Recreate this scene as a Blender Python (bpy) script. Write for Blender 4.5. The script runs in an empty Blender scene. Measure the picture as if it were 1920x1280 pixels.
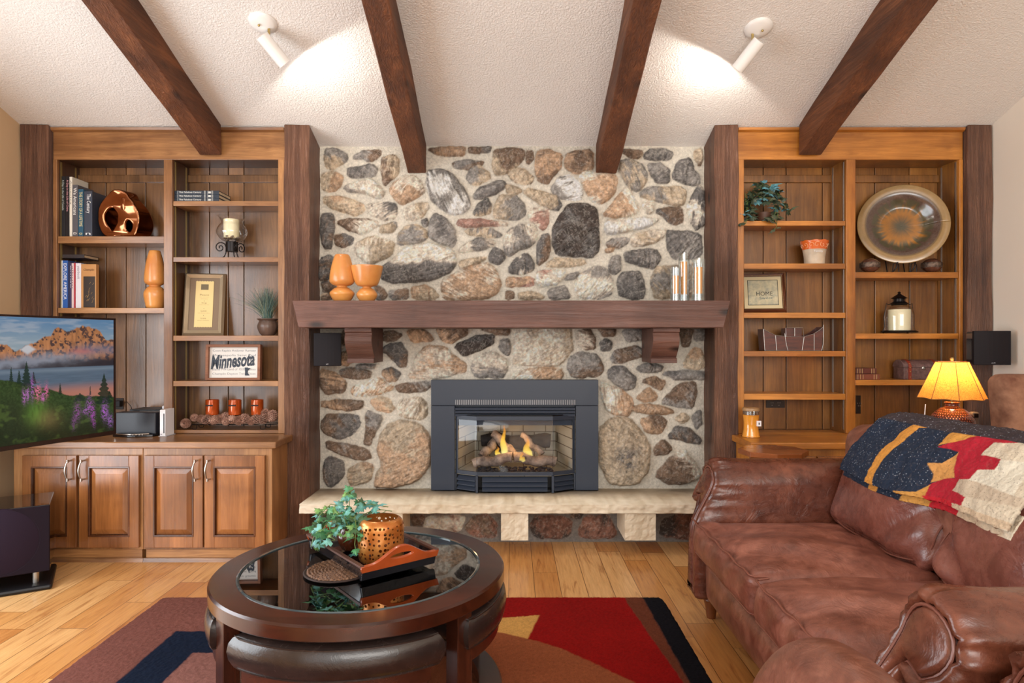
import bpy, bmesh, math, random
import numpy as np
from mathutils import Vector, Matrix
random.seed(7); np.random.seed(7)
PI = math.pi
SC = bpy.context.scene
COL = SC.collection
F = 1230.0; H = 1.22                     # focal length in pixels of a 1920 wide frame, eye height

# ---------------------------------------------------------------- camera, world, lights, exposure
cam = bpy.data.cameras.new('camera'); cam.sensor_width = 36; cam.lens = 36*F/1920
camo = bpy.data.objects.new('camera', cam); COL.objects.link(camo)
camo.location = (0, 0, H); camo.rotation_euler = (PI/2, 0, 0); cam.clip_start = .05
SC.camera = camo
SC.view_settings.view_transform = 'Standard'
try: SC.view_settings.look = 'None'
except Exception: pass
SC.view_settings.gamma = 1; SC.view_settings.use_curve_mapping = False
SC.view_settings.exposure = 0.19
w = bpy.data.worlds.new('world'); SC.world = w; w.use_nodes = True
w.node_tree.nodes['Background'].inputs[0].default_value = (1.0, .97, .93, 1)
w.node_tree.nodes['Background'].inputs[1].default_value = 1.75

def light(name, kind, loc, rot, power, col, **k):
    l = bpy.data.lights.new(name, kind); l.energy = power; l.color = col
    for a, b in k.items(): setattr(l, a, b)
    o = bpy.data.objects.new(name, l); o.location = loc; o.rotation_euler = rot; COL.objects.link(o); return o
light('window_daylight', 'AREA', (-2.97, 1.75, 1.2), (0, -PI/2, 0), 85, (.86, .93, 1), shape='RECTANGLE', size=2.1, size_y=2.3)
light('rear_window_daylight', 'AREA', (.9, -2.6, 2.0), (PI/2+.1, 0, 0), 120, (1, .96, .9), shape='RECTANGLE', size=3.2, size_y=2.0)

# ---------------------------------------------------------------- helpers
def lin(c):
    return tuple(((v/255)/12.92 if v/255 <= .04045 else ((v/255+.055)/1.055)**2.4) for v in c[:3])
def col4(c): return (*lin(c), 1)
def Xp(px, Y): return (px-960)*Y/F
def Zp(py, Y): return H-(py-640)*Y/F

def new_bm(): return bmesh.new()
def raw(bm, vs, fs):
    V = [bm.verts.new(v) for v in vs]
    for f in fs:
        try: bm.faces.new([V[i] for i in f])
        except ValueError: pass
    return V
def box(bm, x0, x1, y0, y1, z0, z1, rot=0, c=None):
    vs = [(x, y, z) for x in (x0, x1) for y in (y0, y1) for z in (z0, z1)]
    if rot:
        cx, cy = c or ((x0+x1)/2, (y0+y1)/2); s, k = math.sin(rot), math.cos(rot)
        vs = [(cx+(x-cx)*k-(y-cy)*s, cy+(x-cx)*s+(y-cy)*k, z) for x, y, z in vs]
    raw(bm, vs, [(0,1,3,2),(4,6,7,5),(0,4,5,1),(2,3,7,6),(0,2,6,4),(1,5,7,3)])
def prism(bm, pts, plane, a, b):
    n = len(pts)
    def P(p, t):
        return {'xz': (p[0], t, p[1]), 'yz': (t, p[0], p[1]), 'xy': (p[0], p[1], t)}[plane]
    vs = [P(p, a) for p in pts]+[P(p, b) for p in pts]
    raw(bm, vs, [tuple(range(n)), tuple(range(2*n-1, n-1, -1))]+[(i, n+i, n+(i+1) % n, (i+1) % n) for i in range(n)])
def lathe(bm, prof, c=(0, 0, 0), seg=32, sx=1, sy=1):
    rings = []
    for r, z in prof:
        if r < 1e-6: rings.append([bm.verts.new((c[0], c[1], c[2]+z))])
        else: rings.append([bm.verts.new((c[0]+r*sx*math.cos(2*PI*i/seg), c[1]+r*sy*math.sin(2*PI*i/seg), c[2]+z)) for i in range(seg)])
    for A, B in zip(rings, rings[1:]):
        for i in range(seg):
            j = (i+1) % seg
            try:
                if len(A) == 1 and len(B) == 1: break
                if len(A) == 1: bm.faces.new((A[0], B[j], B[i]))
                elif len(B) == 1: bm.faces.new((A[i], A[j], B[0]))
                else: bm.faces.new((A[i], A[j], B[j], B[i]))
            except ValueError: pass
def tube(bm, pts, r, seg=8, closed=False):
    P = [Vector(p) for p in pts]; n = len(P); R = r if isinstance(r, (list, tuple)) else [r]*n
    prev = None; rings = []
    for i in range(n):
        t = (P[(i+1) % n]-P[i-1]) if closed else (P[min(i+1, n-1)]-P[max(i-1, 0)])
        if t.length < 1e-9: t = Vector((0, 0, 1))
        t.normalize()
        if prev is None:
            u = t.orthogonal().normalized()
        else:
            u = prev-t*prev.dot(t)
            u = u.normalized() if u.length > 1e-6 else t.orthogonal().normalized()
        prev = u; v = t.cross(u)
        rings.append([bm.verts.new(P[i]+(u*math.cos(2*PI*k/seg)+v*math.sin(2*PI*k/seg))*R[i]) for k in range(seg)])
    m = n if closed else n-1
    for i in range(m):
        A, B = rings[i], rings[(i+1) % n]
        for k in range(seg):
            l = (k+1) % seg
            bm.faces.new((A[k], A[l], B[l], B[k]))
    if not closed:
        bm.faces.new(rings[0][::-1]); bm.faces.new(rings[-1])
def ball(bm, c, r, sx=1, sy=1, sz=1, u=20, v=12):
    m = Matrix.Translation(c) @ Matrix.Diagonal((sx, sy, sz, 1))
    bmesh.ops.create_uvsphere(bm, u_segments=u, v_segments=v, radius=r, matrix=m)
def cushion(bm, x0, x1, y0, y1, z0, z1, r=.05, puff=(0, 0, 0), n=14, wr=0, seed=0, f=None):
    half = np.array([(x1-x0)/2, (y1-y0)/2, (z1-z0)/2]); c = np.array([(x0+x1)/2, (y0+y1)/2, (z0+z1)/2])
    idx = {}; vs = []; fs = []
    def key(i, j, k):
        K = (i, j, k)
        if K not in idx: idx[K] = len(vs); vs.append(K)
        return idx[K]
    for ax in range(3):
        for s in (0, n):
            for i in range(n):
                for j in range(n):
                    q = []
                    for a, b in ((i, j), (i+1, j), (i+1, j+1), (i, j+1)):
                        K = [0, 0, 0]; K[ax] = s; K[(ax+1) % 3] = a; K[(ax+2) % 3] = b
                        q.append(key(*K))
                    fs.append(q if s else q[::-1])
    U = np.array(vs)/n*2-1
    U = np.sign(U)*np.sin(np.abs(U)*PI/2)*.45+U*.55
    p = U*half; inner = np.maximum(half-r, 0); cl = np.clip(p, -inner, inner); d = p-cl
    L = np.linalg.norm(d, axis=1, keepdims=True); p = cl+np.where(L > 1e-9, d/np.maximum(L, 1e-9), 0)*r*np.minimum(1, L/r*1.0+1)
    for a in range(3):
        o1, o2 = (a+1) % 3, (a+2) % 3
        p[:, a] += puff[a]*U[:, a]*(1-U[:, o1]**2)*(1-U[:, o2]**2)
    if wr:
        q = p*1.0
        p += wr*np.stack([np.sin(q[:, 1]*31+seed)*np.sin(q[:, 2]*23+q[:, 0]*9), np.sin(q[:, 0]*29+seed*2)*np.sin(q[:, 2]*27+q[:, 1]*7),
                          np.sin(q[:, 0]*21+q[:, 1]*13+seed)*np.sin(q[:, 1]*19-q[:, 0]*11)], 1)
    p = p+c
    if f is not None: p = f(p)
    raw(bm, [tuple(v) for v in p], fs)

def base_of(bm):
    xs = [v.co for v in bm.verts]
    return Vector(((min(v.x for v in xs)+max(v.x for v in xs))/2, (min(v.y for v in xs)+max(v.y for v in xs))/2, min(v.z for v in xs)))
def tag(o, label=None, cat=None, group=None, kind=None):
    if label: o['label'] = label
    if cat: o['category'] = cat
    if group: o['group'] = group
    if kind: o['kind'] = kind
    return o
def obj(name, bm, m, parent=None, smooth=False, bev=0, world=True, label=None, cat=None, group=None, kind=None, sub=0, angle=40):
    """link bm as one mesh; vertices are in world space when world=True"""
    bmesh.ops.recalc_face_normals(bm, faces=bm.faces)
    loc = Vector((0, 0, 0))
    if world:
        off = Vector((0, 0, 0)); q = parent
        while q is not None: off += q.location; q = q.parent
        if parent is None: loc = base_of(bm); off = loc.copy()
        bmesh.ops.translate(bm, verts=bm.verts, vec=-off)
    me = bpy.data.meshes.new(name); bm.to_mesh(me); bm.free()
    o = bpy.data.objects.new(name, me); COL.objects.link(o); o.location = loc
    if parent: o.parent = parent
    for mm in (m if isinstance(m, (list, tuple)) else [m]): me.materials.append(mm)
    if smooth:
        for p in me.polygons: p.use_smooth = True
        if angle < 180 and not sub:
            try: me.set_sharp_from_angle(angle=math.radians(angle))
            except Exception: pass
    if bev:
        b = o.modifiers.new('bevel', 'BEVEL'); b.width = bev; b.segments = 2; b.limit_method = 'ANGLE'
    if sub:
        s = o.modifiers.new('sub', 'SUBSURF'); s.levels = s.render_levels = sub
    return tag(o, label, cat, group, kind)
def thing(name, label, cat, loc=(0, 0, 0), rz=0, group=None):
    o = bpy.data.objects.new(name, None); o.empty_display_size = .05; COL.objects.link(o)
    o.location = loc; o.rotation_euler = (0, 0, rz)
    return tag(o, label, cat, group)
def kids(o): return [c for c in bpy.data.objects if c.parent == o]
def dup(o, loc=None, rot=None, label=None, parent=None):
    c = o.copy(); COL.objects.link(c); c.parent = parent
    for ch in kids(o): dup(ch, parent=c)
    if loc is not None: c.location = loc
    if rot is not None: c.rotation_euler = rot
    if label: c['label'] = label
    return c

def gridmesh(name, P, cols=None, m=None, parent=None, keep=None, kind=None, label=None, cat=None, closed_u=False, smooth=True, origin=(0, 0, 0)):
    """P: (n,m,3) world points -> mesh object with colour attribute Col"""
    n, k = P.shape[:2]; me = bpy.data.meshes.new(name)
    I = np.arange(n*k).reshape(n, k)
    q = np.stack([I[:-1, :-1], I[:-1, 1:], I[1:, 1:], I[1:, :-1]], -1).reshape(-1, 4)
    if keep is not None: q = q[keep.reshape(-1)]
    V = (P.reshape(-1, 3)-np.array(origin)).astype(np.float32)
    me.vertices.add(len(V)); me.vertices.foreach_set('co', V.ravel())
    me.loops.add(q.size); me.loops.foreach_set('vertex_index', q.ravel().astype(np.int32))
    me.polygons.add(len(q)); me.polygons.foreach_set('loop_start', np.arange(0, q.size, 4, dtype=np.int32))
    me.polygons.foreach_set('loop_total', np.full(len(q), 4, np.int32))
    me.update(calc_edges=True)
    if smooth: me.polygons.foreach_set('use_smooth', np.ones(len(q), bool))
    if cols is not None:
        a = me.color_attributes.new('Col', 'FLOAT_COLOR', 'POINT')
        c = np.concatenate([cols.reshape(-1, 3), np.ones((n*k, 1))], 1).astype(np.float32)
        a.data.foreach_set('color', c.ravel())
    o = bpy.data.objects.new(name, me); COL.objects.link(o); o.location = origin
    if m: me.materials.append(m)
    if parent: o.parent = parent; o.location = Vector(origin)-parent.location
    return tag(o, label, cat, None, kind)

# numpy value noise
_T = np.random.RandomState(3).rand(256, 256)
def vnoise(x, y, s=0):
    x = np.asarray(x, float)+s*17.3; y = np.asarray(y, float)+s*9.1
    xi = np.floor(x).astype(int); yi = np.floor(y).astype(int); fx = x-xi; fy = y-yi
    fx = fx*fx*(3-2*fx); fy = fy*fy*(3-2*fy)
    g = lambda a, b: _T[a & 255, b & 255]
    return (g(xi, yi)*(1-fx)+g(xi+1, yi)*fx)*(1-fy)+(g(xi, yi+1)*(1-fx)+g(xi+1, yi+1)*fx)*fy
def fbm(x, y, o=4, s=0):
    t = 0; a = .5; n = 0
    for i in range(o):
        t = t+a*vnoise(x*2**i, y*2**i, s+i); n += a; a *= .5
    return t/n
def sstep(a, b, x):
    t = np.clip((x-a)/(b-a), 0, 1); return t*t*(3-2*t)
def poly_sd(X, Z, pts):
    """signed distance, positive inside"""
    d = np.full(X.shape, 1e9); ins = np.zeros(X.shape, bool); n = len(pts)
    for i in range(n):
        ax, az = pts[i]; bx, bz = pts[(i+1) % n]; ex, ez = bx-ax, bz-az
        t = np.clip(((X-ax)*ex+(Z-az)*ez)/(ex*ex+ez*ez+1e-12), 0, 1)
        d = np.minimum(d, np.hypot(X-ax-t*ex, Z-az-t*ez))
        c = ((az > Z) != (bz > Z)) & (X < (bx-ax)*(Z-az)/((bz-az) if abs(bz-az) > 1e-12 else 1e-12)+ax)
        ins ^= c
    return np.where(ins, d, -d)
def chaikin(p, k=1, f=.86):
    for _ in range(k):
        q = []
        for i in range(len(p)):
            a, b = p[i], p[(i+1) % len(p)]
            q += [(a[0]*f+b[0]*(1-f), a[1]*f+b[1]*(1-f)), (a[0]*(1-f)+b[0]*f, a[1]*(1-f)+b[1]*f)]
        p = q
    return p

# ---------------------------------------------------------------- materials
class NT:
    def __init__(s, name):
        s.m = bpy.data.materials.new(name); s.m.use_nodes = True; s.t = s.m.node_tree
        s.b = s.t.nodes['Principled BSDF']; s.out = s.t.nodes['Material Output']
    def n(s, kind, props=None, **ins):
        nd = s.t.nodes.new(kind)
        for k, v in (props or {}).items(): setattr(nd, k, v)
        for k, v in ins.items():
            key = int(k[1:]) if k[0] == '_' and k[1:].isdigit() else k.replace('_', ' ')
            s.set(nd.inputs[key], v)
        return nd
    def set(s, sock, v):
        if isinstance(v, bpy.types.NodeSocket): s.t.links.new(v, sock)
        else: sock.default_value = v
    def math(s, op, a, b=0.0, c=0.0):
        nd = s.t.nodes.new('ShaderNodeMath'); nd.operation = op
        s.set(nd.inputs[0], a); s.set(nd.inputs[1], b)
        if op in ('MULTIPLY_ADD',): s.set(nd.inputs[2], c)
        return nd.outputs[0]
    def coords(s, scale=(1, 1, 1), island=False):
        tc = s.n('ShaderNodeTexCoord').outputs['Object']
        if island:
            g = s.n('ShaderNodeNewGeometry').outputs['Random Per Island']
            mul = s.math('MULTIPLY', g, 37.0)
            tc = s.n('ShaderNodeVectorMath', {'operation': 'ADD'}, _0=tc, _1=s.n('ShaderNodeCombineXYZ', X=mul, Y=mul, Z=mul).outputs[0]).outputs[0]
        return s.n('ShaderNodeMapping', Vector=tc, Scale=scale).outputs[0]
    def noise(s, vec, scale=5, detail=3, rough=.5, dist=0):
        return s.n('ShaderNodeTexNoise', Vector=vec, Scale=scale, Detail=detail, Roughness=rough, Distortion=dist).outputs[0]
    def ramp(s, fac, stops):
        nd = s.n('ShaderNodeValToRGB', Fac=fac); e = nd.color_ramp.elements
        while len(e) < len(stops): e.new(.5)
        for el, (p, c) in zip(e, stops): el.position = p; el.color = c if len(c) == 4 else col4(c)
        return nd.outputs[0]
    def mix(s, fac, a, b, mode='MIX'):
        nd = s.n('ShaderNodeMix', {'data_type': 'RGBA', 'blend_type': mode})
        s.set(nd.inputs[0], fac); s.set(nd.inputs[6], a); s.set(nd.inputs[7], b); return nd.outputs[2]
    def bump(s, h, strength=.3, dist=.01, normal=None):
        nd = s.n('ShaderNodeBump', Height=h, Strength=strength, Distance=dist)
        if normal is not None: s.set(nd.inputs['Normal'], normal)
        return nd.outputs[0]
    def bs(s, **k):
        for a, v in k.items(): s.set(s.b.inputs[a.replace('_', ' ')], v)
        return s.m

def plain(name, c, rough=.5, metal=0, coat=0, var=0, vs=8, bump=0, bsc=60, spec=.5, c2=None, stretch=(1, 1, 1)):
    N = NT(name); base = col4(c)
    co = N.coords(stretch)
    if var or c2:
        k = N.noise(co, vs, 4, .6)
        base = N.ramp(k, [(.3, c2 or tuple(v*(1-var) for v in c)), (.7, c if c2 else tuple(min(255, v*(1+var)) for v in c))])
    N.bs(Base_Color=base, Roughness=rough, Metallic=metal, Coat_Weight=coat, Specular_IOR_Level=spec)
    if bump: N.bs(Normal=N.bump(N.noise(co, bsc, 4, .6), bump, .004))
    return N.m
def wood(name, dark, light_, axis='x', rough=.38, coat=.25, scale=1.0, bump=.15, knots=False, rgh=0):
    N = NT(name); st = {'x': (.5, 7, 7), 'y': (7, .5, 7), 'z': (7, 7, .5)}[axis]
    st = tuple(v*scale for v in st)
    co = N.coords(st, island=True)
    big = N.noise(N.coords(tuple(v*.5 for v in st), island=True), 1.3, 3, .55, 1.2)
    fine = N.noise(co, 5, 5, .65, 2.2)
    f = N.math('ADD', N.math('MULTIPLY', big, .62), N.math('MULTIPLY', fine, .38))
    mid = tuple((a+b)/2 for a, b in zip(dark, light_))
    c = N.ramp(f, [(.34, dark), (.5, mid), (.66, light_)])
    blot = N.noise(N.coords((1, 1, 1), island=True), 2.2, 3, .6, .4)
    c = N.mix(.55, c, N.ramp(blot, [(.35, (136, 122, 110)), (.65, (255, 255, 255))]), 'MULTIPLY')
    h = fine
    if knots:
        kd = N.n('ShaderNodeTexVoronoi', Vector=N.coords({'x': (2.5, 6, 6), 'y': (6, 2.5, 6), 'z': (6, 6, 2.5)}[axis], island=True), Scale=1).outputs['Distance']
        c = N.mix(N.ramp(kd, [(.05, (255, 255, 255)), (.16, (0, 0, 0))]), c, col4(tuple(v*.45 for v in dark)))
    rr = N.math('ADD', N.math('MULTIPLY', big, .18), rough-.09)
    N.bs(Base_Color=c, Roughness=rr, Coat_Weight=coat, Coat_Roughness=.22, Normal=N.bump(h, bump, .006 if not rgh else rgh))
    return N.m
def attrmat(name, rough=.6, var=.25, vs=40, bump=.3, bsc=90, emit=0, dist=.004, spec=.4, extra=None):
    N = NT(name); a = N.n('ShaderNodeAttribute', {'attribute_name': 'Col'}).outputs['Color']; co = N.coords()
    if emit:
        N.bs(Base_Color=(0, 0, 0, 1), Roughness=rough, Emission_Color=a, Emission_Strength=emit); return N.m
    k = N.noise(co, vs, 5, .65)
    g = N.ramp(k, [(.25, tuple([255*(1-var)]*3)), (.75, (255, 255, 255))])
    c = N.mix(1.0, a, g, 'MULTIPLY')
    if extra: c = extra(N, c, co)
    N.bs(Base_Color=c, Roughness=rough, Specular_IOR_Level=spec)
    if bump: N.bs(Normal=N.bump(N.noise(co, bsc, 6, .7), bump, dist))
    return N.m
def glassmat(name, tint=(255, 255, 255), refl=1.0, rough=.02, body=0.0, base=.04):
    N = NT(name); t = N.t
    tr = N.n('ShaderNodeBsdfTransparent', Color=col4(tint)).outputs[0]
    gl = N.n('ShaderNodeBsdfGlossy', Roughness=rough, Color=(1, 1, 1, 1)).outputs[0]
    fr = N.n('ShaderNodeLayerWeight', Blend=.5).outputs['Facing']
    fr = N.math('MULTIPLY', N.math('ADD', N.math('MULTIPLY', N.math('POWER', fr, 4.0), .8), .045), refl)
    mx = N.n('ShaderNodeMixShader', _0=fr, _1=tr, _2=gl).outputs[0]
    if body:
        df = N.n('ShaderNodeBsdfDiffuse', Color=col4(tint)).outputs[0]
        mx = N.n('ShaderNodeMixShader', _0=body, _1=mx, _2=df).outputs[0]
    t.links.new(mx, N.out.inputs[0]); return N.m
def emis(name, c, s):
    N = NT(name); N.bs(Base_Color=col4(c), Emission_Color=col4(c), Emission_Strength=s); return N.m

def leather(name, dark, light_, rough=.36, cre=1.0, coat=.2):
    N = NT(name); co = N.coords()
    big = N.noise(co, 4.5, 4, .6, .8); sm = N.noise(co, 22, 5, .7, .5)
    f = N.math('ADD', N.math('MULTIPLY', big, .65), N.math('MULTIPLY', sm, .35))
    c = N.ramp(f, [(.36, dark), (.5, tuple((a+b)/2 for a, b in zip(dark, light_))), (.64, light_)])
    sc = N.noise(N.coords((3, 9, 5)), 9, 6, .75, 3)
    c = N.mix(N.ramp(sc, [(.62, (0, 0, 0)), (.72, (90, 90, 90))]), c, col4(tuple(min(255, v*1.35) for v in light_)))
    vor = N.n('ShaderNodeTexVoronoi', Vector=co, Scale=260).outputs['Distance']
    cr = N.noise(co, 9, 5, .62, 2.0)
    h = N.math('ADD', N.math('MULTIPLY', vor, .03), N.math('MULTIPLY', cr, cre))
    N.bs(Base_Color=c, Roughness=N.math('ADD', N.math('MULTIPLY', sm, .25), rough-.12), Coat_Weight=coat, Coat_Roughness=.3,
         Normal=N.bump(h, .35, .012), Specular_IOR_Level=.5)
    return N.m

M = {}
for ax in 'xyz':
    M['beam'+ax] = wood('beam_wood_'+ax, (74, 38, 18), (150, 92, 54), ax, .62, .0, 1.4, .8, True, .02)
    M['post'+ax] = wood('post_wood_'+ax, (82, 50, 35), (140, 98, 74), ax, .5, .05, 1.6, 1.0, True, .02)
    M['lc'+ax] = wood('left_case_wood_'+ax, (112, 70, 38), (192, 140, 88), ax, .34, .3, 1.0, .12)
    M['rc'+ax] = wood('right_case_wood_'+ax, (146, 84, 26), (222, 150, 66), ax, .34, .25, 1.0, .12)
    M['dk'+ax] = wood('espresso_wood_'+ax, (34, 14, 9), (84, 40, 24), ax, .25, .4, 1.0, .05)
M['mantel'] = wood('mantel_wood', (84, 52, 42), (124, 86, 72), 'x', .5, .05, 1.0, .5, True, .012)
M['lback'] = wood('left_back_panel_wood', (84, 56, 32), (158, 112, 70), 'z', .30, .5, .8, .12)
M['rback'] = wood('right_back_panel_wood', (104, 64, 24), (178, 120, 54), 'z', .36, .35, .8, .12)
M['lside'] = wood('left_case_side_wood', (52, 30, 18), (104, 66, 40), 'z', .4, .2, .8, .1)
M['door'] = wood('cabinet_door_wood', (118, 70, 34), (186, 122, 68), 'z', .28, .45, .8, .08)
M['ceil'] = None
N = NT('popcorn_ceiling_paint'); co = N.coords()
h = N.noise(co, 100, 4, .62, .3)
N.bs(Base_Color=N.ramp(N.noise(co, 1.5, 2), [(.3, (232, 228, 223)), (.7, (240, 236, 231))]), Roughness=.9, Normal=N.bump(N.ramp(h, [(.35, (0, 0, 0)), (.65, (255, 255, 255))]), .5, .009), Specular_IOR_Level=.1)
M['ceil'] = N.m
M['wall_l'] = plain('tan_wall_paint', (208, 178, 142), .85, bump=.1, bsc=150, spec=.2)
M['wall_r'] = plain('cream_wall_paint', (228, 218, 204), .85, bump=.1, bsc=150, spec=.2)
M['black'] = plain('satin_black', (18, 17, 20), .42, spec=.35)
M['blackm'] = plain('matte_black_grille_cloth', (30, 22, 30), .85, bump=.25, bsc=900, spec=.1)
M['gloss'] = plain('gloss_black', (14, 14, 18), .08, coat=.6)
M['iron'] = plain('wrought_iron', (34, 30, 30), .38, metal=.7)
M['nickel'] = plain('brushed_nickel', (190, 184, 176), .28, metal=1)
M['steel'] = plain('steel', (176, 174, 170), .35, metal=1)
M['copper'] = plain('polished_copper', (186, 128, 92), .12, metal=1, c2=(150, 92, 60), vs=6)
M['insert'] = plain('blue_black_enamel', (44, 51, 64), .42, coat=.05, spec=.4)
M['insertd'] = plain('dark_enamel', (36, 38, 46), .4)
M['white'] = plain('white_enamel', (232, 230, 226), .35)
M['whitep'] = plain('white_plastic', (232, 232, 236), .25)
M['brass'] = plain('brass', (176, 152, 96), .35, metal=.8)
M['amber'] = plain('frosted_amber_glass', (222, 158, 84), .3, c2=(196, 124, 66), vs=5, coat=.2)
M['amber'].node_tree.nodes['Principled BSDF'].inputs['Subsurface Weight'].default_value = .25
M['amber'].node_tree.nodes['Principled BSDF'].inputs['Subsurface Radius'].default_value = (.04, .02, .008)
M['wax'] = plain('ivory_wax', (238, 226, 188), .5)
M['owax'] = plain('orange_wax', (240, 158, 60), .5)
M['glass'] = glassmat('clear_glass', (246, 248, 248), 1.6)
M['tglass'] = glassmat('table_glass', (150, 160, 168), 1.5, .01)
M['fglass'] = glassmat('fireplace_glass', (226, 230, 236), .9, .03)
M['amberg'] = glassmat('orange_glass', (196, 92, 40), 1.6, .04, .55)
M['page'] = plain('book_pages', (196, 172, 140), .8, bump=.3, bsc=300, stretch=(1, 1, 6))
M['ink'] = plain('black_ink', (36, 36, 42), .7)
M['leaf'] = attrmat('ivy_leaf', .45, .2, 60, .1)
M['stone'] = attrmat('field_stone_and_mortar', .8, .22, 60, 1.0, 95, dist=.012)
M['leather'] = leather('brown_leather', (84, 42, 30), (160, 106, 86))
M['leatherd'] = leather('brown_leather_arm', (66, 30, 20), (128, 74, 54), .28, .8)
M['leather2'] = leather('espresso_leather', (26, 19, 18), (48, 36, 32), .24, .35, .35)
M['pipe'] = plain('leather_piping', (126, 76, 62), .35)
# ================================================================ the room
XL, XR = -2.92, 2.852
def cmat_(c, r): return plain('enamel_'+str(c[0]), c, r)
YB = 4.1                                  # face of the stone wall
def ceil_z(Y): return 2.437+(4.1-Y)/3.0
bm = new_bm(); box(bm, XL-.3, XR+.3, -3.2, 4.7, -.06, 0)
# floor: planks running away from the camera
N = NT('maple_plank_floor'); tc = N.n('ShaderNodeTexCoord').outputs['Object']
sp = N.n('ShaderNodeSeparateXYZ', Vector=tc)
rx = N.math('DIVIDE', N.math('ADD', sp.outputs[0], 10.0), .128); row = N.math('FLOOR', rx); fx = N.math('SUBTRACT', rx, row)
ro = N.n('ShaderNodeTexWhiteNoise', {'noise_dimensions': '1D'}, W=row).outputs[0]
ry = N.math('DIVIDE', N.math('ADD', N.math('ADD', sp.outputs[1], 10.0), N.math('MULTIPLY', ro, 5.0)), .95); cel = N.math('FLOOR', ry); fy = N.math('SUBTRACT', ry, cel)
pid = N.n('ShaderNodeTexWhiteNoise', {'noise_dimensions': '2D'}, Vector=N.n('ShaderNodeCombineXYZ', X=row, Y=cel, Z=0.0).outputs[0]).outputs[0]
gx = N.math('MINIMUM', fx, N.math('SUBTRACT', 1.0, fx)); gy = N.math('MULTIPLY', N.math('MINIMUM', fy, N.math('SUBTRACT', 1.0, fy)), 7.4)
gap = N.math('LESS_THAN', N.math('MINIMUM', gx, gy), .011)
off = N.n('ShaderNodeCombineXYZ', X=N.math('MULTIPLY', pid, 31.0), Y=N.math('MULTIPLY', pid, 57.0), Z=N.math('MULTIPLY', pid, 11.0)).outputs[0]
v = N.n('ShaderNodeVectorMath', {'operation': 'ADD'}, _0=tc, _1=off).outputs[0]
g1 = N.noise(N.n('ShaderNodeMapping', Vector=v, Scale=(14, 1.1, 1)).outputs[0], 2.0, 5, .6, 1.8)
g2 = N.noise(N.n('ShaderNodeMapping', Vector=v, Scale=(60, 3, 1)).outputs[0], 2.0, 4, .6, .5)
base = N.ramp(pid, [(0, (190, 126, 66)), (.3, (212, 154, 90)), (.65, (222, 170, 108)), (1, (234, 190, 132))])
gr = N.ramp(g1, [(.28, (170, 128, 92)), (.45, (240, 230, 220)), (.7, (255, 255, 255))])
base = N.mix(.75, base, gr, 'MULTIPLY'); base = N.mix(.25, base, N.ramp(g2, [(.3, (150, 120, 90)), (.6, (255, 255, 255))]), 'MULTIPLY')
base = N.mix(gap, base, col4((104, 66, 34)))
N.bs(Base_Color=base, Roughness=N.math('ADD', N.math('MULTIPLY', g1, .12), .27), Coat_Weight=.15, Normal=N.bump(N.math('SUBTRACT', g2, N.math('MULTIPLY', gap, 2.0)), .12, .003))
M['floor'] = N.m
obj('floor', bm, M['floor'], kind='structure', world=False)

bm = new_bm(); prism(bm, [(4.6, ceil_z(4.6)), (-3.2, ceil_z(-3.2)), (-3.2, ceil_z(-3.2)+.08), (4.6, ceil_z(4.6)+.08)], 'yz', XL-.1, XR+.1)
obj('ceiling', bm, M['ceil'], kind='structure')
def wallpiece(bm, x0, x1, ya, yb, z0, z1=None):
    t = (lambda y: ceil_z(y)) if z1 is None else (lambda y: z1)
    prism(bm, [(ya, z0), (yb, z0), (yb, t(yb)), (ya, t(ya))], 'yz', x0, x1)
bm = new_bm()
wallpiece(bm, XL-.1, XL, 2.95, 4.6, 0); wallpiece(bm, XL-.1, XL, -3.2, .55, 0); wallpiece(bm, XL-.1, XL, .55, 2.95, 0, .1); wallpiece(bm, XL-.1, XL, .55, 2.95, 2.25)
obj('wall_left', bm, M['wall_l'], kind='structure')
bm = new_bm(); wallpiece(bm, XR, XR+.1, -3.2, 4.6, 0)
obj('wall_right', bm, M['wall_r'], kind='structure')
wf = new_bm()
for y0, y1 in ((.55, .61), (1.72, 1.78), (2.89, 2.95)): box(wf, XL-.08, XL-.03, y0, y1, .1, 2.25)
box(wf, XL-.08, XL-.03, .55, 2.95, .1, .17); box(wf, XL-.08, XL-.03, .55, 2.95, 2.18, 2.25)
obj('window_1', wf, M['white'], kind='structure')
bm = new_bm()
box(bm, XL, -.52, 4.19, 4.5, 0, 2.42); box(bm, .55, XR, 4.19, 4.5, 0, 2.42); box(bm, -.52, .55, 4.19, 4.5, 1.0, 2.42); box(bm, -.52, .55, 4.19, 4.5, 0, .24)
obj('wall_back', bm, M['wall_r'], kind='structure')
bm = new_bm(); box(bm, XL, XL+.012, 3.66, 4.1, 0, .09)
obj('baseboard_left', bm, M['lcy'], kind='structure', bev=.003)
bm = new_bm(); box(bm, XR-.012, XR, -3, 3.55, 0, .09)
obj('baseboard_right', bm, M['rcy'], kind='structure', bev=.003)

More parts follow.
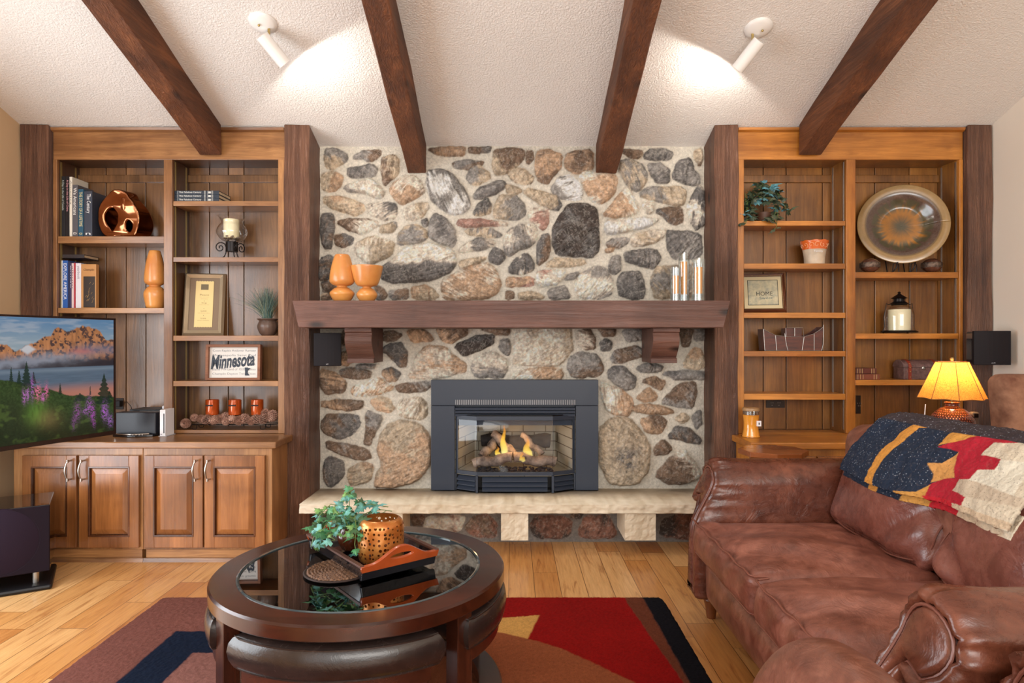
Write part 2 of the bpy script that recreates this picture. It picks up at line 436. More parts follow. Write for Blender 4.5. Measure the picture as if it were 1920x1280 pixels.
# ---- the stone wall: one height field, every stone traced with its own place, size and colours
PAL = {'c': (238, 218, 192), 't': (204, 178, 142), 'g': (150, 142, 134), 'd': (112, 106, 102), 'b': (134, 104, 78), 'o': (206, 162, 118), 'r': (196, 140, 118), 'w': (242, 236, 226), 'k': (84, 70, 62), 'n': (150, 96, 70)}
A = ('A', 590, 260, 4.0); B = ('B', 950, 260, 4.0); C_ = ('C', 540, 560, 3.369); D = ('D', 1090, 560, 3.368); E = ('E', 740, 940, 3.2); MM = ('M', 750, 600, 4.8)
stones = []
def st(grp, code, *p, depth=YB):
    _, ox, oy, s = grp
    stones.append((code, [(Xp(ox+p[i]/s, depth), Zp(oy+p[i+1]/s, depth)) for i in range(0, len(p), 2)]))
a_ = [('tg',85,80,150,78,235,115,245,165,180,205,130,232,90,215,68,140),('bg',300,130,370,95,500,92,495,125,440,165,405,175,370,150,300,155),
('gd',255,225,440,195,475,230,455,280,290,295,250,275),('tb',510,150,600,120,635,160,625,260,560,335,530,355,515,310,500,220),
('to',60,265,150,245,212,285,200,350,150,395,60,385,48,320),('gc',220,370,320,325,430,305,480,350,520,420,500,445,440,435,380,405,260,400),
('co',570,360,660,285,750,280,800,330,825,400,780,440,720,470,650,495,600,450,570,400),('to',75,440,170,430,290,465,370,500,370,545,310,575,240,560,120,520,75,480),
('dc',400,500,500,485,610,490,615,560,595,605,530,610,440,575,405,540),('wg',850,250,930,230,1010,250,1080,330,1150,430,1165,500,1110,565,1040,570,960,530,870,450,845,350),
('tc',670,545,760,490,850,480,860,520,800,590,740,610,680,600),('bd',50,570,130,560,155,620,140,720,120,820,80,825,50,740),
('cb',175,625,260,605,400,600,490,635,440,680,350,715,260,690),('gt',500,650,610,630,615,665,580,705,495,705),
('db',150,730,220,715,285,745,280,790,220,815,165,790),('ct',315,790,400,745,470,740,595,780,590,850,530,900,430,940,370,915,310,870),
('gt',625,800,630,720,690,660,760,645,840,700,840,755,760,780),('gd',800,620,840,600,850,640,830,665),
('dg',860,640,905,560,960,590,1030,650,1065,760,1040,815,940,785,855,740),('CD',500,970,600,900,690,820,820,780,950,810,1050,850,1055,950,1000,1010,860,1060,700,1080,560,1075,505,1040),
('bo',860,80,960,70,1125,70,1120,120,1030,135,900,115),('db',1160,72,1320,70,1315,105,1165,110),('bg',1040,185,1130,160,1270,175,1240,215,1160,230,1060,225),
('gt',1140,290,1160,235,1230,205,1300,260,1310,300,1220,355,1170,340),('bt',1335,210,1350,90,1480,75,1565,90,1570,140,1500,215,1420,270,1350,270),
('dg',1195,420,1220,385,1360,320,1410,320,1440,350,1380,400,1250,455,1200,455),('td',1185,560,1240,490,1300,450,1320,500,1310,560,1250,580),
('gt',1345,590,1350,500,1390,430,1500,425,1570,490,1585,560,1540,605,1420,600),('cr',1075,650,1080,615,1240,605,1300,625,1450,630,1440,650,1280,655,1120,665),
('tg',1135,690,1240,675,1340,680,1400,720,1380,740,1240,735,1150,715),('cg',1085,845,1120,800,1240,750,1340,770,1350,800,1240,835,1120,850),
('dd',1310,870,1345,820,1400,840,1430,890,1380,945,1310,920),('ct',1085,930,1160,900,1290,890,1220,930,1130,985,1090,970),
('co',950,1110,960,1060,1060,1010,1180,960,1280,925,1360,990,1395,1090,1380,1150,1280,1200,1100,1210,970,1195),('bg',565,1145,700,1130,705,1195,600,1210,565,1190),
('to',730,1120,830,1100,890,1130,935,1180,900,1205,740,1205),('bd',40,900,110,875,150,900,130,1000,100,1060,40,1060),('bd',55,1080,110,1075,160,1110,150,1150,70,1150),
('bt',55,1170,120,1165,130,1205,55,1205),('bg',460,1100,520,1130,545,1180,520,1205,460,1200)]
b_ = [('bb',150,100,190,95,200,150,170,190,150,180),('bo',240,90,340,90,410,130,405,220,340,290,300,335,245,320,215,260,220,150),('bo',450,120,520,95,645,90,645,230,580,245,530,265,450,235,440,180),
('tb',10,250,70,220,140,240,200,290,190,335,110,345,40,310),('wg',330,370,400,290,480,280,540,340,570,420,550,455,450,460,360,430),('co',545,280,600,250,800,270,830,320,800,420,720,485,650,470,600,400),
('dt',130,400,170,375,260,400,370,440,415,500,380,540,290,510,190,450),('cr',170,570,190,530,280,515,315,540,310,630,280,685,220,645,175,610),
('dk',345,680,400,580,460,500,560,485,665,520,690,680,690,830,640,885,500,885,380,870,345,790),('co',720,575,800,480,890,370,930,400,990,540,960,570,800,595),
('cw',740,620,900,600,1060,600,1140,610,1060,660,900,700,760,725,740,680),('tg',850,170,930,165,1020,210,1055,270,1040,340,980,400,930,380,880,300,850,240),
('tb',865,95,900,85,1010,95,1020,130,990,155,920,145),('gd',1035,120,1080,85,1190,80,1245,110,1225,155,1130,165,1040,155),('gd',1055,195,1150,185,1210,230,1215,330,1120,335,1085,270),
('gd',1240,270,1290,170,1370,150,1400,230,1450,290,1440,340,1380,355,1250,310),('bt',1410,90,1460,85,1465,170,1440,210,1410,150),('gt',1000,410,1060,370,1300,365,1340,400,1330,490,1280,505,1130,470,1010,440),
('cc',1015,490,1100,470,1100,540,1060,570,1040,530),('bd',1120,545,1200,520,1310,520,1315,620,1260,645,1190,600),('cd',1355,520,1400,420,1440,350,1475,400,1480,640,1420,685,1380,630),
('tc',930,770,950,720,1100,690,1190,685,1150,760,1050,800,940,805),('gb',750,790,800,755,915,750,900,790,840,820,760,815),('oo',745,835,800,822,795,845,750,850),
('gd',1195,700,1300,695,1450,715,1465,860,1400,900,1250,900,1205,830),('gd',880,860,960,840,1120,830,1155,900,1100,975,990,945,900,920),('dg',765,960,790,890,850,880,855,980,810,1020,775,1000),
('db',235,800,270,725,310,715,325,800,310,900,235,950),('cg',-20,760,20,690,90,650,180,645,230,690,225,765,160,815,90,830,30,880,-10,860),('cd',20,960,80,900,140,860,200,920,200,980,140,1015,20,1010),
('or',0,1060,20,1045,200,1045,195,1100,0,1110),('rc',210,1080,240,990,440,990,430,1040,370,1090,270,1110),('tt',310,940,370,900,580,915,590,940,400,960,310,958),
('gg',440,1060,470,1020,545,1000,500,1055),('gc',515,1080,560,1010,670,960,750,980,800,1080,780,1170,680,1200,550,1190,520,1140),('gd',835,1050,880,1000,990,995,1020,1060,1030,1190,960,1205,850,1180,835,1120),
('gt',1085,1050,1120,970,1210,955,1290,960,1290,1190,1120,1200,1090,1130),('dg',310,1160,350,1120,440,1110,475,1190,330,1200),('bb',0,1150,50,1145,60,1190,0,1200),
('tt',95,1160,200,1150,290,1195,100,1205),('gt',1320,960,1450,940,1480,1190,1320,1190),('tt',0,355,60,360,115,390,60,420,0,400)]
c_ = [('bb',600,215,650,205,720,230,680,260,610,270),('bb',345,200,380,215,385,270,350,290),('bd',590,320,640,285,720,280,752,340,745,420,710,430,650,360),('oo',340,345,400,330,412,390,380,425,340,420),
('gb',325,450,420,435,525,465,520,495,420,500,340,485),('ob',205,440,300,470,370,520,360,590,240,595,205,560),('do',600,455,655,435,710,470,690,510,640,520,600,485),
('co',405,590,420,550,520,520,570,505,665,545,655,575,560,605,420,612),('gb',680,550,730,535,890,520,905,545,860,580,760,590,690,575),('to',525,650,580,615,640,640,675,690,640,712,570,700),
('ct',690,680,720,640,840,625,875,660,875,740,820,765,700,735),('ob',215,650,380,640,475,650,470,685,390,705,220,680),('db',215,770,250,730,440,735,455,790,400,860,320,882,240,850,210,810),
('bg',500,705,600,745,560,830,510,925,485,915),('gb',240,900,320,910,500,950,525,1000,480,1020,320,975,250,940),('bd',240,1020,270,1000,355,1030,350,1120,280,1185,240,1170,225,1090),
('ot',385,1070,470,1035,540,1050,520,1150,400,1175,378,1130),('to',585,860,640,790,740,765,840,800,895,870,905,980,880,1080,800,1160,650,1190,550,1180,560,1100,600,1050,565,960),('gg',430,420,550,420,545,440,440,438)]
m_ = [('bo',60,90,210,85,300,165,270,190,110,195),('ob',330,60,600,60,600,130,460,210,420,205,370,165),('dk',490,235,690,140,850,135,840,200,740,260,580,325),('dg',890,250,905,180,975,165,995,240,970,320),
('bb',720,70,985,70,980,125,890,130),('tc',1020,380,1035,150,1060,60,1530,60,1550,260,1500,330,1410,410,1200,400,1080,400),('oc',90,490,150,330,240,235,400,240,500,330,590,400,590,460,420,505,200,525,90,515),
('gc',645,400,740,300,860,290,970,370,965,450,920,520,680,510),('co',1005,500,1100,455,1250,425,1440,430,1470,500,1440,535,1050,530),('bg',1500,430,1530,340,1620,285,1780,320,1835,440,1790,500,1560,520),
('cb',1590,150,1600,100,1700,75,1755,170,1750,255,1670,260,1600,220),('gd',1800,200,1850,165,1905,200,1890,265,1820,275)]
d_ = [('bb',105,185,215,190,210,230,140,235),('gg',255,200,380,190,385,255,290,270),('gb',185,380,215,330,350,300,388,320,385,360,260,400,200,405),('dg',165,460,200,430,270,425,340,500,330,560,270,575,180,510),
('oc',120,560,130,530,240,570,320,630,320,690,285,735,200,720,145,680),('gg',350,435,410,410,515,425,500,455,380,460),('ot',640,420,700,310,760,320,780,430,700,450),('dg',510,470,640,455,780,460,770,505,600,510),
('bo',380,520,450,490,530,520,500,580,440,545),('oo',350,620,420,560,475,610,460,640,380,650),('gb',505,650,620,540,710,525,725,600,700,690,600,680),('oo',310,690,400,665,500,670,585,715,520,725,360,715),
('bo',370,770,440,735,510,745,540,780,490,855,410,845),('tt',590,760,640,720,680,750,640,785),('gg',700,740,750,700,760,790,720,820),('bd',545,870,600,805,680,820,755,890,740,915,640,895),
('TD',110,820,200,745,300,750,390,860,435,960,420,1080,350,1170,180,1170,150,1100,110,1020),('bb',460,950,515,880,570,945,540,975,465,985),('cb',465,1110,550,1010,650,950,700,1010,750,1090,740,1130,640,1165,530,1160),
('gg',700,190,780,190,780,260,720,265),('bb',610,190,700,190,680,290,640,300)]
for g, L in ((A, a_), (B, b_), (C_, c_), (MM, m_), (D, d_)):
    for s in L: st(g, *s)
wall_stones = stones; stones = []
e_ = [('nc',190,90,420,85,400,160,360,180,180,160),('nb',425,150,470,95,550,80,615,130,605,210,500,205,440,180),('kn',815,130,860,85,1000,90,1060,110,1050,190,1000,215,850,215,820,170),
('kn',1100,180,1140,90,1280,80,1330,190,1290,215,1120,215),('kn',1595,200,1610,110,1690,75,1830,80,1850,200,1780,225),('bk',1070,75,1130,72,1110,95,1060,90),('nb',100,90,180,85,170,135,110,140),
('nk',-180,90,-30,85,-10,190,-170,200),('bk',-400,100,-220,90,-210,210,-390,200)]
for s in e_: st(E, *s, depth=4.0)
base_stones = stones

def stone_field(name, x0, x1, z0, z1, Y, ST, mort, res, relief, hole=None, dark=1.0):
    nx = int((x1-x0)/res); nz = int((z1-z0)/res)
    xs = np.linspace(x0, x1, nx); zs = np.linspace(z0, z1, nz); X, Z = np.meshgrid(xs, zs, indexing='ij')
    Hh = .004*fbm(X*14, Z*14, 4, 1)+.007*fbm(X*3, Z*3, 2, 2)-.006
    mc = np.array(lin(mort)); mn = fbm(X*6, Z*6, 5, 5)[..., None]
    Cc = mc*(.9+.25*mn)
    wx = (fbm(X*24, Z*24, 3, 11)-.5)*.016; wz = (fbm(X*24, Z*24, 3, 12)-.5)*.016
    rs = np.random.RandomState(5)
    for k, (code, pts) in enumerate(ST):
        pp = chaikin(pts, 1); px = [p[0] for p in pp]; pz = [p[1] for p in pp]
        i0 = max(0, int((min(px)-.05-x0)/(x1-x0)*nx)); i1 = min(nx, int((max(px)+.05-x0)/(x1-x0)*nx)+1)
        j0 = max(0, int((min(pz)-.05-z0)/(z1-z0)*nz)); j1 = min(nz, int((max(pz)+.05-z0)/(z1-z0)*nz)+1)
        if i1 <= i0 or j1 <= j0: continue
        S = (slice(i0, i1), slice(j0, j1)); x = X[S]; z = Z[S]
        d = poly_sd(x+wx[S], z+wz[S], pp)+.0085
        cx, cz = sum(px)/len(px), sum(pz)/len(pz); sz = max(max(px)-min(px), max(pz)-min(pz))
        ang = rs.rand()*2*PI; P = relief*(.65+.5*rs.rand())*min(1.25, .6+sz*1.6)
        tilt = ((x-cx)*math.cos(ang)+(z-cz)*math.sin(ang))/max(sz, .05)
        n1 = fbm(x*9+k*3.1, z*9+k*1.7, 5, k % 9); al = rs.rand()*PI
        ridx = (x*math.cos(al)+z*math.sin(al)); ridz = (-x*math.sin(al)+z*math.cos(al))
        rid = np.abs(fbm(ridx*70, ridz*14, 4, k % 7)-.5)*2
        prof = 1-np.exp(-np.maximum(d, 0)/(.007+.005*rs.rand()))
        fac = np.ones(x.shape)*1.12
        for _ in range(5):
            aa = rs.rand()*2*PI; fac = np.minimum(fac, 1.0+(.25+.9*rs.rand())*(((x-cx)*math.cos(aa)+(z-cz)*math.sin(aa))/max(sz, .05)+.22*rs.rand()))
        fac = np.maximum(fac, .25)
        h = P*prof*fac*(1+.3*tilt)+prof*((n1-.5)*.034-rid*.017-.010*np.abs(fbm(x*34+k, z*34, 4, 51)-.5)*2)+np.sqrt(np.maximum(d, 0))*.03
        b1 = sstep(-.004, .004, d)
        Hh[S] = np.where(d > -.004, np.maximum(Hh[S]*1.0, Hh[S]*(1-b1)+b1*h), Hh[S])
        Hh[S] += .006*np.exp(-np.maximum(-d, 0)/.02)*(d < 0)
        cu = code.upper(); c1 = np.array(lin(PAL[cu[0].lower()])); c2 = np.array(lin(PAL[cu[1].lower()]))
        j = .86+.28*rs.rand()
        if code == 'CD': mx = sstep(.42, .56, (cz+.03-z)/sz*1.6+.5+(n1-.5)*.5)
        elif code == 'TD': mx = sstep(.05, -.10, np.hypot((x-cx-.03)*1.1, (z-cz+.04))-.10+(n1-.5)*.1)*(.35+.65*(fbm(x*60, z*60, 3, 3) > .48))
        else: mx = sstep(.44, .60, n1*.75+.12+rid*.25+tilt*.25)
        spk = fbm(x*85, z*85, 3, 31)
        vein = sstep(.05, .01, np.abs(fbm(ridx*22, ridz*60, 4, 40+k % 5)-.5))*.22
        cc = (c1*(1-mx[..., None])+c2*mx[..., None])*j
        sk2 = sstep(.50, .60, fbm(x*48+k, z*48, 4, 71))[..., None]; cc = cc*(.62+.7*spk[..., None])*(1-.34*rid[..., None])*(1-.28*sk2); cc = cc*(1-vein[..., None])+vein[..., None]*np.array(lin((226, 216, 200)))*.9
        grey = cc.mean(-1, keepdims=True)
        cc = (cc*.72+grey*.28)*1.30
        bb = sstep(-.002, .003, d)[..., None]
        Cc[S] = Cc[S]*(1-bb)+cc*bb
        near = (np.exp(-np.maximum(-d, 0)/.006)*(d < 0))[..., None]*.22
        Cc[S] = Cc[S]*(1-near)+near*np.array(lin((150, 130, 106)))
    P3 = np.stack([X, Y-Hh, Z], -1)
    keep = None
    if hole:
        mx_ = (X[:-1, :-1]+X[1:, 1:])/2; mz_ = (Z[:-1, :-1]+Z[1:, 1:])/2
        keep = ~((mx_ > hole[0]) & (mx_ < hole[1]) & (mz_ > hole[2]) & (mz_ < hole[3]))
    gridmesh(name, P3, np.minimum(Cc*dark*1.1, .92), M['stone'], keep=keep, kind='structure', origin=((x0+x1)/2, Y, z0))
stone_field('wall_stone_chimney', -1.215, 1.222, .29, 2.445, YB, wall_stones, (226, 218, 203), .0042, .042, (-.47, .50, .2, .955))
bm = new_bm(); box(bm, -1.197, -.47, 4.12, 4.19, 0, 2.42); box(bm, .5, 1.197, 4.12, 4.19, 0, 2.42); box(bm, -.47, .5, 4.12, 4.19, .97, 2.42)
obj('wall_chimney_core', bm, M['wall_r'], kind='structure')
stone_field('wall_hearth_base', -1.2, 1.2, 0, .25, 4.0, base_stones, (140, 134, 128), .005, .022)

# ---- beams and posts
def wavybox(bm, x0, x1, y0, y1, z0, z1, ax, amp=.004, n=24, ztop=None):
    """long timber along axis ax, edges slightly uneven"""
    ph = random.random()*9
    rings = []
    for i in range(n+1):
        t = i/n; w_ = lambda k: amp*math.sin(t*19+k*2.1+ph)+amp*.6*math.sin(t*47+k*5.3+ph)
        if ax == 'z':
            z = z0+(z1-z0)*t
            q = [(x0+w_(0), y0+w_(1), z), (x1+w_(2), y0+w_(3), z), (x1+w_(4), y1, z), (x0+w_(5), y1, z)]
            if i == n: q = [(a, b, ceil_z(b)-.002) for a, b, _ in q]
        rings.append(q)
    vs = [p for r in rings for p in r]; fs = [(3, 2, 1, 0), tuple(4*n+k for k in range(4))]
    for i in range(n):
        for k in range(4): fs.append((4*i+k, 4*i+(k+1) % 4, 4*i+4+(k+1) % 4, 4*i+4+k))
    raw(bm, vs, fs)
for (x0, x1, y1, lab) in ((-2.914, -2.748, 4.185, 'rough-sawn brown post in the left corner beside the tan wall'), (-1.352, -1.2, 4.185, 'rough-sawn brown post between the left bookcase and the stone chimney'),
                      (1.2, 1.342, 4.185, 'rough-sawn brown post between the stone chimney and the right bookcase'), (2.70, 2.847, 4.185, 'rough-sawn brown post in the right corner beside the cream wall')):
    bm = new_bm(); wavybox(bm, x0, x1, 3.885, y1, 0, 2.48, 'z', .0025)
    obj('timber_post', bm, M['postz'], bev=.006, label=lab, cat='post', group='rough timber posts')
def beam(x0, x1, Y1, lab):
    bm = new_bm(); n = 26; Y0 = -1.5; ph = random.random()*9; vs = []; fs = []
    for i in range(n+1):
        t = i/n; Y = Y0+(Y1-Y0)*t; zc = ceil_z(Y)
        wv = lambda k: .003*math.sin(t*23+k*2.3+ph)+.002*math.sin(t*51+k*4+ph)
        vs += [(x0+wv(0), Y, zc-.175+wv(1)), (x1+wv(2), Y, zc-.175+wv(3)), (x1+wv(4), Y, zc+.01), (x0+wv(5), Y, zc+.01)]
    for i in range(n):
        for k in range(4): fs.append((4*i+k, 4*i+(k+1) % 4, 4*i+4+(k+1) % 4, 4*i+4+k))
    fs += [(3, 2, 1, 0), tuple(4*n+k for k in range(4))]
    raw(bm, vs, fs)
    obj('ceiling_beam', bm, M['beamy'], bev=.006, label=lab, cat='beam', group='sloping ceiling beams')
beam(-1.855, -1.728, 3.9, 'dark rough-sawn ceiling beam running down to the left bookcase')
beam(-.65, -.533, 4.09, 'dark rough-sawn ceiling beam meeting the stone wall above the amber vases')
beam(.523, .65, 4.09, 'dark rough-sawn ceiling beam meeting the stone wall right of centre')
beam(1.703, 1.835, 3.9, 'dark rough-sawn ceiling beam running down to the right bookcase')

# ---- mantel
t = thing('mantel_shelf', 'long brown timber mantel with slanted ends across the stone wall', 'mantel', (0, 3.9, 1.1))
bm = new_bm(); prism(bm, [(-1.234, 1.450), (1.228, 1.450), (1.188, 1.298), (-1.198, 1.298)], 'xz', 3.68, 3.881)
box(bm, -1.195, 1.195, 3.884, 4.075, 1.298, 1.45)
obj('mantel_beam', bm, M['mantel'], t, bev=.004)
def corbel(x0, x1):
    bm = new_bm(); prof = [(4.07, 1.298), (3.735, 1.298), (3.735, 1.275), (3.75, 1.268)]
    for i in range(9):
        a = i/8; prof.append((3.75-.012*math.sin(a*PI)+.0*a, 1.262-.06*a))
    for i in range(1, 9):
        a = i/8; prof.append((3.75+.07*(a**1.2)+.0, 1.202-.075*a))
    prof += [(3.805, 1.122), (3.80, 1.095), (4.07, 1.095)]
    prism(bm, prof, 'yz', x0, x1)
    obj('corbel', bm, M['mantel'], t, bev=.003)
corbel(-.955, -.80); corbel(.805, .957)

# ---- hearth
def rough_slab():
    n = 260; Y0, Y1, z0, z1 = 3.70, 4.10, .250, .302
    xs = np.linspace(-1.2, 1.2, n); zs = np.linspace(z0, z1, 12); Xg, Zg = np.meshgrid(xs, zs, indexing='ij')
    fr = .02*(fbm(Xg*26, Zg*40, 4, 4)-.5)
    prof_top = np.stack([xs, np.full(n, Y1), np.full(n, z1)], -1)[:, None]
    front = np.stack([Xg, Y0+fr, Zg], -1)[:, ::-1]
    back_b = np.stack([xs, np.full(n, Y1), np.full(n, z0)], -1)[:, None]
    return np.concatenate([prof_top, front, back_b, prof_top], 1)
N = NT('cream_limestone'); co = N.coords()
N.bs(Base_Color=N.ramp(N.noise(co, 3.5, 5, .6, 1.5), [(.3, (196, 178, 150)), (.55, (214, 200, 176)), (.75, (226, 212, 190))]), Roughness=.6, Normal=N.bump(N.noise(co, 50, 6, .7), .4, .006))
M['lime'] = N.m
t = thing('hearth_slab', 'long cream limestone hearth slab with a rough split edge', 'hearth', (0, 3.9, .25))
g = rough_slab(); o = gridmesh('slab', g, np.ones(g.shape)*.6, M['lime'], parent=t, origin=(0, 3.9, .25), smooth=False)
o.location = (0, 0, 0)
me = o.data; bmx = bmesh.new(); bmx.from_mesh(me)
bmesh.ops.holes_fill(bmx, edges=[e for e in bmx.edges if e.is_boundary]); bmesh.ops.remove_doubles(bmx, verts=bmx.verts, dist=1e-5)
bmesh.ops.holes_fill(bmx, edges=[e for e in bmx.edges if e.is_boundary]); bmx.to_mesh(me); bmx.free()
for x0, x1 in ((-.80, -.62), (-.062, .092), (.64, .815)):
    bm = new_bm(); n = 14
    nx_, nz_ = 14, 16; vs = []; fs = []
    for i in range(nx_+1):
        for j in range(nz_+1):
            x = x0+(x1-x0)*i/nx_; z = .092+(.252-.092)*j/nz_
            vs.append((x, 3.72+.012*(float(fbm(x*40, z*40, 3, 8))-.5), z))
    for i in range(nx_):
        for j in range(nz_): a = i*(nz_+1)+j; fs.append((a, a+1, a+nz_+2, a+nz_+1))
    raw(bm, vs, fs)
    e = [ed for ed in bm.edges if ed.is_boundary]; r_ = bmesh.ops.extrude_edge_only(bm, edges=e)
    for v_ in [q for q in r_['geom'] if isinstance(q, bmesh.types.BMVert)]: v_.co.y = 4.0
    bmesh.ops.holes_fill(bm, edges=[ed for ed in bm.edges if ed.is_boundary])
    obj('support_block', bm, M['lime'], t)

# ---- fireplace insert
t = thing('fireplace_insert', 'blue-black metal gas fireplace insert with bay window and louvres', 'fireplace', (0, 4.1, .305))
bm = new_bm(); x0, x1, xa, xb, zt, zm = -.4976, .5307, -.352, .392, .984, .826
box(bm, x0, x1, 4.03, 4.09, zm+.001, zt); box(bm, x0, xa, 4.03, 4.09, .306, zm-.001); box(bm, xb, x1, 4.03, 4.09, .306, zm-.001)
obj('surround', bm, M['insert'], t, bev=.002)
bm = new_bm()
for i in range(66): x = -.345+i*(.73/65); box(bm, x-.0028, x+.0028, 4.024, 4.032, zm+.006, zm+.036)
obj('vent_slots', bm, cmat_((132, 132, 136), .4), t)
bm = new_bm(); box(bm, xa, xb, 4.07, 4.09, .70, zm)
for i in range(3): z = .812-i*.019; prism(bm, [(4.02, z-.012), (4.028, z+.002), (4.07, z+.004), (4.07, z-.004)], 'yz', xa+.003, xb-.003)
obj('upper_louvre', bm, M['insert'], t, bev=.001)
# bay frame points in plan
Pf = [(xa+.004, 4.045), (-.213, 3.965), (.247, 3.965), (xb-.004, 4.045)]
def bayrail(bm, za, zb, thick=.02, k=0):
    for (p, q) in zip(Pf, Pf[1:]):
        d = Vector((q[0]-p[0], q[1]-p[1])); nrm = Vector((d.y, -d.x)).normalized()*-thick
        prism(bm, [p, q, (q[0]+nrm.x, q[1]+nrm.y), (p[0]+nrm.x, p[1]+nrm.y)], 'xy', za, zb)
bm = new_bm(); bayrail(bm, .742, .767); bayrail(bm, .408, .430)
for px_, py_ in (Pf[0], Pf[3]):
    s = 1 if px_ < 0 else -1; d = Vector((.139*s, -.08)).normalized()*.018
    prism(bm, [(px_, py_), (px_+d.x, py_+d.y), (px_+d.x, py_+d.y+.015), (px_, py_+.015)], 'xy', .408, .767)
obj('window_frame', bm, M['insert'], t, bev=.0015)
bm = new_bm()
for k in (0, 2):
    p, q = Pf[k], Pf[k+1]; raw(bm, [(p[0], p[1]+.006, .43), (q[0], q[1]+.006, .43), (q[0], q[1]+.006, .742), (p[0], p[1]+.006, .742)], [(0, 1, 2, 3)])
p, q = Pf[1], Pf[2]; raw(bm, [(p[0], p[1]+.006, .43), (q[0], q[1]+.006, .43), (q[0], q[1]+.006, .742), (p[0], p[1]+.006, .742)], [(0, 1, 2, 3)])
for x in (Pf[1][0], Pf[2][0]): box(bm, x-.0015, x+.0015, 3.966, 3.972, .43, .742)
obj('glass_panel', bm, M['fglass'], t)
bm = new_bm()
for (p, q), nl in zip(zip(Pf, Pf[1:]), (3, 3, 3)):
    d = Vector((q[0]-p[0], q[1]-p[1])); nn = Vector((d.y, -d.x)).normalized()
    for i in range(nl):
        z = .385-i*.029; a = Vector(p)+d*.07; b = Vector(p)+d*.93; bk = -nn*.016; fw = nn*.004
        raw(bm, [(a.x+bk.x, a.y+bk.y, z+.012), (b.x+bk.x, b.y+bk.y, z+.012), (b.x+fw.x, b.y+fw.y, z-.008), (a.x+fw.x, a.y+fw.y, z-.008),
                 (a.x+bk.x, a.y+bk.y, z+.006), (b.x+bk.x, b.y+bk.y, z+.006), (b.x+fw.x, b.y+fw.y, z-.013), (a.x+fw.x, a.y+fw.y, z-.013)],
            [(0, 1, 2, 3), (7, 6, 5, 4), (0, 3, 7, 4), (1, 5, 6, 2), (3, 2, 6, 7), (0, 4, 5, 1)])
for e_x, e_y in Pf: box(bm, e_x-.007, e_x+.007, e_y-.002, e_y+.018, .306, .4075)
obj('lower_louvre', bm, M['insert'], t)
bm = new_bm(); prism(bm, [(xa+.02, 4.06), (-.2, 3.99), (.235, 3.99), (xb-.02, 4.06)], 'xy', .306, .318)
prism(bm, [(xa+.02, 4.06), (-.2, 3.99), (.235, 3.99), (xb-.02, 4.06)], 'xy', .396, .408)
prism(bm, [(xa, 4.08), (-.21, 3.975), (.245, 3.975), (xb, 4.08)], 'xy', .767, .772)
obj('inner_tray', bm, M['black'], t)
# firebox
N = NT('firebrick'); co = N.coords()
br = N.n('ShaderNodeTexBrick', Vector=N.n('ShaderNodeMapping', Vector=N.n('ShaderNodeTexCoord').outputs['Object'], Rotation=(PI/2, 0, 0)).outputs[0], Color1=col4((196, 188, 168)), Color2=col4((182, 172, 150)), Mortar=col4((110, 98, 80)), Scale=1.0)
br.inputs['Brick Width'].default_value = .15; br.inputs['Row Height'].default_value = .062; br.inputs['Mortar Size'].default_value = .003
N.bs(Base_Color=br.outputs[0], Roughness=.85); M['fbrick'] = N.m
bm = new_bm(); box(bm, -.27, .31, 4.40, 4.42, .40, .80)
for s, xo, xi in ((1, -.34, -.25), (-1, .38, .29)): raw(bm, [(xo, 4.05, .41), (xi, 4.40, .41), (xi, 4.40, .8), (xo, 4.05, .8)], [(0, 1, 2, 3)])
obj('firebrick_liner', bm, M['fbrick'], t)
bm = new_bm(); box(bm, -.35, .39, 4.08, 4.45, .79, .80); box(bm, -.35, .39, 4.07, 4.45, .40, .408); box(bm, -.355, -.345, 4.06, 4.45, .40, .8); box(bm, .385, .395, 4.06, 4.45, .40, .8)
prism(bm, [(-.21, 3.972), (.245, 3.972), (.38, 4.05), (-.34, 4.05)], 'xy', .405, .412)
obj('firebox_shell', bm, M['fbrick'], t)
bm = new_bm(); box(bm, -.50, .52, 4.46, 4.475, .25, .98); box(bm, -.465, .495, 4.10, 4.46, .255, .30); box(bm, -.465, .495, 4.10, 4.46, .94, .95); box(bm, -.468, -.46, 4.10, 4.46, .26, .95); box(bm, .49, .498, 4.10, 4.46, .26, .95); box(bm, -.34, .38, 4.065, 4.07, .307, .40)
obj('casing', bm, M['black'], t)
M['log'] = plain('charred_log', (190, 164, 142), .85, c2=(66, 50, 42), vs=20, bump=.9, bsc=40, stretch=(1, 1, 1))
M['logd'] = plain('black_char', (70, 64, 62), .85, c2=(26, 22, 22), vs=18, bump=.9, bsc=60)
def log(a, b, r, m):
    bm = new_bm(); n = 12; P = []; R = []
    for i in range(n+1):
        k = i/n; p = Vector(a).lerp(Vector(b), k); p.z += .008*math.sin(k*9); P.append(p); R.append(r*(1+.12*math.sin(k*17+r*90))*(.9 if i in (0, n) else 1))
    tube(bm, P, R, 14); 
    for v_ in bm.verts: v_.co += Vector((1, 1, 1))*.006*(float(vnoise(v_.co.x*60+v_.co.z*40, v_.co.y*50+v_.co.z*30))-.5)
    obj('log', bm, m, t, smooth=True, angle=60)
log((-.20, 4.30, .57), (.25, 4.30, .565), .045, M['logd'])
log((-.12, 4.20, .635), (.02, 4.14, .50), .026, M['log']); log((.065, 4.22, .62), (.19, 4.14, .505), .022, M['log'])
log((-.19, 4.12, .50), (-.10, 4.22, .585), .028, M['log'])
log((-.24, 4.08, .46), (.0, 4.07, .50), .032, M['log']); log((.01, 4.07, .50), (.27, 4.10, .465), .032, M['log'])
bm = new_bm()
for i in range(150):
    ball(bm, (random.uniform(-.21, .25), random.uniform(4.0, 4.12), random.uniform(.416, .435)), random.uniform(.006, .013), 1.3, 1, .7, 6, 4)
obj('ember_bed', bm, M['logd'], t, kind='stuff')
